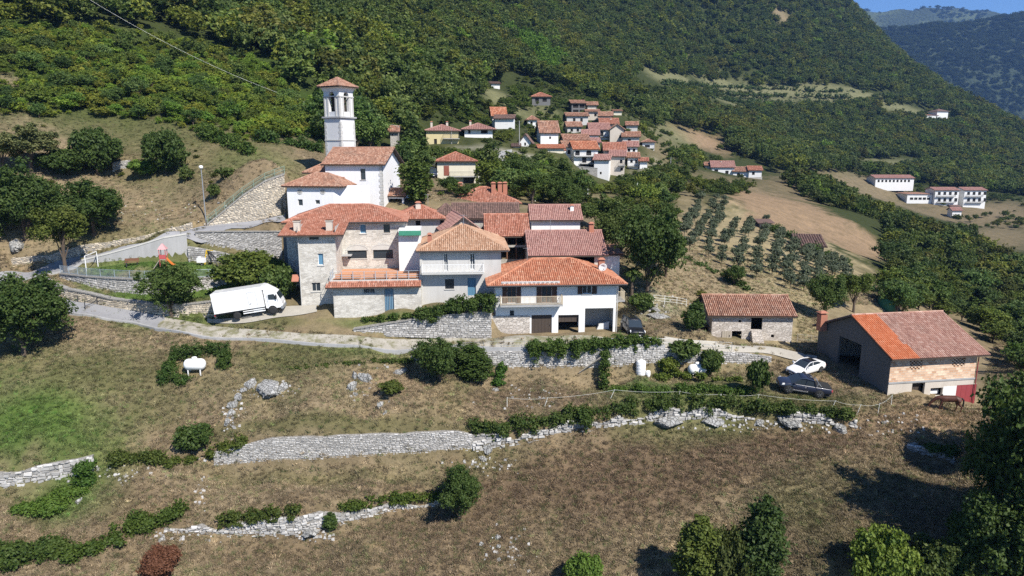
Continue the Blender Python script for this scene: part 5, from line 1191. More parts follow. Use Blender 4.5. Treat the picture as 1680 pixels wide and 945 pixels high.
def car(label,px,py,yaw,body,kind,name='parked_car',top=None):
    root=thing(name,label,'car'); g=on(root,px,py,R(yaw)); top=top or body
    if kind=='coupe':
        st=[(-2.25,.70,.45,.80),(-2.15,.82,.32,.96),(-1.7,.88,.24,1.0),(-.9,.90,.22,.97),(.0,.90,.22,.95),(.9,.90,.22,.93),(1.5,.88,.24,.86),(2.0,.84,.28,.76),(2.22,.72,.38,.66)]
        cab=[(-1.75,.70,.98),(-1.0,.64,1.33),(-.2,.62,1.40),(.25,.64,1.36),(1.05,.72,.93)]; wr,wb,L0,L1=.33,(1.38,-1.35),-2.25,2.22
    elif kind=='suv':
        st=[(-2.3,.78,.5,1.0),(-2.2,.88,.38,1.1),(-1.5,.92,.32,1.12),(0,.93,.3,1.12),(.9,.92,.32,1.1),(1.6,.90,.34,1.05),(2.1,.86,.38,.98),(2.3,.76,.46,.86)]
        cab=[(-2.2,.76,1.1),(-1.95,.70,1.68),(-.4,.68,1.78),(.4,.70,1.74),(1.15,.78,1.1)]; wr,wb=.38,(1.42,-1.4)
    else:
        st=[(-2.62,.82,.58,1.06),(-2.55,.88,.48,1.10),(-1.2,.90,.42,1.10),(0,.91,.40,1.10),(1.0,.91,.40,1.12),(1.7,.90,.42,1.08),(2.35,.86,.46,1.0),(2.6,.74,.55,.86)]
        cab=[(-.98,.76,1.10),(-.72,.70,1.70),(.1,.69,1.78),(.6,.70,1.74),(1.45,.78,1.12)]; wr,wb=.40,(1.62,-1.45)
    m=MB(); m.loft([section(*s) for s in st]); bo=m.build('body',M[body],root,True)
    if not bo.modifiers: b=bo.modifiers.new('b','BEVEL'); b.width=.04; b.segments=2; b.limit_method='ANGLE'
    # glasshouse
    def cs(x,hw,z,zb): return [(x,-hw,zb),(x,-hw*.98,(z+zb)/2),(x,-hw*.9,z-.02),(x,0,z+.02),(x,hw*.9,z-.02),(x,hw*.98,(z+zb)/2),(x,hw,zb)]
    m=MB(); rings=[]
    base=st[3][3]-.03
    for (x,hw,z) in cab: rings.append([(x,-hw-.06,base),(x,-hw,z-.03),(x,-hw*.6,z),(x,hw*.6,z),(x,hw,z-.03),(x,hw+.06,base)])
    m.loft(rings); m.build('windows',M['glass'],root)
    # roof skin and pillars
    m=MB(); a=[q for q in cab[1:4]]
    m.loft([[(x,-hw-.015,z-.06),(x,-hw*.62,z+.012),(x,0,z+.025),(x,hw*.62,z+.012),(x,hw+.015,z-.06),(x,0,z-.02)] for x,hw,z in a]); m.build('roof_panel',M[top],root,True)
    m=MB()
    for s in (-1,1):
        pts_=[(x,s*(hw+.02),z-.02) for x,hw,z in cab]
        pts_[0]=(cab[0][0],s*(cab[0][1]+.07),base); pts_[-1]=(cab[-1][0],s*(cab[-1][1]+.07),base)
        m.path(pts_,.035,5)
        xm=cab[2][0]; m.tube((xm-.05,s*(cab[2][1]+.07),base),(xm-.12,s*(cab[2][1]+.01),cab[2][2]-.03),.04,n=5)
    m.build('pillars',M[body],root)
    for s in (-1,1):
        hw=st[4][1]
        m=MB()
        for xx in ((.95,-.15,-1.05) if kind!='coupe' else (.85,-.55)): m.box(xx-.008,min(s*(hw-.02),s*(hw+.006)),.38,xx+.008,max(s*(hw-.02),s*(hw+.006)),base)
        m.build('door_gap',M['dmetal'],bo)
        m=MB(); m.box(-.05,min(s*hw,s*(hw+.03)),base-.2,.13,max(s*hw,s*(hw+.03)),base-.16); m.build('handle',M['rim'] if kind=='pickup' else M[body],bo)
        m=MB(); xm=cab[-1][0]-.25; m.box(xm-.06,min(s*(hw-.02),s*(hw+.2)),base+.02,xm+.06,max(s*(hw-.02),s*(hw+.2)),base+.18); m.build('mirror',M[body],root)
        e=st[-2]; m=MB(); m.hexa([(e[0]-.1,s*e[1]*.55,e[3]-.14),(e[0]+.13,s*e[1]*.55,e[3]-.20),(e[0]+.02,s*(e[1]+.0),e[3]-.2),(e[0]-.25,s*(e[1]+.012),e[3]-.14),(e[0]-.1,s*e[1]*.55,e[3]+.0),(e[0]+.07,s*e[1]*.55,e[3]-.06),(e[0]-.03,s*(e[1]+.0),e[3]-.05),(e[0]-.25,s*(e[1]+.0),e[3]-.0)]); m.build('headlight',M['lamp'],root)
        e=st[0]; m=MB(); m.box(e[0]-.03,min(s*e[1]*.6,s*e[1]),e[3]-.25,e[0]+.12,max(s*e[1]*.6,s*e[1]*1.06),e[3]-.05); m.build('tail_light',M['red'],root)
    e=st[-1]; m=MB(); m.box(e[0]-.12,-.45,e[2]+.02,e[0]+.035,.45,e[2]+.2); m.build('grille',M['dmetal'],root)
    m=MB(); m.box(e[0]+.02,-.26,e[2]+.0,e[0]+.06,.26,e[2]+.1); m.build('number_plate',M['wmetal'],root)
    m=MB(); m.box(st[1][0],-.7,.2,st[-2][0],.7,.36); m.build('underbody',M['dmetal'],root)
    for x in wb:
        for s in (-1,1):
            hw=st[4][1]
            m=MB(); m.lathe([(wr*1.16,-.03),(wr*1.16,.012)],18,(x,s*(hw-.005),wr+.02),ax='y'); m.build('wheel_arch',M['rubber'],root)
            wheel(root,x,s*(hw-.07),wr,.22)
    if kind=='pickup':
        m=MB(); m.box(-2.5,-.72,1.08,-1.08,.72,1.14); m.build('bed_cover',M['rubber'],root)
        m=MB()
        for s in (-1,1): m.path([(-1.05,s*.74,1.12),(-1.15,s*.72,1.5),(-1.5,s*.74,1.18)],.035,6)
        m.tube((-1.15,-.72,1.5),(-1.15,.72,1.5),.035); m.build('roll_bar',M['rim'],root)
        m=MB(); m.box(-.3,-.925,.42,1.3,-.90,.48); m.box(-.3,.90,.42,1.3,.925,.48); m.build('side_step',M['rim'],root)
    tilt_to_ground(root,R(yaw)); return root
car('dark blue pickup truck with covered bed parked behind the white car',1315,643,173,'cardark','pickup')
car('white coupe with black roof parked in front of the big barn',1321,611,207,'carwhite','coupe',top='carblack')
car('black off road car parked beside the white house',1037,548,-84,'carblack','suv')
car('grey car parked left of the cream house',707,290,-75,'cardark','suv')
def truck():
    A=ground(394,521); B=ground(462,509); d=(B-A); yaw=math.atan2(d.y,d.x)-.10
    root=thing('box_truck','white box truck parked on the grass slope below the playground','truck',A,yaw)
    # x forward; wheels at 0 and 3.9
    Lr=-2.35; Lf=3.2; hw=1.15; zf=1.0; zt=3.35
    m=MB(); m.box(Lr,-hw,zf,Lf,hw,zt); c=m.build('cargo_box',M['carwhite'],root); b=c.modifiers.new('b','BEVEL'); b.width=.05; b.segments=2
    m=MB()
    for z in (zf+.06,zt-.07):
        for s in (-1,1): m.box(Lr-.012,min(s*hw,s*(hw+.025)),z-.05,Lf+.012,max(s*hw,s*(hw+.025)),z+.05)
    for x in (Lr+.05,Lf-.05):
        for s in (-1,1): m.box(x-.06,min(s*hw,s*(hw+.03)),zf,x+.06,max(s*hw,s*(hw+.03)),zt)
    m.build('box_rails',M['wmetal'],c)
    m=MB(); x0,x1,z0,z1=1.55,2.5,zf+.1,zt-.45; y=-hw-.012
    for q in ((x0,z0,x0+.03,z1),(x1-.03,z0,x1,z1),(x0,z1-.03,x1,z1),(x0,z0,x1,z0+.03)): m.box(q[0],y,q[1],q[2],-hw-.002,q[3])
    d_=m.build('side_door',M['metal'],c); m=MB(); m.box(x0+.1,y-.03,z0+.45,x0+.3,y-.003,z0+.5); m.build('handle',M['dmetal'],d_)
    # cab
    prof=[(3.3,.75),(3.3,3.0),(3.75,3.05),(4.35,2.72),(4.72,2.35),(5.02,1.55),(5.12,1.2),(5.12,.6),(3.9,.6)]
    m=MB(); 
    n=len(prof)
    def side(s,k=1.): return [(x,s*(1.05 if z<2.1 else 1.05-.16*(z-2.1)),z) for x,z in prof]
    m.loft([side(-1),side(1)]); cb=m.build('cab',M['carwhite'],root); b=cb.modifiers.new('b','BEVEL'); b.width=.06; b.segments=2
    for s in (-1,1):
        m=MB(); yy=s*1.056; k=s*1.0
        P_=[(3.75,yy,1.75),(4.62,yy,1.62),(4.55,s*1.05,2.0),(4.4,s*1.035,2.28),(3.75,s*1.035,2.28)]
        m.poly([(x,y+s*.012,z) for x,y,z in P_]); m.build('side_window',M['glass'],cb)
        m=MB(); m.box(3.62,min(yy,yy+s*.012),.95,3.645,max(yy,yy+s*.012),2.35); m.box(4.72,min(yy,yy+s*.012),1.2,4.745,max(yy,yy+s*.012),1.7); m.build('door_gap',M['metal'],cb)
        m=MB(); m.box(4.62,min(s*1.1,s*1.34),1.75,4.72,max(s*1.1,s*1.34),2.2); m.build('mirror',M['dmetal'],cb)
        m=MB(); m.box(5.05,min(s*.62,s*1.0),.82,5.15,max(s*.62,s*1.0),1.0); m.build('headlight',M['lamp'],cb)
    m=MB(); m.poly([(4.735,-.93,2.34),(4.735,.93,2.34),(5.025,.98,1.62),(5.025,-.98,1.62)]); m.v=[(x+.02,y,z+.01) for x,y,z in m.v]; m.build('windscreen',M['glass'],cb)
    m=MB(); m.box(4.95,-1.06,.45,5.2,1.06,.78); m.build('bumper',M['metal'],cb)
    m=MB(); m.hexa([(3.22,-.95,2.95),(4.3,-.9,2.74),(4.3,.9,2.74),(3.22,.95,2.95),(3.22,-.95,3.4),(3.6,-.85,3.3),(3.6,.85,3.3),(3.22,.95,3.4)]); m.build('wind_deflector',M['carwhite'],cb)
    m=MB(); 
    for s in (-.45,.45): m.box(Lr,s-.07,.7,4.6,s+.07,.98)
    m.build('chassis',M['dmetal'],root)
    m=MB(); 
    for s in (-1,1): m.box(.75,s*1.08-.02,.5,3.2,s*1.08+.02,.62); m.box(.75,s*1.08-.02,.75,3.2,s*1.08+.02,.85)
    m.build('side_guard',M['wmetal'],root)
    m=MB(); m.box(1.9,-1.05,.45,2.9,-.55,.95); m.build('tool_box',M['metal'],root)
    m=MB(); m.box(Lr-.05,-1.1,.5,Lr+.1,1.1,.7); m.build('rear_bumper',M['dmetal'],root)
    for s in (-1,1): m=MB(); m.box(Lr-.07,s*.9-.15,.72,Lr-.005,s*.9+.15,.9); m.build('tail_light',M['red'],root)
    for x in (0,3.98):
        for s in (-1,1):
            wheel(root,x,s*.98,.42,.28,'metal',6)
            m=MB(); m.lathe([(.52,-.14),(.52,.10)],16,(x,s*.92,.46),ax='y'); m.build('wheel_arch',M['rubber'],root) if x else None
    pitch=math.atan2(d.z,math.hypot(d.x,d.y)); root.rotation_euler=(Matrix.Rotation(yaw,3,'Z')@Matrix.Rotation(-pitch,3,'Y')).to_euler(); root.location.z+=.05
truck()
def gastank(label,px,py,yaw,L_=2.2,r=.6):
    g=ground(px,py); root=thing('gas_tank',label,'gas tank',g,R(yaw)); m=MB(); z=r+.35
    pr=[(.02,-L_/2),(r*.5,-L_/2+.05),(r*.85,-L_/2+.2),(r,-L_/2+.42),(r,L_/2-.42),(r*.85,L_/2-.2),(r*.5,L_/2-.05),(.02,L_/2)]
    m.lathe(pr,20,(0,0,z),ax='x'); m.build('tank',M['tank'],root,True)
    m=MB(); m.lathe([(.27,z+r-.06),(.27,z+r+.12),(.2,z+r+.2),(.02,z+r+.22)],14); m.build('valve_hood',M['tank'],root,True)
    for x in (-L_*.28,L_*.28):
        for s in (-1,1): m=MB(); m.box(x-.05,s*r*.55-.05,-.25,x+.05,s*r*.55+.05,z-r*.7); m.build('leg',M['wmetal'],root)
gastank('white gas tank inside the square clipped hedge',321,612,4); gastank('white gas tank lying in the vegetable garden',1143,618,8,2.1,.58)
g=ground(1051,612); t=thing('water_tank','white upright water tank standing against the vine hung wall','water tank',g); m=MB(); m.lathe([(.5,-.2),(.52,0),(.52,1.35),(.44,1.5),(.15,1.58),(.02,1.6)],20); m.build('tank',M['tank'],t,True)
m=MB()
for z in (.35,.7,1.05): m.lathe([(.525,z),(.545,z+.02),(.545,z+.05),(.525,z+.07)],20)
m.build('rib',M['wmetal'],t); m=MB(); m.lathe([(.16,1.56),(.16,1.64),(.02,1.65)],12); m.build('lid',M['wmetal'],t)
g=ground(1063,617); t=thing('water_butt','small white barrel in front of the upright water tank','barrel',g); m=MB(); m.lathe([(.22,-.1),(.25,.1),(.27,.3),(.25,.55),(.22,.65),(.02,.66)],16); m.build('barrel',M['tank'],t,True); m=MB(); m.lathe([(.27,.28),(.285,.3),(.27,.33)],16); m.build('hoop',M['wmetal'],t)
g=ground(1455,505); t=thing('green_tank','dark green round tank among trees behind the big barn','water tank',g); m=MB(); m.lathe([(1.3,-.5),(1.3,1.5),(1.1,1.65),(.02,1.8)],20); m.build('tank',M['green'],t,True); m=MB(); m.lathe([(1.31,.6),(1.36,.62),(1.36,.7),(1.31,.72)],20); m.build('rib',M['green'],t)
# horse
def horse():
    g=ground(1556,676); g.z+=.14; root=thing('horse','brown horse grazing with head low in front of the red barn door','horse',g,R(160)); root.scale=(1.08,)*3
    V_=[(-.62,0,1.22,.30),(-.2,0,1.12,.33),(.3,0,1.13,.32),(.62,0,1.20,.29),(.95,0,1.16,.2),(1.25,0,.92,.15),(1.45,0,.66,.115),(1.58,0,.42,.10),(1.64,0,.22,.075)]
    E=[(i,i+1) for i in range(8)]
    def leg(root_i,pts_):
        k=root_i
        for p in pts_: V_.append(p); E.append((k,len(V_)-1)); k=len(V_)-1
    for s,dx in ((-1,.12),(1,-.16)):
        leg(0,[(-.68,s*.17,1.0,.2),(-.60+dx*.3,s*.18,.78,.13),(-.78+dx,s*.18,.52,.075),(-.74+dx,s*.18,.22,.05),(-.70+dx,s*.18,.05,.065)])
        leg(3,[(.62,s*.16,.95,.15),(.64-dx*.4,s*.16,.62,.085),(.62-dx*.8,s*.16,.5,.07),(.62-dx,s*.16,.2,.045),(.65-dx,s*.16,.05,.06)])
    leg(0,[(-.88,0,1.26,.09)])
    me=bpy.data.meshes.new('horse'); me.from_pydata([v[:3] for v in V_],E,[]); o=mkobj('body_build',me)
    md=o.modifiers.new('s','SKIN'); 
    for i,v in enumerate(V_): o.data.skin_vertices[0].data[i].radius=(v[3],v[3])
    o.data.skin_vertices[0].data[1].use_root=True
    ss=o.modifiers.new('ss','SUBSURF'); ss.levels=ss.render_levels=2
    dg=bpy.context.evaluated_depsgraph_get(); dg.update(); m2=bpy.data.meshes.new_from_object(o.evaluated_get(dg)); m2.materials.clear(); m2.materials.append(M['horse']); m2.polygons.foreach_set('use_smooth',[True]*len(m2.polygons))
    bpy.data.objects.remove(o); b=mkobj('body',m2,root)
    m=MB(); m.path([(-.9,0,1.3),(-1.05,0,1.15),(-1.08,0,.85),(-1.05,0,.5)],.07,7); m.build('tail',M['mane'],root)
    m=MB()
    for i in range(9): f=i/8; p=Vector((.62,0,1.47)).lerp(Vector((1.42,0,.86)),f); m.hexa([(p.x-.05,-.03,p.z-.1),(p.x+.06,-.03,p.z-.14),(p.x+.06,.03,p.z-.14),(p.x-.05,.03,p.z-.1),(p.x-.02,-.015,p.z+.05),(p.x+.09,-.015,p.z),(p.x+.09,.015,p.z),(p.x-.02,.015,p.z+.05)])
    m.build('mane',M['mane'],root)
    for s in (-1,1): m=MB(); m.tube((1.40,s*.07,.78),(1.38,s*.10,.93),.035,.008,6); m.build('ear',M['horse'],root)
horse()
# electric fence of leaning posts with white tape
def tapefence():
    L_=[(832,668,0),(892,668,8),(1000,655,10),(1110,658,6),(1182,663,0),(1240,663,5),(1362,674,9),(1405,680,7),(1440,678,2),(1462,664,0)]
    G=[ground(a,b) for a,b,_ in L_]; root=thing('paddock_fence','paddock fence of leaning pale posts and white tape above the ivy hedge','fence',G[0]); o=G[0]; tops=[]
    for g,(_,_,l) in zip(G,L_):
        p=g-o; q=p+Vector((l*.05,0,1.05)); m=MB(); m.tube(p-Vector((0,0,.2)),q,.028,.024,6); m.build('post',M['rope'],root); tops.append(q)
    for dz in (-.06,):
        m=MB()
        for a,b in zip(tops,tops[1:]):
            prev=None
            for k in range(9):
                f=k/8; p=a.lerp(b,f)+Vector((0,0,dz-.25*4*f*(1-f)*.6)); 
                if prev is not None: m.tube(prev,p,.010,n=4,cap=False)
                prev=p
        m.build('tape',M['rope'],root)
tapefence()
# ladder like rack on the vine wall, at the garden
def plankstack():
    a=ground(950,612); b=P(985,588,71.7); root=thing('wooden_ladder','grey wooden ladder leaning on the vine hung wall','ladder',a); d=b-a
    for s in (0,.45): m=MB(); m.tube((0,-s*.6,s*.5),(d.x,d.y-s*.6,d.z+s*.5),.05,n=5); m.build('rail',M['post'],root)
    for k in range(1,8): f=k/8; m=MB(); m.tube((d.x*f,d.y*f,d.z*f),(d.x*f,d.y*f-.27,d.z*f+.225),.035,n=5); m.build('rung',M['post'],root)
plankstack()
# lamp, poles, cables
g=ground(338,362); zt=P(333,276,g.y).z
t=thing('street_lamp','tall white street lamp beside the church road','street lamp',g); m=MB(); m.tube((0,0,-.5),(-.05,0,zt-g.z),.09,.055,8); m.build('pole',M['metal'],t); m=MB(); m.lathe([(.05,zt-g.z-.1),(.26,zt-g.z),(.30,zt-g.z+.22),(.2,zt-g.z+.36),(.02,zt-g.z+.4)],12,(-.05,0,0)); m.build('lamp_head',M['lamp'],t,True)
def pole(label,px,py,pt,Y=None,r=.13,mat='concrete',arm=True):
    g=ground(px,py) if Y is None else P(px,py,Y); h=P(px,pt,g.y).z-g.z
    t=thing('utility_pole',label,'utility pole',g); m=MB(); m.tube((0,0,-1),(0,0,h),r,r*.65,8); m.build('pole',M[mat],t)
    if arm: m=MB(); m.box(-.7,-.05,h-.35,.7,.05,h-.25); [m.tube((x,0,h-.25),(x,0,h-.08),.05,n=6) for x in (-.6,0,.6)]; m.build('cross_arm',M['dmetal'],t)
    return g+Vector((0,0,h-.1))
pt0=pole('concrete power pole right of the bell tower',655,252,206); pole('tall pale pole by the dark roofed cottage',852,246,198); pole('thin pole below the white villa',741,240,212,None,.09,'concrete',False)
pole('pole in front of the village trees',878,330,308,None,.1,'wmetal',False); pole('white pole on the slope under the village houses',964,335,310,None,.09,'wmetal',False); pole('thin pole beside the orchard road',1045,318,300,None,.09,'wmetal',False); pole('pole at the hamlet road',1100,275,258)
def cable(label,a,b,sag,r=.035):
    t=thing('power_cable',label,'cable',a); prev=None; m=MB(); d=b-a
    for k in range(41):
        f=k/40; p=d*f-Vector((0,0,sag*4*f*(1-f)))
        if prev is not None: m.tube(prev,p,r,n=5,cap=False)
        prev=p
    m.build('wire',M['rope'],t)
cable('pale overhead cable running down the wooded hill behind the tower',P(-60,-140,150),pt0,6.5,.022)
# railings
def railing(name,label,line,h,mat,step=.14,cat='railing',bal=True,every=2.0,rails=(1.,),zoff=0,r=.022):
    """line: list of 3-D points on the foot line"""
    root=thing(name,label,cat,line[0]); o=line[0]; bars=MB(); rl=MB()
    for a,b in zip(line,line[1:]):
        a=a-o; b=b-o; ln=(b-a).length; n=max(1,round(ln/every))
        for k in range(n+(b==line[-1]-o)): p=a.lerp(b,k/n); m=MB(); m.tube(p-Vector((0,0,.1)),p+Vector((0,0,h+.03)),r*1.7,n=6); m.build('post',M[mat],root)
        for f in rails: rl.tube(a+Vector((0,0,h*f)),b+Vector((0,0,h*f)),r,n=5)
        if bal:
            n=max(1,round(ln/step))
            for k in range(n): p=a.lerp(b,k/n); bars.tube(p+Vector((0,0,.08)),p+Vector((0,0,h)),.012,n=4,cap=False)
    rl.build('rail',M[mat],root)
    if bal: stuff(bars.build('balusters',M[mat],root))
    return root
def topline(key,dy=.2,dz=.1): return [Vector((p.x,p.y+dy,t+dz)) for p,b,t in wall3(key)]
M['bluegrey']=flat('blue_grey_railing',(.30,.36,.42),.5,.2,.08,4)
railing('playground_railing','blue grey railing along the playground edge',topline('play'),.95,'bluegrey',.13,rails=(.08,1.))
M['mesh']=flat('green_mesh_wire',(.22,.33,.27),.6,.1,.08,4)
railing('mesh_fence','pale green wire fence on top of the church retaining wall',topline('church',.25,.12),1.1,'mesh',.16,'fence',rails=(.05,.5,1.))
railing('pipe_railing','short rusty pipe railing beside the hairpin lane',[ground(140,508),ground(160,500),ground(183,499)],.9,'dmetal',.1,'railing',False,2.5,(.5,1.),r=.03)
railing('pipe_railing','first pipe railing at the lane bend below the playground',[ground(110,507),ground(128,495)],.8,'dmetal',.1,'railing',False,2.5,(.5,1.),r=.03)
railing('wire_fence','grey wire fence across the slope left of the stone barn',[ground(1072,498),ground(1090,500),ground(1110,502),ground(1126,505)],1.1,'rope',.3,'fence',False,1.6,(.4,.7,1.))
railing('grass_fence','thin wooden fence at the right side of the stone barn',[ground(1308,560),ground(1330,562),ground(1348,566)],1.0,'post',.2,'fence',True,1.5,(.3,.9))
railing('lane_wire_fence','low wire fence along the lane above the vine wall',topline('road',.3,.05)[1:7],.9,'metal',.3,'fence',False,2.2,(.5,1.),r=.014)
# playground
gl=ground(168,446)
def goal():
    a=ground(142,446); b=ground(161,437); t=thing('football_goal','white football goal frame beside the concrete wall','goal',a); d=b-a; h=2.0
    m=MB(); m.tube((0,0,-.1),(0,0,h),.06); m.build('post',M['wmetal'],t); m=MB(); m.tube((d.x,d.y,d.z-.1),(d.x,d.y,d.z+h),.06); m.build('post',M['wmetal'],t)
    m=MB(); m.tube((0,0,h),(d.x,d.y,d.z+h),.06); m.build('crossbar',M['wmetal'],t)
goal()
def slide():
    g=ground(270,440); t=thing('slide_tower','red roofed climbing tower with slide on the playground lawn','slide',g,R(10)); t.scale=(.6,.6,.85)
    for x in (-.6,.6):
        for y in (-.6,.6): m=MB(); m.box(x-.06,y-.06,-.2,x+.06,y+.06,2.9); m.build('post',M['red'],t)
    m=MB(); m.box(-.66,-.66,1.25,.66,.66,1.35); m.build('deck',M['post'],t)
    m=MB(); m.box(-.66,-.62,1.4,.66,-.56,2.0); m.box(-.62,-.5,1.4,-.56,.66,2.0); m.build('side_panel',M['red'],t)
    m=MB(); m.loft([[(-.85,-.85,2.8),(.85,-.85,2.8),(.85,.85,2.8),(-.85,.85,2.8)],[(-.1,-.1,3.6),(.1,-.1,3.6),(.1,.1,3.6),(-.1,.1,3.6)]]); M['pink']=flat('pink_red_plastic',(.55,.30,.30),.5); m.build('roof',M['pink'],t)
    m=MB(); 
    for a,b in zip([(.66,1.3),(1.2,.8),(1.8,.35),(2.3,.25)],[(1.2,.8),(1.8,.35),(2.3,.25)]): m.hexa([(a[0],-.4,a[1]),(b[0],-.4,b[1]),(b[0],.2,b[1]),(a[0],.2,a[1]),(a[0],-.4,a[1]+.25),(b[0],-.4,b[1]+.25),(b[0],.2,b[1]+.25),(a[0],.2,a[1]+.25)])
    m.build('chute',M['org'],t)
    m=MB(); m.hexa([(-2.0,-.5,-.1),(-.66,-.5,1.2),(-.66,.4,1.2),(-2.0,.4,-.1),(-2.05,-.5,0),(-.7,-.5,1.3),(-.7,.4,1.3),(-2.05,.4,0)]); m.build('climbing_ramp',M['post'],t)
slide()
def swing():
    g=ground(347,436); t=thing('swing','yellow and black swing frame in front of the white wall','swing',g,R(-10)); h=2.2
    for x,c in ((-.6,'yel'),(1.3,'dmetal')):
        for s in (-.7,.7): m=MB(); m.tube((x+ (0 if c=='yel' else .3),s,-.1),(x if c=='yel' else x-1.6,0,h),.06); m.build('leg',M[c],t)
    m=MB(); m.tube((-.6,0,h),(.4,0,h),.06); m.build('top_bar',M['yel'],t)
    m=MB(); m.tube((-.35,0,h),(-.35,0,.55),.015,n=4); m.tube((.05,0,h),(.05,0,.55),.015,n=4); m.box(-.4,-.12,.5,.1,.12,.55); m.build('swing_seat',M['rubber'],t)
swing()
g=ground(331,436); t=thing('spring_rider','small white and red spring rider beside the swing','spring rider',g); m=MB(); m.lathe([(.12,-.1),(.14,.1),(.1,.2),(.14,.3),(.1,.4)],10); m.build('spring',M['dmetal'],t)
for s in (-1,1): m=MB(); m.box(-.5,s*.18-.04,.4,.5,s*.18+.04,1.0); m.box(-.35,s*.18-.05,1.0,-.1,s*.18+.05,1.2); m.build('side_panel',M['wmetal'],t)
m=MB(); m.box(-.3,-.14,.6,.35,.14,.7); m.build('seat',M['red'],t)
g=ground(217,436); t=thing('bench','brown wooden bench against the concrete wall','bench',g,R(20)); m=MB(); m.box(-.8,-.2,.42,.8,.2,.48); m.build('seat',M['wood'],t); m=MB(); m.box(-.8,.2,.55,.8,.26,.9); m.build('backrest',M['wood'],t)
for x in (-.6,.6): m=MB(); m.box(x-.04,-.2,-.1,x+.04,.24,.42); m.build('leg',M['dmetal'],t)
# white poles and tarpaulin details
for px,py,l in ((0,0,0),): pass
# ================================================================ vegetation
def leafcloud(blobs,n,size,seed,flat_=.65,up=.25,jit=.16,elong=.62):
    """leaf-sized faces on the shells of many lobes; blobs: (x,y,z,rx,ry,rz)"""
    rs=np.random.RandomState(seed); B=np.array(blobs,float); wt=B[:,3]*B[:,4]+B[:,3]*B[:,5]; nk=max(4,n//9); kc=rs.choice(len(B),nk,p=wt/wt.sum())
    d=rs.normal(size=(nk,3)); d[:,2]+=up; d/=np.linalg.norm(d,axis=1)[:,None]
    rad=np.where(rs.rand(nk)<.2,.6+.35*rs.rand(nk),.92+jit*rs.normal(size=nk)); rad=np.where(rs.rand(nk)<.1,1.05+.32*rs.rand(nk),rad); pc=B[kc,:3]+d*B[kc,3:6]*rad[:,None]
    j=rs.randint(0,nk,n); k=kc[j]; d=d[j]; sp_=np.minimum(size*2.2,B[k,3]*.5)[:,None]; p=pc[j]+rs.normal(size=(n,3))*sp_*np.array((.62,.62,.42)); ct=rs.rand(nk)[j]
    nm=d*.8+flat_*1.3*rs.normal(size=(n,3)); nm[:,2]+=.45; nm/=np.linalg.norm(nm,axis=1)[:,None]
    a=np.cross(nm,rs.normal(size=(n,3))); a/=np.linalg.norm(a,axis=1)[:,None]; b=np.cross(nm,a)
    s=size*(.6+.8*rs.rand(n))[:,None]; e=elong
    bend=nm*s*.25
    V=np.stack([p-a*s,p-b*s*e+bend*.3,p+a*s,p+b*s*e+bend*.3],1).reshape(-1,3)
    F=np.arange(4*n).reshape(n,4); bt=rs.rand(len(B))
    T=np.clip(.25*bt[k]+.35*ct+.4*rs.rand(n),0,1)
    return V,F,T
def crownblobs(rs,w,h,z0,kind):
    """lobes filling a crown w wide, h tall starting at z0"""
    out=[]; r=w/2; zc=z0+h/2
    if kind=='round': n=15
    elif kind=='tall': n=14
    elif kind=='conifer': n=16
    elif kind=='loose': n=12
    else: n=14
    for i in range(n):
        if kind=='conifer':
            f=(i+.5)/n; a=i*2.4; rr=r*(1-f)**.8*.62; br=max(.12,r*(1-f)*.55+.1*r)
            out.append((math.cos(a)*rr,math.sin(a)*rr,z0+f*h*.94,br,br,br*.8)); continue
        if kind=='tall':
            f=(i+.5)/n; prof=math.sin(math.pi*min(1,f*.85+.13))**.8; a=i*2.4; rr=r*prof*.5*rs.uniform(.5,1.2); br=r*prof*rs.uniform(.45,.65)
            out.append((math.cos(a)*rr,math.sin(a)*rr,z0+f*h*.92+.04*h,br,br,br*1.3)); continue
        d=rs.normal(size=3); d/=np.linalg.norm(d); d[2]=d[2] if d[2]>-.3 else -d[2]*.8; q=rs.uniform(.5,.82)
        br=r*rs.uniform(.2,.44)*(.85 if kind=='loose' else 1)
        out.append((d[0]*r*q,d[1]*r*q,zc+d[2]*h*.5*q,br,br,br*min(1.1,.55+.4*h/w)))
    if kind in('round','bush','loose'):
        for i in range(11):
            d=rs.normal(size=3); d/=np.linalg.norm(d); d[2]=d[2] if d[2]>-.1 else -d[2]; q=rs.uniform(.82,1.1); br=r*rs.uniform(.12,.24); out.append((d[0]*r*q,d[1]*r*q,zc+d[2]*h*.5*q,br,br,br*1.15))
    if kind in('round','bush'): out.append((0,0,zc,r*.62,r*.62,h*.36))
    return out
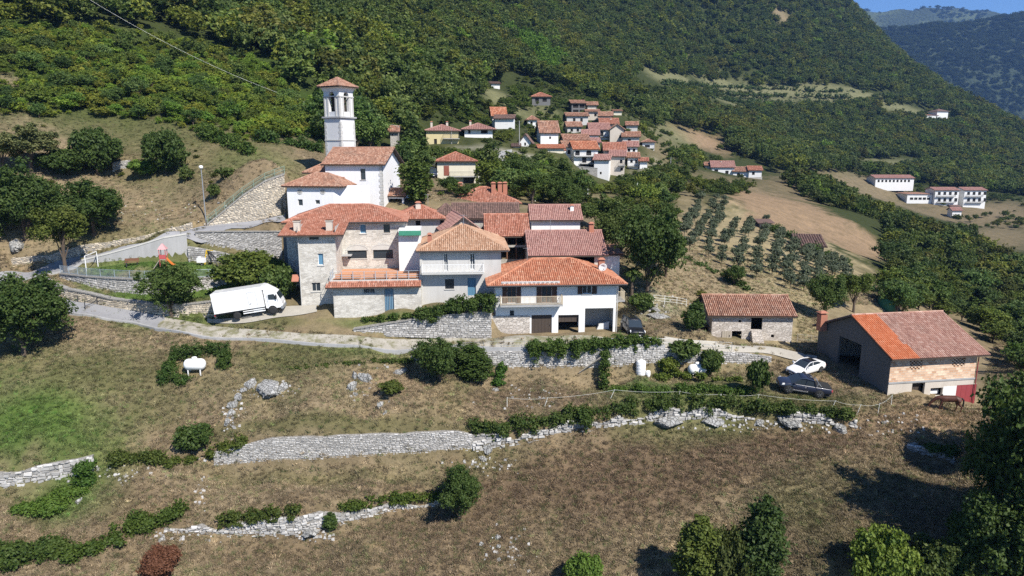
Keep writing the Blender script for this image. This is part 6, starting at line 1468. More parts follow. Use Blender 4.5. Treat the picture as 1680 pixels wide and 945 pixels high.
def tree_meshes(kind,w,h,trunk,n,size,seed,mat,tmat,core=True):
    rs=np.random.RandomState(seed); z0=trunk; bl=crownblobs(rs,w,h-trunk,z0,kind)
    V,F,T=leafcloud(bl,n,size,seed)
    if core:
        m=MB()
        for (x,y,z,a,b,c) in bl:
            k=.5; m.lathe([(a*k*.1,-c*k),(a*k*.8,-c*k*.6),(a*k,0),(a*k*.8,c*k*.6),(a*k*.1,c*k)],6,(x,y,z),t=.05)
        V2=np.array(m.v); F2=[tuple(i+len(V) for i in q) for q in m.f]
        F=[tuple(q) for q in F.tolist()]+F2; V=np.concatenate([V,V2]); T=np.concatenate([T,np.full(len(F2),.05)])
    cm=mkmesh('crown',V.tolist(),F if isinstance(F,list) else F.tolist(),T,mat)
    m=MB(); tr=max(.05,h*.022)
    m.tube((0,0,-.8),(0,0,trunk+.1*(h-trunk)),tr*1.35,tr,8); m.tube((0,0,trunk+.1*(h-trunk)),(0.05*w*rs.normal(),.05*w*rs.normal(),trunk+.6*(h-trunk)),tr,tr*.3,7)
    for b in bl[:7]: m.tube((0,0,trunk+rs.uniform(-.1,.3)*(h-trunk)*.5),(b[0]*.8,b[1]*.8,b[2]),tr*.5,tr*.15,5)
    tm=mkmesh('trunk',m.v,m.f,m.t,tmat)
    return cm,tm
_rv=random.Random(77)
PROTO={}
def proto(kind,k=0,mat='leaf',n=2600,size=.2,tmat='bark'):
    key=(kind,k,mat,n)
    if key not in PROTO:
        w,h,t={'round':(6,6.5,.35),'tall':(3,8,.3),'conifer':(3.4,8,.3),'loose':(5,7,1.0),'bush':(4,3,.1),'olive':(3,3.2,.7)}[kind]
        kk='round' if kind=='olive' else kind
        PROTO[key]=(tree_meshes(kk,w,h,t,n,size,hash((len(kind),k))%997+k*31,M[mat],M[tmat],core=kind!='loose'),w,h)
    return PROTO[key]
def tree(name,label,pos,w,h,kind='round',k=0,mat='leaf',col=(1,1,1),cat='tree',group=None,n=2600,size=.2,tmat='bark',yaw=None):
    (cm,tm),w0,h0=proto(kind,k,mat,n,size,tmat)
    root=thing(name,label,cat,pos,_rv.uniform(0,6.28) if yaw is None else yaw,group); root.scale=(w/w0,w/w0,h/h0)
    c=mkobj('crown',cm,root); c.color=(*col,1); mkobj('trunk' if cat=='tree' else 'stem',tm,root)
    return root
def treepx(name,label,px,pyb,pyt,hw,kind='round',k=0,col=(1,1,1),mat='leaf',cat='tree',group=None,n=None,Y=None,tmat='bark'):
    g=ground(px,pyb) if Y is None else P(px,pyb,Y)
    if Y is not None: g.z=H(g.x,g.y)
    dist=g.y*cp-g.z*sp; h=(P(px,pyt,g.y).z-g.z)*1.02; w=2*hw*dist/FPX
    if n is None: n=22000 if hw>60 else 15000 if hw>26 else 4000 if hw>14 else 1800
    size={22000:.115,15000:.115,4000:.2,1800:.28}.get(n,.2)
    return tree(name,label,g,w,h,kind,k,mat,col,cat,group,n,size,tmat)
DK=(.70,.82,.60); MD=(.92,1.02,.78); YG=(1.45,1.35,.7); BR=(1.25,1.5,.8); OL=(1.,1.,.8); BN=(1.5,1.05,.7)
for a in [
 ('tree','dark full tree with pale trunks at the left edge of the meadow',40,583,458,66,'round',0,DK),
 ('tree','round green tree standing by the lane below the playground',281,517,432,46,'round',1,MD),
 ('bush','broad yellow green bush on the bank behind the truck',415,478,420,50,'bush',0,(1.2,1.15,.7)),
 ('bush','dark green bush between the truck and the stone house',458,492,440,24,'bush',1,MD),
 ('tree','slender yellowish tree at the corner of the playground',108,447,338,40,'loose',0,(1.15,1.05,.65)),
 ('tree','broad dark tree on the dry slope above the playground',155,386,300,54,'round',2,(.7,.82,.6)),
 ('tree','tall dark tree in the thicket at the left edge',42,392,275,54,'round',3,DK),
 ('tree','dark tree leaning out of the left edge of the slope',-15,400,290,55,'round',1,DK),
 ('bush','dark bush left of the small grey wall on the slope',160,287,218,36,'bush',2,DK),
 ('bush','low dark bush beside the purple grey tree',112,288,248,36,'bush',3,DK),
 ('bush','dark round bush right of the small grey wall on the slope',273,287,222,32,'bush',0,DK),
 ('bush','bright green low bush beside the dark round bush on the slope',237,290,264,20,'bush',1,BR),
 ('tree','purple grey thin tree at the upper left edge of the slope',52,285,205,42,'loose',1,(1.7,1.35,1.75)),
 ('tree','greyish tree at the far left beside the thicket',5,290,215,34,'loose',0,(1.4,1.2,1.3)),
 ('bush','small bush above the street lamp',306,298,276,11,'bush',2,OL),('bush','small bush right of the street lamp on the slope',370,293,276,13,'bush',1,OL),('bush','low scrubby bush beside the wire fence of the church wall',352,326,305,10,'bush',0,OL),
 ('bush','large round dark bush hanging over the lane wall',722,626,556,40,'round',1,DK),('bush','second dark bush right of the large one on the lane wall',776,626,562,30,'tall',0,DK),
 ('bush','lone dark green bush at the end of the low overgrown wall',754,853,772,38,'round',2,DK),
 ('tree','light green poplar at the right side of the church',684,336,256,25,'tall',1,(1.05,1.1,.75)),
 ('tree','yellow green tree below the cream house',802,312,263,26,'round',0,YG),
 ('tree','dark round tree in front of the cream house door',737,318,290,16,'round',1,DK),
 ('tree','tall dark tree between the church and the yellow house',682,265,195,18,'tall',0,DK),
 ('tree','spreading dark tree right of the yellow green tree',850,312,256,34,'round',2,MD),
 ('tree','grey green tree in the middle of the slope below the white gable house',905,318,262,32,'loose',1,(1.,1.05,.9)),
 ('tree','pale loose tree beside the red roof with three chimneys',873,338,285,30,'loose',0,(.9,1.,.75)),
 ('tree','bushy tree above the upper pink roof',925,345,296,28,'round',3,MD),
 ('tree','round tree on the terrace under the village houses',955,322,288,20,'round',1,MD),
 ('tree','large dark tree right of the pink roofed house',1062,488,345,52,'round',0,DK),
 ('tree','broad olive green tree behind the large dark tree',1018,425,335,44,'round',3,OL),
 ('tree','dark tree on the orchard side of the large dark tree',1092,455,362,30,'round',2,DK),
 ('tree','loose grey green tree above the pink roofs',985,395,322,34,'loose',1,(.95,1.,.8)),
 ('bush','leafy shrub right of the white house balcony',1052,512,485,18,'bush',1,MD),
 ('bush','dark upright bush at the left corner of the stone barn',1142,543,490,14,'tall',1,DK),
 ('bush','round bush left of the upright bush by the stone barn',1133,545,512,15,'bush',2,DK),
 ('tree','round orchard tree at the lower front corner',1204,468,434,17,'round',1,DK),
 ('tree','tree between the stone barn and the big barn',1352,522,452,30,'round',0,MD),
 ('tree','lighter bushy tree behind the big barn chimney',1400,512,448,28,'loose',0,(1.1,1.1,.7)),
 ('bush','green shrub right of the lying gas tank in the garden',1166,618,578,18,'bush',2,MD),
 ('bush','bush at the garden corner beside the dark pickup',1241,650,598,17,'bush',0,DK),
 ('bush','leafy bush on the right end of the vine hung wall',1120,592,562,24,'bush',3,MD),
 ('bush','yellow green low bush behind the upright water tank',1095,610,588,16,'bush',1,YG),
 ('tree','great dark tree filling the right edge beside the lower field',1678,930,648,92,'round',0,DK),
 ('tree','dark tree in the lower right corner',1640,1000,822,72,'round',3,DK),
 ('tree','dark tree left of the great tree at the right edge',1622,862,712,44,'round',1,DK),
 ('bush','dark bush at the foot of the great right edge tree',1600,925,845,40,'bush',0,DK),
 ('bush','dark bush in the bottom right corner of the lower field',1655,960,860,50,'bush',1,MD),
 ('tree','dark tree behind the great tree at the right edge',1700,760,600,60,'round',2,MD),
 ('bush','bright light green bush at the bottom edge in the lower field',1440,975,880,44,'bush',3,(1.7,1.7,.9)),
 ('bush','olive bush right of the bright light green bush',1545,980,900,48,'bush',2,OL),
 ('bush','small dark bush between the bright bush and the olive bush',1497,975,915,24,'bush',1,DK),
 ('tree','yellowish slender tree at the bottom edge',1142,990,842,36,'tall',1,(1.15,1.1,.7)),
 ('tree','dark pointed tree at the bottom edge beside the grey bush',1244,992,812,40,'tall',2,(.6,.72,.58)),
 ('bush','grey half dead bush between the two bottom edge trees',1192,985,880,34,'bush',0,(.95,.85,.75)),
 ('bush','low light green bush at the bottom edge left of the slender tree',957,975,920,30,'bush',0,BR),
 ('bush','small dark shrub growing on the low overgrown wall',543,869,840,12,'tall',1,DK),
 ('bush','round clipped shrub at the left end of the long terrace wall',319,740,700,26,'bush',1,DK),
 ('bush','low mossy bush among the boulders of the middle field',642,648,628,18,'bush',2,(1.,.95,.6)),
 ]: treepx(a[0],a[1],*a[2:7],a[7],a[8],cat=a[0])
treepx('dry_bush','red brown dry bush at the bottom of the lower field',267,948,906,30,'bush',0,(.9,.62,.55),mat='dry',cat='bush')
for px,pb,pt,hw in ((120,120,40,60),(30,60,-20,60),(190,60,-20,45),(515,160,70,36),(480,120,85,30)): pass
# palm
def palm():
    g=ground(1036,500); t=thing('palm_tree','palm tree with shaggy trunk right of the white house','tree',g); h=P(1036,445,g.y).z-g.z
    m=MB(); rnd=random.Random(3)
    for k in range(10): m.tube((0,0,h*k/10-.3*(k==0)),(0,0,h*(k+1)/10),.2,.16,8)
    m.build('trunk',M['bark'],t)
    m=MB()
    for k in range(26):
        a=k*2.4; el=rnd.uniform(-.2,1.1); L_=rnd.uniform(1.3,1.8); prev=Vector((0,0,h))
        for s in range(6):
            e=el-s*.3; d=Vector((math.cos(a)*math.cos(e),math.sin(a)*math.cos(e),math.sin(e)))*L_/6; q=prev+d; sd=Vector((-math.sin(a),math.cos(a),-.25))*(.28 if 0<s<5 else .16); su=Vector((math.sin(a),-math.cos(a),-.25))*(.28 if 0<s<5 else .16)
            m.poly([prev,q,q+sd,prev+sd],rnd.random()); m.poly([q,prev,prev+su,q+su],rnd.random()); prev=q
    c=m.build('crown',M['leaf'],t); c.color=(.8,.85,.6,1)
palm()
# hedges and ivy: leaves along a line
def hedge(name,label,line,hgt,wid,col=MD,n=1500,size=.14,cat='hedge',mat='leaf',seed=0,up=0.,drop=0.,var=.35):
    """line: list of points on the ground; hgt above, drop: hangs below"""
    rs=np.random.RandomState(seed+int(abs(line[0][0])*10)); o=line[0]; bl=[]
    for a,b in zip(line,line[1:]):
        ln=(b-a).length; k=max(1,int(ln/(wid*.55)))
        for i in range(k):
            p=a.lerp(b,(i+rs.rand()*.6)/k)-o; r=wid*.5*rs.uniform(.5,1.35); hh=hgt*rs.uniform(1-var*1.4,1+var)
            if var>.3 and rs.rand()<.1: continue
            bl.append((p.x+rs.normal()*.12*wid,p.y+rs.normal()*.12*wid,p.z+hh*.38+up,r,r*.9,hh*.6)); q_=rs.uniform(.4,.7); bl.append((p.x+rs.normal()*.35*wid,p.y+rs.normal()*.25*wid,p.z+hh*rs.uniform(.3,.8)+up,r*q_,r*q_,hh*.4*q_))
            if drop and rs.rand()<.6: d_=drop*rs.uniform(.3,1.1); bl.append((p.x,p.y-wid*.35,p.z-d_*.4,r*.6,r*.4,d_*.6))
    V,F,T=leafcloud(bl,int(n*1.6),size*.85,seed); m=MB()
    for (x,y,z,a,b,c) in bl: m.lathe([(a*.06,-c*.5),(a*.4,-c*.3),(a*.5,0),(a*.4,c*.3),(a*.06,c*.5)],6,(x,y,z),t=.05)
    F2=[tuple(i+len(V) for i in q) for q in m.f]
    o_=mkobj(name,mkmesh(name,np.concatenate([V,np.array(m.v)]).tolist(),F.tolist()+F2,np.concatenate([T,np.full(len(F2),.05)]),M[mat])); o_.location=o; o_.color=(*col,1)
    tag(o_,label,cat,kind='thing'); return o_
G=lambda *l:[ground(a,b) for a,b in l]
TL=lambda key,i=0,j=99,dy=.2,dz=0.:topline(key,dy,dz)[i:j]
hedge('ivy_hedge','long dark ivy hedge on top of the stone bank',TL('bank',0,7,.35)+[],1.15,1.3,(.78,.85,.58),9000,.12,seed=1,drop=.6)
hedge('ivy_hedge','right half of the long ivy hedge towards the barn yard',TL('bank',6,9,.3),.8,1.0,(.78,.85,.58),3000,.12,seed=2,drop=.3)
hedge('ivy','ivy column hanging over the stone bank between white stones',[P(958,682,63.6),P(966,712,63.2)],1.0,1.0,(.75,.88,.58),900,.12,'ivy',seed=3)
hedge('vine','leafy vines draping over the left part of the lane wall',[p for p in TL('road',2,4,-.1)],1.0,1.2,(.85,1.0,.62),4500,.13,'vine',seed=4,drop=1.3)
hedge('vine','trellis of vines above the lane wall under the garages',[P(960,566,72.6),P(1020,563,73),P(1078,564,73.6)],.9,1.2,(.85,1.0,.62),3600,.13,'vine',seed=5,drop=.8)
hedge('vine','vine column climbing beside the wooden ladder',[P(992,640,70.4),P(992,612,71.2),P(993,580,72)],.9,1.0,(.75,.9,.55),1800,.12,'vine',seed=6)
hedge('ivy','ivy cascade over the garden wall left of the white house',[P(695,523,76.2),P(735,510,76.2),P(775,500,76.2),P(806,494,76.3)],1.3,1.5,(.75,.88,.58),6000,.13,'ivy',seed=7,drop=1.2)
hedge('bank_plants','green bank plants along the foot of the terrace block',G((600,527),(640,525),(690,520)),.5,1.0,(.8,.95,.55),1500,.12,'plants',seed=8)
hedge('square_hedge','clipped back hedge of the gas tank enclosure',G((286,588),(378,584)),1.6,1.5,(.6,.75,.5),3000,.1,seed=9,var=.12)
hedge('square_hedge','right side hedge of the gas tank enclosure',G((374,590),(366,612)),1.2,1.3,(.65,.8,.5),1500,.1,seed=10,var=.15)
hedge('square_hedge','left low hedge of the gas tank enclosure',G((288,592),(266,626),(312,633)),1.2,1.5,(.6,.8,.5),2200,.1,seed=11,var=.2)
hedge('brambles','dark brambles on the broken wall left of the long terrace wall',G((190,757),(230,755),(275,757)),.9,1.3,(.8,.8,.5),2600,.12,'brambles',seed=12)
hedge('brambles','bramble bank below the round clipped shrub',G((275,762),(320,758),(360,742),(405,732)),.9,1.2,(1.,.95,.55),2600,.12,'brambles',seed=13)
hedge('brambles','green slope brambles under the pale broken wall',G((150,765),(145,790),(120,810)),.9,1.5,(.7,1.,.5),2600,.13,'brambles',seed=14)
hedge('bramble_slope','bright green bramble slope under the pale broken wall',G((135,795),(95,825),(55,855),(20,880)),.6,3.0,(1.0,1.25,.62),5000,.13,'brambles',seed=31)
hedge('bramble_bank','large dark bramble bank in the bottom left corner',G((-20,925),(60,912),(120,905)),1.4,2.4,(.75,.85,.55),6000,.14,'brambles',seed=15)
hedge('bramble_bank','long bramble bank rising from the bottom left corner',G((120,915),(180,893),(240,868),(300,842)),1.1,1.7,(.8,.9,.5),6000,.13,'brambles',seed=16)
hedge('ivy_bank','arched ivy bank on the low overgrown wall',TL('mid',1,4,.3),.8,1.1,(.8,.8,.5),2600,.11,'ivy',seed=17,drop=.35)
hedge('ivy_bank','flat ivy strip on the wall left of the lone dark bush',TL('mid',4,7,.3),.6,1.0,(.9,.95,.5),2600,.11,'ivy',seed=18,drop=.2)
hedge('ivy_bank','dark ivy at the low mossy wall',TL('lower',1,3,.2),.6,1.0,(.65,.85,.5),1100,.12,'ivy',seed=19,drop=.3)
hedge('lane_hedge','low green growth along the lower edge of the lane',G((470,608),(560,598),(680,592)),.35,.8,(.8,.85,.5),1800,.1,'hedge',seed=20)
hedge('wall_weeds','weeds hanging on the wall beside the two dark bushes',G((818,635),(826,600)),.9,1.1,(.65,1.,.5),1500,.12,'weeds',seed=21)
hedge('garden_plants','vegetable rows in the garden between the tanks',G((1012,642),(1060,645),(1110,645)),.5,1.3,(.9,1.1,.6),2600,.13,'plants',seed=22)
hedge('garden_plants','tall weeds and vegetables right of the lying gas tank',G((1120,643),(1180,642),(1235,645)),.6,1.3,(.8,1.,.55),2600,.13,'plants',seed=23)
hedge('garden_plants','yellow green plants in the upper garden bed',G((1080,622),(1110,615),(1180,625),(1225,628)),.5,1.0,(1.3,1.3,.7),2000,.13,'plants',seed=24)
hedge('slope_hedge','hedge line running down the dry slope to the church',G((325,222),(370,238),(415,257)),2.2,2.4,(.85,1.,.6),2600,.22,seed=25)
hedge('slope_hedge','second hedge line above the church lawn',G((425,232),(480,240),(530,252)),2.0,2.2,(.7,.9,.6),2400,.22,seed=26)
hedge('field_hedge','hedge along the upper edge of the orchard',G((1255,372),(1300,395),(1345,418),(1395,440)),1.6,2.,(.7,.85,.6),2200,.25,seed=27)
hedge('green_net_hedge','low green net along the lower orchard edge',G((1125,425),(1180,450),(1230,478)),.5,1.2,(.9,1.,.8),1000,.2,seed=28)
# orchard of olives in rows
rows_=[((1121,388),(1150,327),9),((1134,414),(1172,331),11),((1160,421),(1187,334),10),((1193,400),(1211,360),5),((1208,443),(1236,360),9),((1238,458),(1257,368),10),((1267,465),(1281,386),10),((1292,473),(1303,400),10),((1315,478),(1325,415),9),((1340,478),(1343,424),8),((1366,466),(1364,430),6),((1386,462),(1384,443),4),((1180,432),(1196,398),4)]
k=0; ORD='first second third fourth fifth sixth seventh eighth ninth tenth eleventh twelfth thirteenth'.split()
rows_.sort(key=lambda r:r[0][0])
for ri,(a,b,n) in enumerate(rows_):
    n=min(13,round(n*1.3))
    A=ground(*a); B=ground(*b)
    for i in range(n):
        f=i/(n-1); p=A.lerp(B,f)+Vector((_rv.uniform(-.4,.4),_rv.uniform(-.6,.6),0)); p.z=H(p.x,p.y)
        if _rv.random()<.05: continue
        s=_rv.uniform(1.6,2.25); tree('olive_tree','%s olive tree from the near end in the %s orchard row from the left'%(ORD[i],ORD[ri]),p,s,s*_rv.uniform(1.05,1.4),'olive',k%3,'olive',(1,1,1),'tree','olive trees in the orchard rows',900,.18); k+=1

hedge('terrace_hedge','upper hedge row across the mountain meadow terraces',G((1085,139),(1160,143),(1250,147),(1330,150),(1420,155)),4,6,(.75,.85,.6),2600,.8,seed=41,var=.5)
hedge('terrace_hedge','middle hedge row across the mountain meadow terraces',G((1120,150),(1190,157),(1270,159),(1350,160),(1400,161)),4,6,(.85,.9,.6),2200,.8,seed=42,var=.5)
hedge('terrace_hedge','lower hedge row under the mountain meadow terraces',G((1180,166),(1260,171),(1340,172),(1440,176)),4,6,(.75,.85,.6),2200,.8,seed=43,var=.5)
# ---------------------------------------------------------------- woods
def inpoly(px,py,poly):
    r=np.zeros(px.shape,bool); n=len(poly)
    for i in range(n):
        x0,y0=poly[i]; x1,y1=poly[(i+1)%n]
        c=((y0>py)!=(y1>py)); 
        with np.errstate(divide='ignore',invalid='ignore'): xi=(x1-x0)*(py-y0)/(y1-y0)+x0
        r^=c&(px<xi)
    return r
POLY=[[(-900,-900),(2600,-900),(2600,420),(1680,325),(1500,300),(1400,284),(1290,284),(1200,252),(1150,214),(1110,228),(1060,205),(1030,182),(985,168),(930,150),(905,140),(840,118),(800,140),(800,165),(770,195),(700,198),(690,215),(660,240),(600,250),(545,240),(520,222),(430,228),(400,232),(340,212),(200,195),(100,200),(0,190),(-900,190)],
 [(1285,302),(1320,298),(1390,330),(1430,352),(1530,392),(1620,405),(1680,455),(1900,470),(2100,640),(1700,720),(1645,700),(1628,640),(1622,560),(1560,520),(1480,498),(1445,440),(1400,400),(1340,345)],
 [(1390,470),(1440,455),(1490,500),(1560,525),(1400,515)],
 [(1095,255),(1160,268),(1150,300),(1215,300),(1225,318),(1160,322),(1120,330),(1100,400),(1075,330)],
 [(660,262),(715,250),(718,330),(665,330)],
 [(785,250),(960,262),(1080,290),(1090,345),(1010,345),(960,350),(860,330),(790,322)],
 [(690,240),(760,242),(880,240),(880,262),(780,262),(700,256)],
 [(830,165),(940,170),(1060,215),(1060,260),(1030,250),(935,230),(880,225),(840,215)]]
DENS=[1,1,1,.7,.8,.75,.6,.42]
MEADOW=[(1120,133,50,8),(1230,151,95,5),(1400,153,80,4),(1290,166,100,4),(1200,170,50,5),(1100,135,42,12),(1060,130,20,14),(1190,142,62,8),(1285,150,70,6),(1385,158,50,5),(1360,145,55,4),(1330,153,90,5),(820,160,22,14),(1450,265,75,4),(1490,180,50,5),(1150,230,45,16),(1105,222,32,18),(985,330,45,9),(820,146,16,16),(1010,190,22,8),(1440,305,80,10),(1560,345,110,13),(1640,350,50,14),(1650,390,50,14),(10,130,28,10),(1285,25,14,7),(1035,200,22,6),(870,190,26,8),(1180,290,60,12),(1080,250,18,14),(985,190,20,6)]
SHRUB=[(-900,55),(230,50),(420,100),(520,180),(520,225),(400,232),(200,195),(-900,190)]
rs=np.random.RandomState(42); cand=[]
for (Y0,Y1,sp_) in ((82,150,4.6),(150,350,5.2),(350,700,5.4),(700,1500,7.2)):
    y=np.arange(Y0,Y1,sp_); 
    for yy in y:
        x=np.arange(-yy*.98,yy*1.02,sp_); n=len(x)
        cand.append(np.stack([x+rs.uniform(-.48,.48,n)*sp_,yy+rs.uniform(-.48,.48,n)*sp_,np.full(n,sp_)],1))
cand=np.concatenate(cand); z=hz(cand[:,0],cand[:,1])
f_=cand[:,1]*cp-z*sp; px=CX+FPX*cand[:,0]/f_; py=CY-FPX*(cand[:,1]*sp+z*cp)/f_
keep=np.zeros(len(cand),bool); dens=np.zeros(len(cand))
for pl,d in zip(POLY,DENS): 
    q=inpoly(px,py,pl); dens=np.where(q&(dens==0),d,dens)
keep=rs.rand(len(cand))<dens
shr=inpoly(px,py,SHRUB)&(cand[:,1]<230)
hgt=rs.uniform(5.5,10,len(cand)); hgt=np.where(shr,rs.uniform(1.8,4.2,len(cand)),hgt); hgt=np.where((dens<1)&(dens>0),rs.uniform(2.6,6.0,len(cand)),hgt)
vl=inpoly(px,py,POLY[1])|inpoly(px,py,POLY[2]); hgt=np.where(vl,rs.uniform(3.2,6.5,len(cand))*np.interp(cand[:,1],[100,300],[.9,1.3]),hgt)
hgt=np.where(cand[:,1]>700,hgt*1.15,hgt)
hpx=hgt*FPX/f_; wpx=hpx*.9
for (a,b,c,d) in MEADOW:
    j_=rs.uniform(.75,1.15,len(cand)); a=a+0*j_; c=c*j_; d=d*j_; keep&=~((((px-a)/c)**2+((py-hpx*.35-b)/(d+hpx*.4))**2<1)|(((px-a)/c)**2+((py-b)/d)**2<1))
for (x0,y0,x1,y1,Yb) in PROT: keep&=~((cand[:,1]<Yb+4)&(px+wpx*.45>x0)&(px-wpx*.45<x1)&(py>y0)&(py-hpx<y1))
# never inside a building
for (x0,y0,x1,y1,Yb) in PROT:
    xa,xb=(x0-CX)/FPX*Yb*1.0,(x1-CX)/FPX*Yb; keep&=~((cand[:,0]>xa-2)&(cand[:,0]<xb+2)&(cand[:,1]>Yb-4)&(cand[:,1]<Yb+11))
# keep the tower, the near roofs and the barns clear
for (x0,y0,x1,y1,Yb) in ((525,120,595,255,122),(465,245,665,350,118),(640,325,1000,420,110),(1335,500,1640,680,88),(1150,485,1310,570,90),(695,200,830,240,186),(1100,325,1420,480,180),(1215,300,1440,440,240)): keep&=~((cand[:,1]<Yb)&(px+wpx*.4>x0)&(px-wpx*.4<x1)&(py>y0)&(py-hpx<y1))
keep&=~((px>530)&(px<600)&(cand[:,1]<128)&(py<262))
vis=(py>-260)&(px>-260)&(px<1950)
keep&=vis|(rs.rand(len(cand))<.6)
c=cand[keep]; z=z[keep]; hgt=hgt[keep]; px=px[keep]; py=py[keep]; shr=shr[keep]; f_=f_[keep]; N=len(c)
nA=vnoise(c[:,0],c[:,1],38,21); nB=vnoise(c[:,0],c[:,1],14,22); r1=rs.rand(N)
base=np.array([(.66,.8,.64),(.85,.95,.75),(1.2,1.15,.65),(1.12,.97,.7),(1.15,1.45,.7),(.95,1.0,.95)])*1.12
prob=np.stack([.34+.0*nA,.30+0*nA,np.clip((nB-.38)*1.3,0.04,.6),np.clip((nA-.5)*.9,0.02,.35),np.full(N,.03),np.full(N,.10)],1)
prob[:,3]*=(np.where(px<700,.6,1.3)); prob[shr,2]+=.4; prob[shr,4]+=.25; prob/=prob.sum(1)[:,None]
ci=(r1[:,None]>np.cumsum(prob,1)).sum(1).clip(0,5); hue=base[ci]*np.where(vl[keep],.8,1.)[:,None]*(rs.uniform(.7,1.35,N)*np.interp(c[:,1],[150,350],[1.22,1.0]))[:,None]
strip=inpoly(px,py,[(830,60),(860,60),(925,105),(900,140)]); hue[strip]=np.array((1.0,1.5,.65))*rs.uniform(.85,1.2,strip.sum())[:,None]
# far variants (not linked: only drawn through the wood)
VC=bpy.data.collections.new('wood_trees'); kinds=[('round',.95),('round',1.0),('tall',1.),('loose',1.),('round',1.1),('conifer',1.)]
for i,(kd,s) in enumerate(kinds):
    w_={'round':.95,'tall':.55,'loose':.8,'conifer':.5}[kd]*s
    (cm,tm)=tree_meshes(kd,w_*6,6,.5,950,.30,100+i,M['leafF'],M['bark'],core=True)
    o=bpy.data.objects.new('wood_tree_%s'%'abcdef'[i],cm); VC.objects.link(o)
idx=rs.choice(6,N,p=[.28,.26,.1,.14,.2,.02])
near=np.argsort(c[:,1]+(~((px>-40)&(px<1720)&(py>0)))*9999)[:250]
isn=np.zeros(N,bool); isn[near]=True
def wood(name,label,m):
    n=int(m.sum()); me=bpy.data.meshes.new(name); me.from_pydata(np.stack([c[m,0],c[m,1],z[m]-.3],1).tolist(),[],[])
    for nm,ty,val in (('hue','FLOAT_COLOR',np.concatenate([hue[m],np.ones((n,1))],1)),('idx','INT',idx[m]),('rot','FLOAT_VECTOR',np.stack([rs.uniform(-.06,.06,n),rs.uniform(-.06,.06,n),rs.uniform(0,6.28,n)],1)),('scl','FLOAT_VECTOR',np.stack([hgt[m]/6*rs.uniform(.9,1.35,n)]*2+[hgt[m]/6],1))):
        a=me.attributes.new(nm,ty,'POINT'); a.data.foreach_set({'FLOAT_COLOR':'color','INT':'value','FLOAT_VECTOR':'vector'}[ty],np.asarray(val).ravel())
    o=mkobj(name,me); tag(o,label,kind='stuff'); scatter(o,VC); return o
def scatter(o,coll):
    g=bpy.data.node_groups.new('scatter','GeometryNodeTree'); g.interface.new_socket('Geometry',in_out='INPUT',socket_type='NodeSocketGeometry'); g.interface.new_socket('Geometry',in_out='OUTPUT',socket_type='NodeSocketGeometry')
    gi=g.nodes.new('NodeGroupInput'); go=g.nodes.new('NodeGroupOutput'); ip=g.nodes.new('GeometryNodeInstanceOnPoints'); cl=g.nodes.new('GeometryNodeCollectionInfo')
    cl.inputs['Collection'].default_value=coll; cl.inputs['Separate Children'].default_value=True; cl.inputs['Reset Children'].default_value=True
    g.links.new(gi.outputs[0],ip.inputs['Points']); g.links.new(cl.outputs[0],ip.inputs['Instance']); ip.inputs['Pick Instance'].default_value=True
    for nm,ty,so in (('idx','INT','Instance Index'),('rot','FLOAT_VECTOR','Rotation'),('scl','FLOAT_VECTOR','Scale')):
        a=g.nodes.new('GeometryNodeInputNamedAttribute'); a.data_type=ty; a.inputs['Name'].default_value=nm; g.links.new(a.outputs['Attribute'],ip.inputs[so])
    g.links.new(ip.outputs[0],go.inputs[0]); md=o.modifiers.new('scatter','NODES'); md.node_group=g
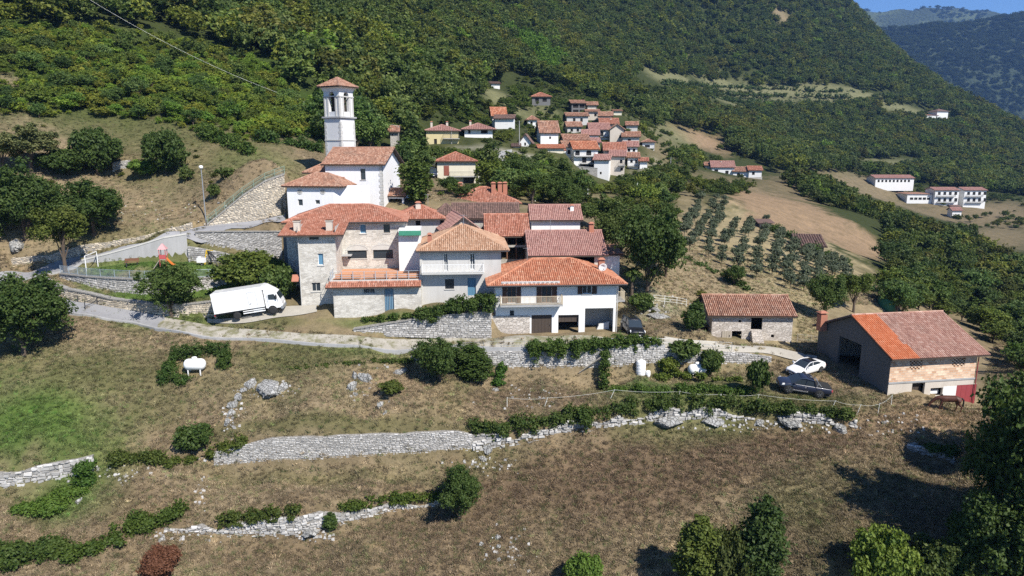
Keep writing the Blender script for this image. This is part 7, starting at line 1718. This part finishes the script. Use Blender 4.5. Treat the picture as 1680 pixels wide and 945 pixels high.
# low wild shrubs: dense on the overgrown slope, thinner round the village
def layer(name,label,polys,Y0,Y1,sp_,dn,h0,h1,cols,sd):
    r2=np.random.RandomState(sd); L_=[]
    for yy in np.arange(Y0,Y1,sp_):
        x=np.arange(-yy*.95,yy*.9,sp_); n=len(x); L_.append(np.stack([x+r2.uniform(-.5,.5,n)*sp_,yy+r2.uniform(-.5,.5,n)*sp_],1))
    q=np.concatenate(L_); zz=hz(q[:,0],q[:,1]); f=q[:,1]*cp-zz*sp; X=CX+FPX*q[:,0]/f; Yp=CY-FPX*(q[:,1]*sp+zz*cp)/f
    h=r2.uniform(h0,h1,len(q))*(.6+.8*vnoise(q[:,0],q[:,1],9,sd)); hp=h*FPX/f
    k=np.zeros(len(q),bool)
    for pl in polys: k|=inpoly(X,Yp,pl)
    k&=(r2.rand(len(q))<dn*(.35+1.3*vnoise(q[:,0],q[:,1],16,sd+1)))
    for (a,b,c_,d) in MEADOW: k&=~((((X-a)/c_)**2+((Yp-b)/d)**2<1)&(r2.rand(len(q))<.8))
    for (x0,y0,x1,y1,Yb) in PROT: k&=~((q[:,1]<Yb+11)&(X+hp*.5>x0)&(X-hp*.5<x1)&(Yp>y0)&(Yp-hp<y1-1)&~((Yp>y1+2)&(hp<9)))
    for (x0,y0,x1,y1,Yb) in ((525,120,595,255,122),(465,245,665,350,118),(640,325,1000,420,110)): k&=~((q[:,1]<Yb)&(X>x0)&(X<x1)&(Yp>y0)&(Yp-hp<y1))
    q,zz,h=q[k],zz[k],h[k]; n=len(q); me=bpy.data.meshes.new(name); me.from_pydata(np.stack([q[:,0],q[:,1],zz-.1],1).tolist(),[],[])
    pt_=vnoise(q[:,0],q[:,1],13,sd+5); hu=np.array(cols)[((pt_*1.3-.15+r2.normal(size=n)*.12).clip(0,.999)*len(cols)).astype(int)]*r2.uniform(.75,1.25,n)[:,None]; w_=h*r2.uniform(.9,1.7,n)
    for nm,ty,val in (('hue','FLOAT_COLOR',np.concatenate([hu,np.ones((n,1))],1)),('idx','INT',r2.choice([0,1,4],n)),('rot','FLOAT_VECTOR',np.stack([0*h,0*h,r2.uniform(0,6.28,n)],1)),('scl','FLOAT_VECTOR',np.stack([w_/6,w_/6,h/6],1))):
        a=me.attributes.new(nm,ty,'POINT'); a.data.foreach_set({'FLOAT_COLOR':'color','INT':'value','FLOAT_VECTOR':'vector'}[ty],np.asarray(val).ravel())
    o=mkobj(name,me); tag(o,label,kind='stuff'); scatter(o,VC); print(name,n)
layer('slope_undergrowth','dense wild undergrowth on the slope above the dry meadow',[SHRUB],112,245,1.75,1.0,.7,2.3,[(1.75,2.15,1.05),(2.1,2.15,1.0),(1.35,1.55,.9),(2.1,1.85,1.0),(1.6,2.0,.95)],71)
layer('village_undergrowth','scrub and garden growth on the slopes round the upper village',[[(665,150),(840,130),(960,150),(1060,200),(1130,240),(1240,290),(1230,320),(1120,330),(1095,400),(1060,350),(960,352),(860,330),(700,330),(660,260)]],105,420,2.8,.62,.8,3.4,[(1.,1.15,.7),(.8,.95,.7),(1.2,1.2,.75),(.7,.85,.65)],72)
layer('valley_scrub','scattered scrub on the meadows of the valley and mountain',[[(1090,115),(1500,140),(1680,200),(1680,420),(1440,300),(1290,270),(1200,260),(1080,180)]],330,760,5.,.45,1.2,3.6,[(.9,1.,.7),(.7,.85,.65),(1.2,1.1,.75)],73)
layer('dry_slope_scrub','scattered low scrub on the dry slopes',[[(60,200),(340,212),(520,225),(520,255),(440,262),(300,330),(200,372),(100,380)],[(1060,400),(1110,430),(1180,480),(1150,540),(1060,510)]],80,150,2.2,.10,.3,.9,[(1.2,1.05,.7),(.9,.9,.65)],74)
b=inpoly(px,py,POLY[1])|inpoly(px,py,POLY[2])
wood('hillside_forest','dense mixed wood covering the mountain side',~isn&~b); wood('valley_forest','dark wood filling the valley beyond the orchard',~isn&b)
LM=[('the bell tower',557,190),('the cream house',750,285),('the yellow house',728,228),('the white villa',790,220),('the orange roofed small house',820,196),('the white gable house',901,228),('the large orange roofed village house',960,262),('the tall beige village house',1012,272),('the last house of the upper village',1040,268),('the hamlet houses',1205,283),('the church',620,260),('the hillside hut',888,163),('the concrete house',949,178),('the pale side house',1064,240),('the wide red roof',790,318),('the upper pink roof',915,350)]
LMV=[('the big barn chimney',1360,510),('the green round tank',1455,500),('the big barn ridge',1500,510),('the big barn right eave',1625,570),('the red barn door',1590,650),('the lower ploughed field',1440,430),('the orchard shed',1340,405),('the apartment blocks',1575,335),('the right edge tree',1660,640),('the hamlet houses',1215,290),('the valley shelf field',1640,400)]
LMS=[('the dark round bush',273,280),('the purple grey tree',50,260),('the small grey wall',200,270),('the slope hedge line',370,238),('the church lawn hedge',480,240),('the bell tower',545,230),('the cable near the tower',430,160),('the upper end of the cable',230,70),('the dry clearing',10,130)]
print('forest',N,'shrubs',int(shr.sum()))
for i in near:
    kd=['round','round','tall','loose','round','conifer'][idx[i]]; h_=float(hgt[i]); p=Vector((c[i,0],c[i,1],z[i]-.15))
    if shr[i]: lb,gp,ct,nm='green wild shrub on the overgrown slope above the dry meadow','wild shrubs on the overgrown slope','bush','wild_shrub'
    elif px[i]>1270: lb,gp,ct,nm='leafy valley tree in the dense wood beyond the orchard and barn','trees of the valley wood','tree','valley_tree'
    elif py[i]>240 and px[i]>640: lb,gp,ct,nm='leafy garden tree among the gardens below the upper village','trees among the village gardens','tree','garden_tree'
    else: lb,gp,ct,nm='leafy woodland tree in the dense wood above the church','trees of the wood above the church','tree','woodland_tree'
    hw_=['dark green','mid green','yellow green','brownish','bright green','grey green'][ci[i]]
    if nm in('valley_tree','wild_shrub'):
        L2=LMV if nm=='valley_tree' else LMS; best=min(L2,key=lambda q:(q[1]-px[i])**2+(q[2]-py[i])**2*1.5); dx=px[i]-best[1]; dy=py[i]-best[2]
        sz=('tall' if h_>6 else 'low' if h_<4.3 else 'medium') if nm=='valley_tree' else ('tall' if h_>3.3 else 'low' if h_<2.4 else 'medium')
        lb='%s %s %s %s %s'%(sz,hw_,'valley tree' if nm=='valley_tree' else 'wild shrub',('left of' if dx<0 else 'right of') if abs(dx)>abs(dy) else ('above' if dy<0 else 'below'),best[0].replace('the small grey wall','the grey wall'))
    if ct=='tree' and nm!='valley_tree':
        best=min(LM,key=lambda q:(q[1]-px[i])**2+(q[2]-py[i])**2*1.5); dx=px[i]-best[1]; 
        lb='%s %s tree %s %s'%(('tall' if h_>7.5 else 'low' if h_<4 else 'medium'),['dark green','mid green','yellow green','brownish','bright green','grey green'][ci[i]],'left of' if dx<-12 else 'right of' if dx>12 else ('below' if py[i]>best[2] else 'above'),best[0])
    tree(nm,lb,p,h_*{'round':.95,'tall':.55,'loose':.85,'conifer':.5}[kd]*rs.uniform(.95,1.3),h_,kd,int(i)%3,'leaf',tuple(hue[i]),ct,gp,3200,.2)
# ---------------------------------------------------------------- dry grass
GC=bpy.data.collections.new('grass_tufts')
for i in range(4):
    r2=np.random.RandomState(300+i); m=MB()
    for k in range(26):
        a=r2.uniform(0,6.28); d=r2.uniform(0,.22)**1.; x,y=math.cos(a)*d,math.sin(a)*d; h_=r2.uniform(.06,.18); w_=.02; b_=r2.uniform(0,6.28); lean=r2.normal(size=2)*.09
        m.poly([(x-w_*math.cos(b_),y-w_*math.sin(b_),-.04),(x+w_*math.cos(b_),y+w_*math.sin(b_),-.04),(x+lean[0]+w_*.3,y+lean[1],h_),(x+lean[0]-w_*.3,y+lean[1],h_)],r2.rand())
    o=m.build('grass_tuft',M['grassF']); COL.objects.unlink(o); GC.objects.link(o)
def grass(n=120000):
    r2=np.random.RandomState(9); u=r2.uniform(-.86,.86,n); v=r2.uniform(math.log(46),math.log(150),n)
    # sample terrain colour from the vertex colours
    iu=np.searchsorted(US,u).clip(0,len(US)-1); iv=np.searchsorted(VS,v).clip(0,len(VS)-1); colr=CCOL[iv,iu]; zz=ZZ[iv,iu]
    y=np.exp(v); x=u*y; zz=hz(x,y)+(0)
    f=y*cp-zz*sp; px=CX+FPX*x/f; py=CY-FPX*(y*sp+zz*cp)/f
    ok=~((y>122)&(px>600))
    for pl in ([(470,330),(1015,330),(1015,552),(690,556),(470,540)],[(1345,500),(1640,500),(1610,668),(1460,642),(1345,590)],[(1165,505),(1305,505),(1305,566),(1165,560)]): ok&=~inpoly(px,py,pl)
    from mathutils.kdtree import KDTree
    P_=np.concatenate([A.reshape(-1,3) for A in RIB]); kd=KDTree(len(P_)); [kd.insert((q[0],q[1],0),i) for i,q in enumerate(P_)]; kd.balance()
    for i in np.nonzero(ok)[0]:
        if kd.find((x[i],y[i],0))[2]<.45 and r2.rand()<.9: ok[i]=False
    x,y,zz,colr=x[ok],y[ok],zz[ok],colr[ok]; m=len(x)
    zz=zz+(vnoise(x,y,2.2,1)-.5)*.16+(vnoise(x,y,.8,2)-.5)*.07
    h=colr*1.9*np.exp(r2.normal(size=m)*.34-.05)[:,None]; gk=r2.rand(m)<.16; h[gk]*=np.array((.62,.85,.6)); s=r2.uniform(.6,1.5,m)
    me=bpy.data.meshes.new('dry_grass'); me.from_pydata(np.stack([x,y,zz],1).tolist(),[],[])
    for nm,ty,val in (('hue','FLOAT_COLOR',np.concatenate([h,np.ones((m,1))],1)),('idx','INT',r2.randint(0,4,m)),('rot','FLOAT_VECTOR',np.stack([0*x,0*x,r2.uniform(0,6.28,m)],1)),('scl','FLOAT_VECTOR',np.stack([s*1.2,s*1.2,s*.9],1))):
        a=me.attributes.new(nm,ty,'POINT'); a.data.foreach_set({'FLOAT_COLOR':'color','INT':'value','FLOAT_VECTOR':'vector'}[ty],np.asarray(val).ravel())
    o=mkobj('dry_grass',me); tag(o,'dry grass of the terraced fields',kind='stuff'); scatter(o,GC)
grass()
# ---------------------------------------------------------------- boulders
def boulder(label,px,py,wpx,hpx,seed,name='boulder',flatn=1.):
    g=ground(px,py); d=g.y*cp-g.z*sp; w_=wpx*d/FPX; h_=hpx*d/FPX; r2=np.random.RandomState(seed); import bmesh
    bm=bmesh.new(); bmesh.ops.create_icosphere(bm,subdivisions=4,radius=1)
    pl=[(lambda q:q/np.linalg.norm(q))(r2.normal(size=3)) for _ in range(26)]; of=r2.uniform(.5,.9,26)
    for v in bm.verts:
        p=np.array(v.co)
        for n_,o_ in zip(pl,of):
            s=p@n_-o_
            if s>0: p=p-n_*s
        p=p*(1+.035*r2.normal()+.12*(vnoise(np.array([p[0]*2+p[2]*3]),np.array([p[1]*2-p[2]*2]),.6,seed)[0]-.5)); v.co=Vector((p[0]*w_*.55,p[1]*w_*.4,p[2]*h_*.6))
    me=bpy.data.meshes.new(name); bm.to_mesh(me); bm.free(); me.materials.append(M['rock']); o=mkobj(name,me); o.location=g+Vector((0,0,-h_*.05)); o.rotation_euler=(r2.uniform(-.2,.2),r2.uniform(-.2,.2),r2.uniform(0,6)); tag(o,label,'rock',kind='thing')
for i,a in enumerate([('broad grey boulder at the left of the middle field outcrop',440,634,62,28),('smaller grey rock at the right end of the outcrop',466,636,26,20),('grey rock on the left flank of the outcrop',412,632,30,22),
  ('tall split rock standing in the middle field',581,618,14,28),('slanting flat rock beside the tall split rock',598,622,26,22),('pale rock below the tall split rock',577,636,24,22),('small rock at the foot of the three standing rocks',584,648,14,14),('small pale rock alone in the middle field',627,665,18,16),('tiny rock below the lone pale rock',632,678,12,10),
  ('low pale rock under the large round dark bush',655,610,30,14),('flat grey slab below the two dark bushes',812,640,18,10),
  ('top rock of the rock line beside the outcrop',392,652,24,16),('second rock down the rock line',384,664,24,16),('third rock down the rock line',380,678,20,14),('lowest rock of the rock line',374,692,18,14),('round rock at the bend of the rock line',398,640,18,12),
  ('large pale slab at the right end of the stone bank',1378,703,34,20),('long pale rock heap under the right ivy hedge',1292,690,52,20),('pale rock heap under the middle of the ivy hedge',1170,690,46,18),('pale rock under the hedge beside the long heap',1245,692,22,12),('pale boulder where the ivy column ends',1095,690,56,22),
  ('pale rock at the right end of the long terrace wall',800,738,24,18),('yellowish rubble rock below the end of the long wall',792,752,16,12),('white rock at the head of the low mossy wall',1497,732,22,16),
  ('white stone of the small rock group in the lower field',817,882,15,12),('second white stone of the small rock group',818,897,13,12),('third white stone left of the small group',789,893,11,8),('pale stone at the top of the stone trail',846,885,10,8),('pale stone midway down the stone trail',852,912,11,7),('lowest stone of the stone trail',818,918,10,8),
  ('white stones at the right of the arched ivy bank',510,868,40,16),('pale stone in the bramble bank gap',265,885,20,12),('white stone at the foot of the brambles',140,798,14,16),('pale stone below the first white stone at the brambles',130,822,14,12),('large pale rock at the dark thicket on the left slope',25,402,34,22),('pale rock beside the dark thicket',65,385,18,14),
  ('small pale boulder left of the stone barn drive',1080,520,40,12),('pale rock beside the black off road car',1072,508,26,10)]): boulder(*a,seed=500+i)
# small stones strewn over the fields
def strewn():
    r2=np.random.RandomState(77); m=MB()
    for cx_,cy_,sx,sy,n in ((830,900,40,40,40),(800,760,60,14,40),(880,650,60,20,40),(440,640,60,12,40),(600,640,40,30,30),(380,680,20,30,40),(300,880,60,10,30),(330,800,10,40,30),(1450,700,90,20,40),(1250,700,140,10,60),(1230,545,40,8,30),(180,780,60,20,40),(1080,505,40,20,50),(260,350,120,20,40),(520,880,40,8,30)):
        for _ in range(n):
            a,b=cx_+r2.normal()*sx*.5,cy_+r2.normal()*sy*.5; g=ground(a,b); s=r2.uniform(.05,.17); q=[Vector((r2.uniform(.6,1.2)*dx*s,r2.uniform(.6,1.2)*dy*s,dz*s*.7)) for dz in (-.5,1) for dx,dy in ((-1,-1),(1,-1),(1,1),(-1,1))]
            q=[g+(v if k<4 else Vector((v.x*.7,v.y*.7,v.z))) for k,v in enumerate(q)]; m.hexa(q,r2.rand())
    o=m.build('rubble',M['stones']); tag(o,'loose pale stones strewn over the dry fields',kind='stuff')
strewn()
# ---------------------------------------------------------------- far mountains
M['farland']=leafmat('far_slope',(.03,.055,.02),(.06,.09,.03))
def fmat():
    m,n,b=newmat('far_mountain_cover'); co=objco(n); f=noise(n,co,.004,5,.6); g=noise(n,co,.045,4,.7); h=nd(n,'ShaderNodeTexVoronoi'); h.inputs['Scale'].default_value=.06; L(n,co,h.inputs['Vector'])
    sx=nd(n,'ShaderNodeSeparateXYZ'); L(n,co,sx.inputs[0])
    c=mix(n,g,(.018,.03,.012),(.04,.055,.02)); 
    hz_=nd(n,'ShaderNodeMapRange'); L(n,sx.outputs[2],hz_.inputs[0]); hz_.inputs[1].default_value=430; hz_.inputs[2].default_value=560
    a=nd(n,'ShaderNodeMath',operation='MULTIPLY'); L(n,hz_.outputs[0],a.inputs[0]); L(n,ramp(n,f,[(.52,0.),(.6,1.)]),a.inputs[1])
    c=mix(n,a.outputs[0],c,(.065,.085,.032)); L(n,c,b.inputs['Base Color']); b.inputs['Roughness'].default_value=1; bump(n,h.outputs['Distance'],1.,14,b); return m
M['far']=fmat()
def buildfar(name,label,prof,Y0,Y1,seed):
    V=farmount(name,label,prof,Y0,Y1,seed,None); r_,c_,_=V.shape; ii=np.arange((r_-1)*c_).reshape(r_-1,c_)[:,:-1].ravel(); F=np.stack([ii,ii+1,ii+c_+1,ii+c_],1)
    o=mkobj(name,mkmesh(name,V.reshape(-1,3).tolist(),F.tolist(),np.zeros(len(F)),M['far'],True)); tag(o,label,kind='structure'); return V
FM=[buildfar('mountain','wooded blue green mountain across the valley',[(900,60),(1300,62),(1400,55),(1450,50),(1500,42),(1560,40),(1620,34),(1680,26),(1750,20),(1900,10),(2600,10)],1700,2900,31),
    buildfar('mountain','distant ridge with meadows under the sky',[(900,0),(1300,2),(1370,6),(1400,12),(1440,20),(1480,15),(1520,12),(1560,16),(1620,20),(1680,22),(1800,24),(2600,30)],3000,4600,33)]
def fartrees():
    P_=[];S=[]
    r2=np.random.RandomState(6)
    for V,n,s0 in ((FM[0],42000,11),(FM[1],12000,15)):
        r_,c_,_=V.shape
        i=r2.randint(0,int(r_*.85),n); j=r2.randint(0,c_-1,n); f=r2.rand(n,1); g=r2.rand(n,1); p=V[i,j]*(1-f)*(1-g)+V[i,j+1]*f*(1-g)+V[i+1,j]*(1-f)*g+V[i+1,j+1]*f*g
        if V is FM[1]: p=p[vnoise(p[:,0],p[:,1],260,41)>.36]
        P_.append(p); S.append(s0*r2.uniform(.6,1.4,len(p)))
    P_=np.concatenate(P_); S=np.concatenate(S)
    n=len(P_); me=bpy.data.meshes.new('far_woods'); me.from_pydata((P_-[0,0,2]).tolist(),[],[])
    hue_=np.array((.45,.52,.45))*r2.uniform(.6,1.3,n)[:,None]
    for nm,ty,val in (('hue','FLOAT_COLOR',np.concatenate([hue_,np.ones((n,1))],1)),('idx','INT',r2.randint(0,2,n)),('rot','FLOAT_VECTOR',np.stack([0*S,0*S,r2.uniform(0,6.28,n)],1)),('scl','FLOAT_VECTOR',np.stack([S/6*1.5,S/6*1.5,S/6],1))):
        a=me.attributes.new(nm,ty,'POINT'); a.data.foreach_set({'FLOAT_COLOR':'color','INT':'value','FLOAT_VECTOR':'vector'}[ty],np.asarray(val).ravel())
    o=mkobj('far_woods',me); tag(o,'woods on the far blue mountains',kind='stuff'); scatter(o,VC)
fartrees()
# ---------------------------------------------------------------- air
m=bpy.data.materials.new('haze'); m.use_nodes=True; n=m.node_tree; n.nodes.remove(n.nodes['Principled BSDF']); v=n.nodes.new('ShaderNodeVolumePrincipled')
v.inputs['Color'].default_value=(.26,.50,1,1); v.inputs['Density'].default_value=.000085; v.inputs['Anisotropy'].default_value=.1
n.links.new(v.outputs[0],n.nodes['Material Output'].inputs['Volume'])
hb=MB(); hb.box(-3500,-60,-700,7500,5200,1100); o=hb.build('haze',None); o.data.materials.append(m); tag(o,'thin blue summer haze over the valley',kind='stuff')
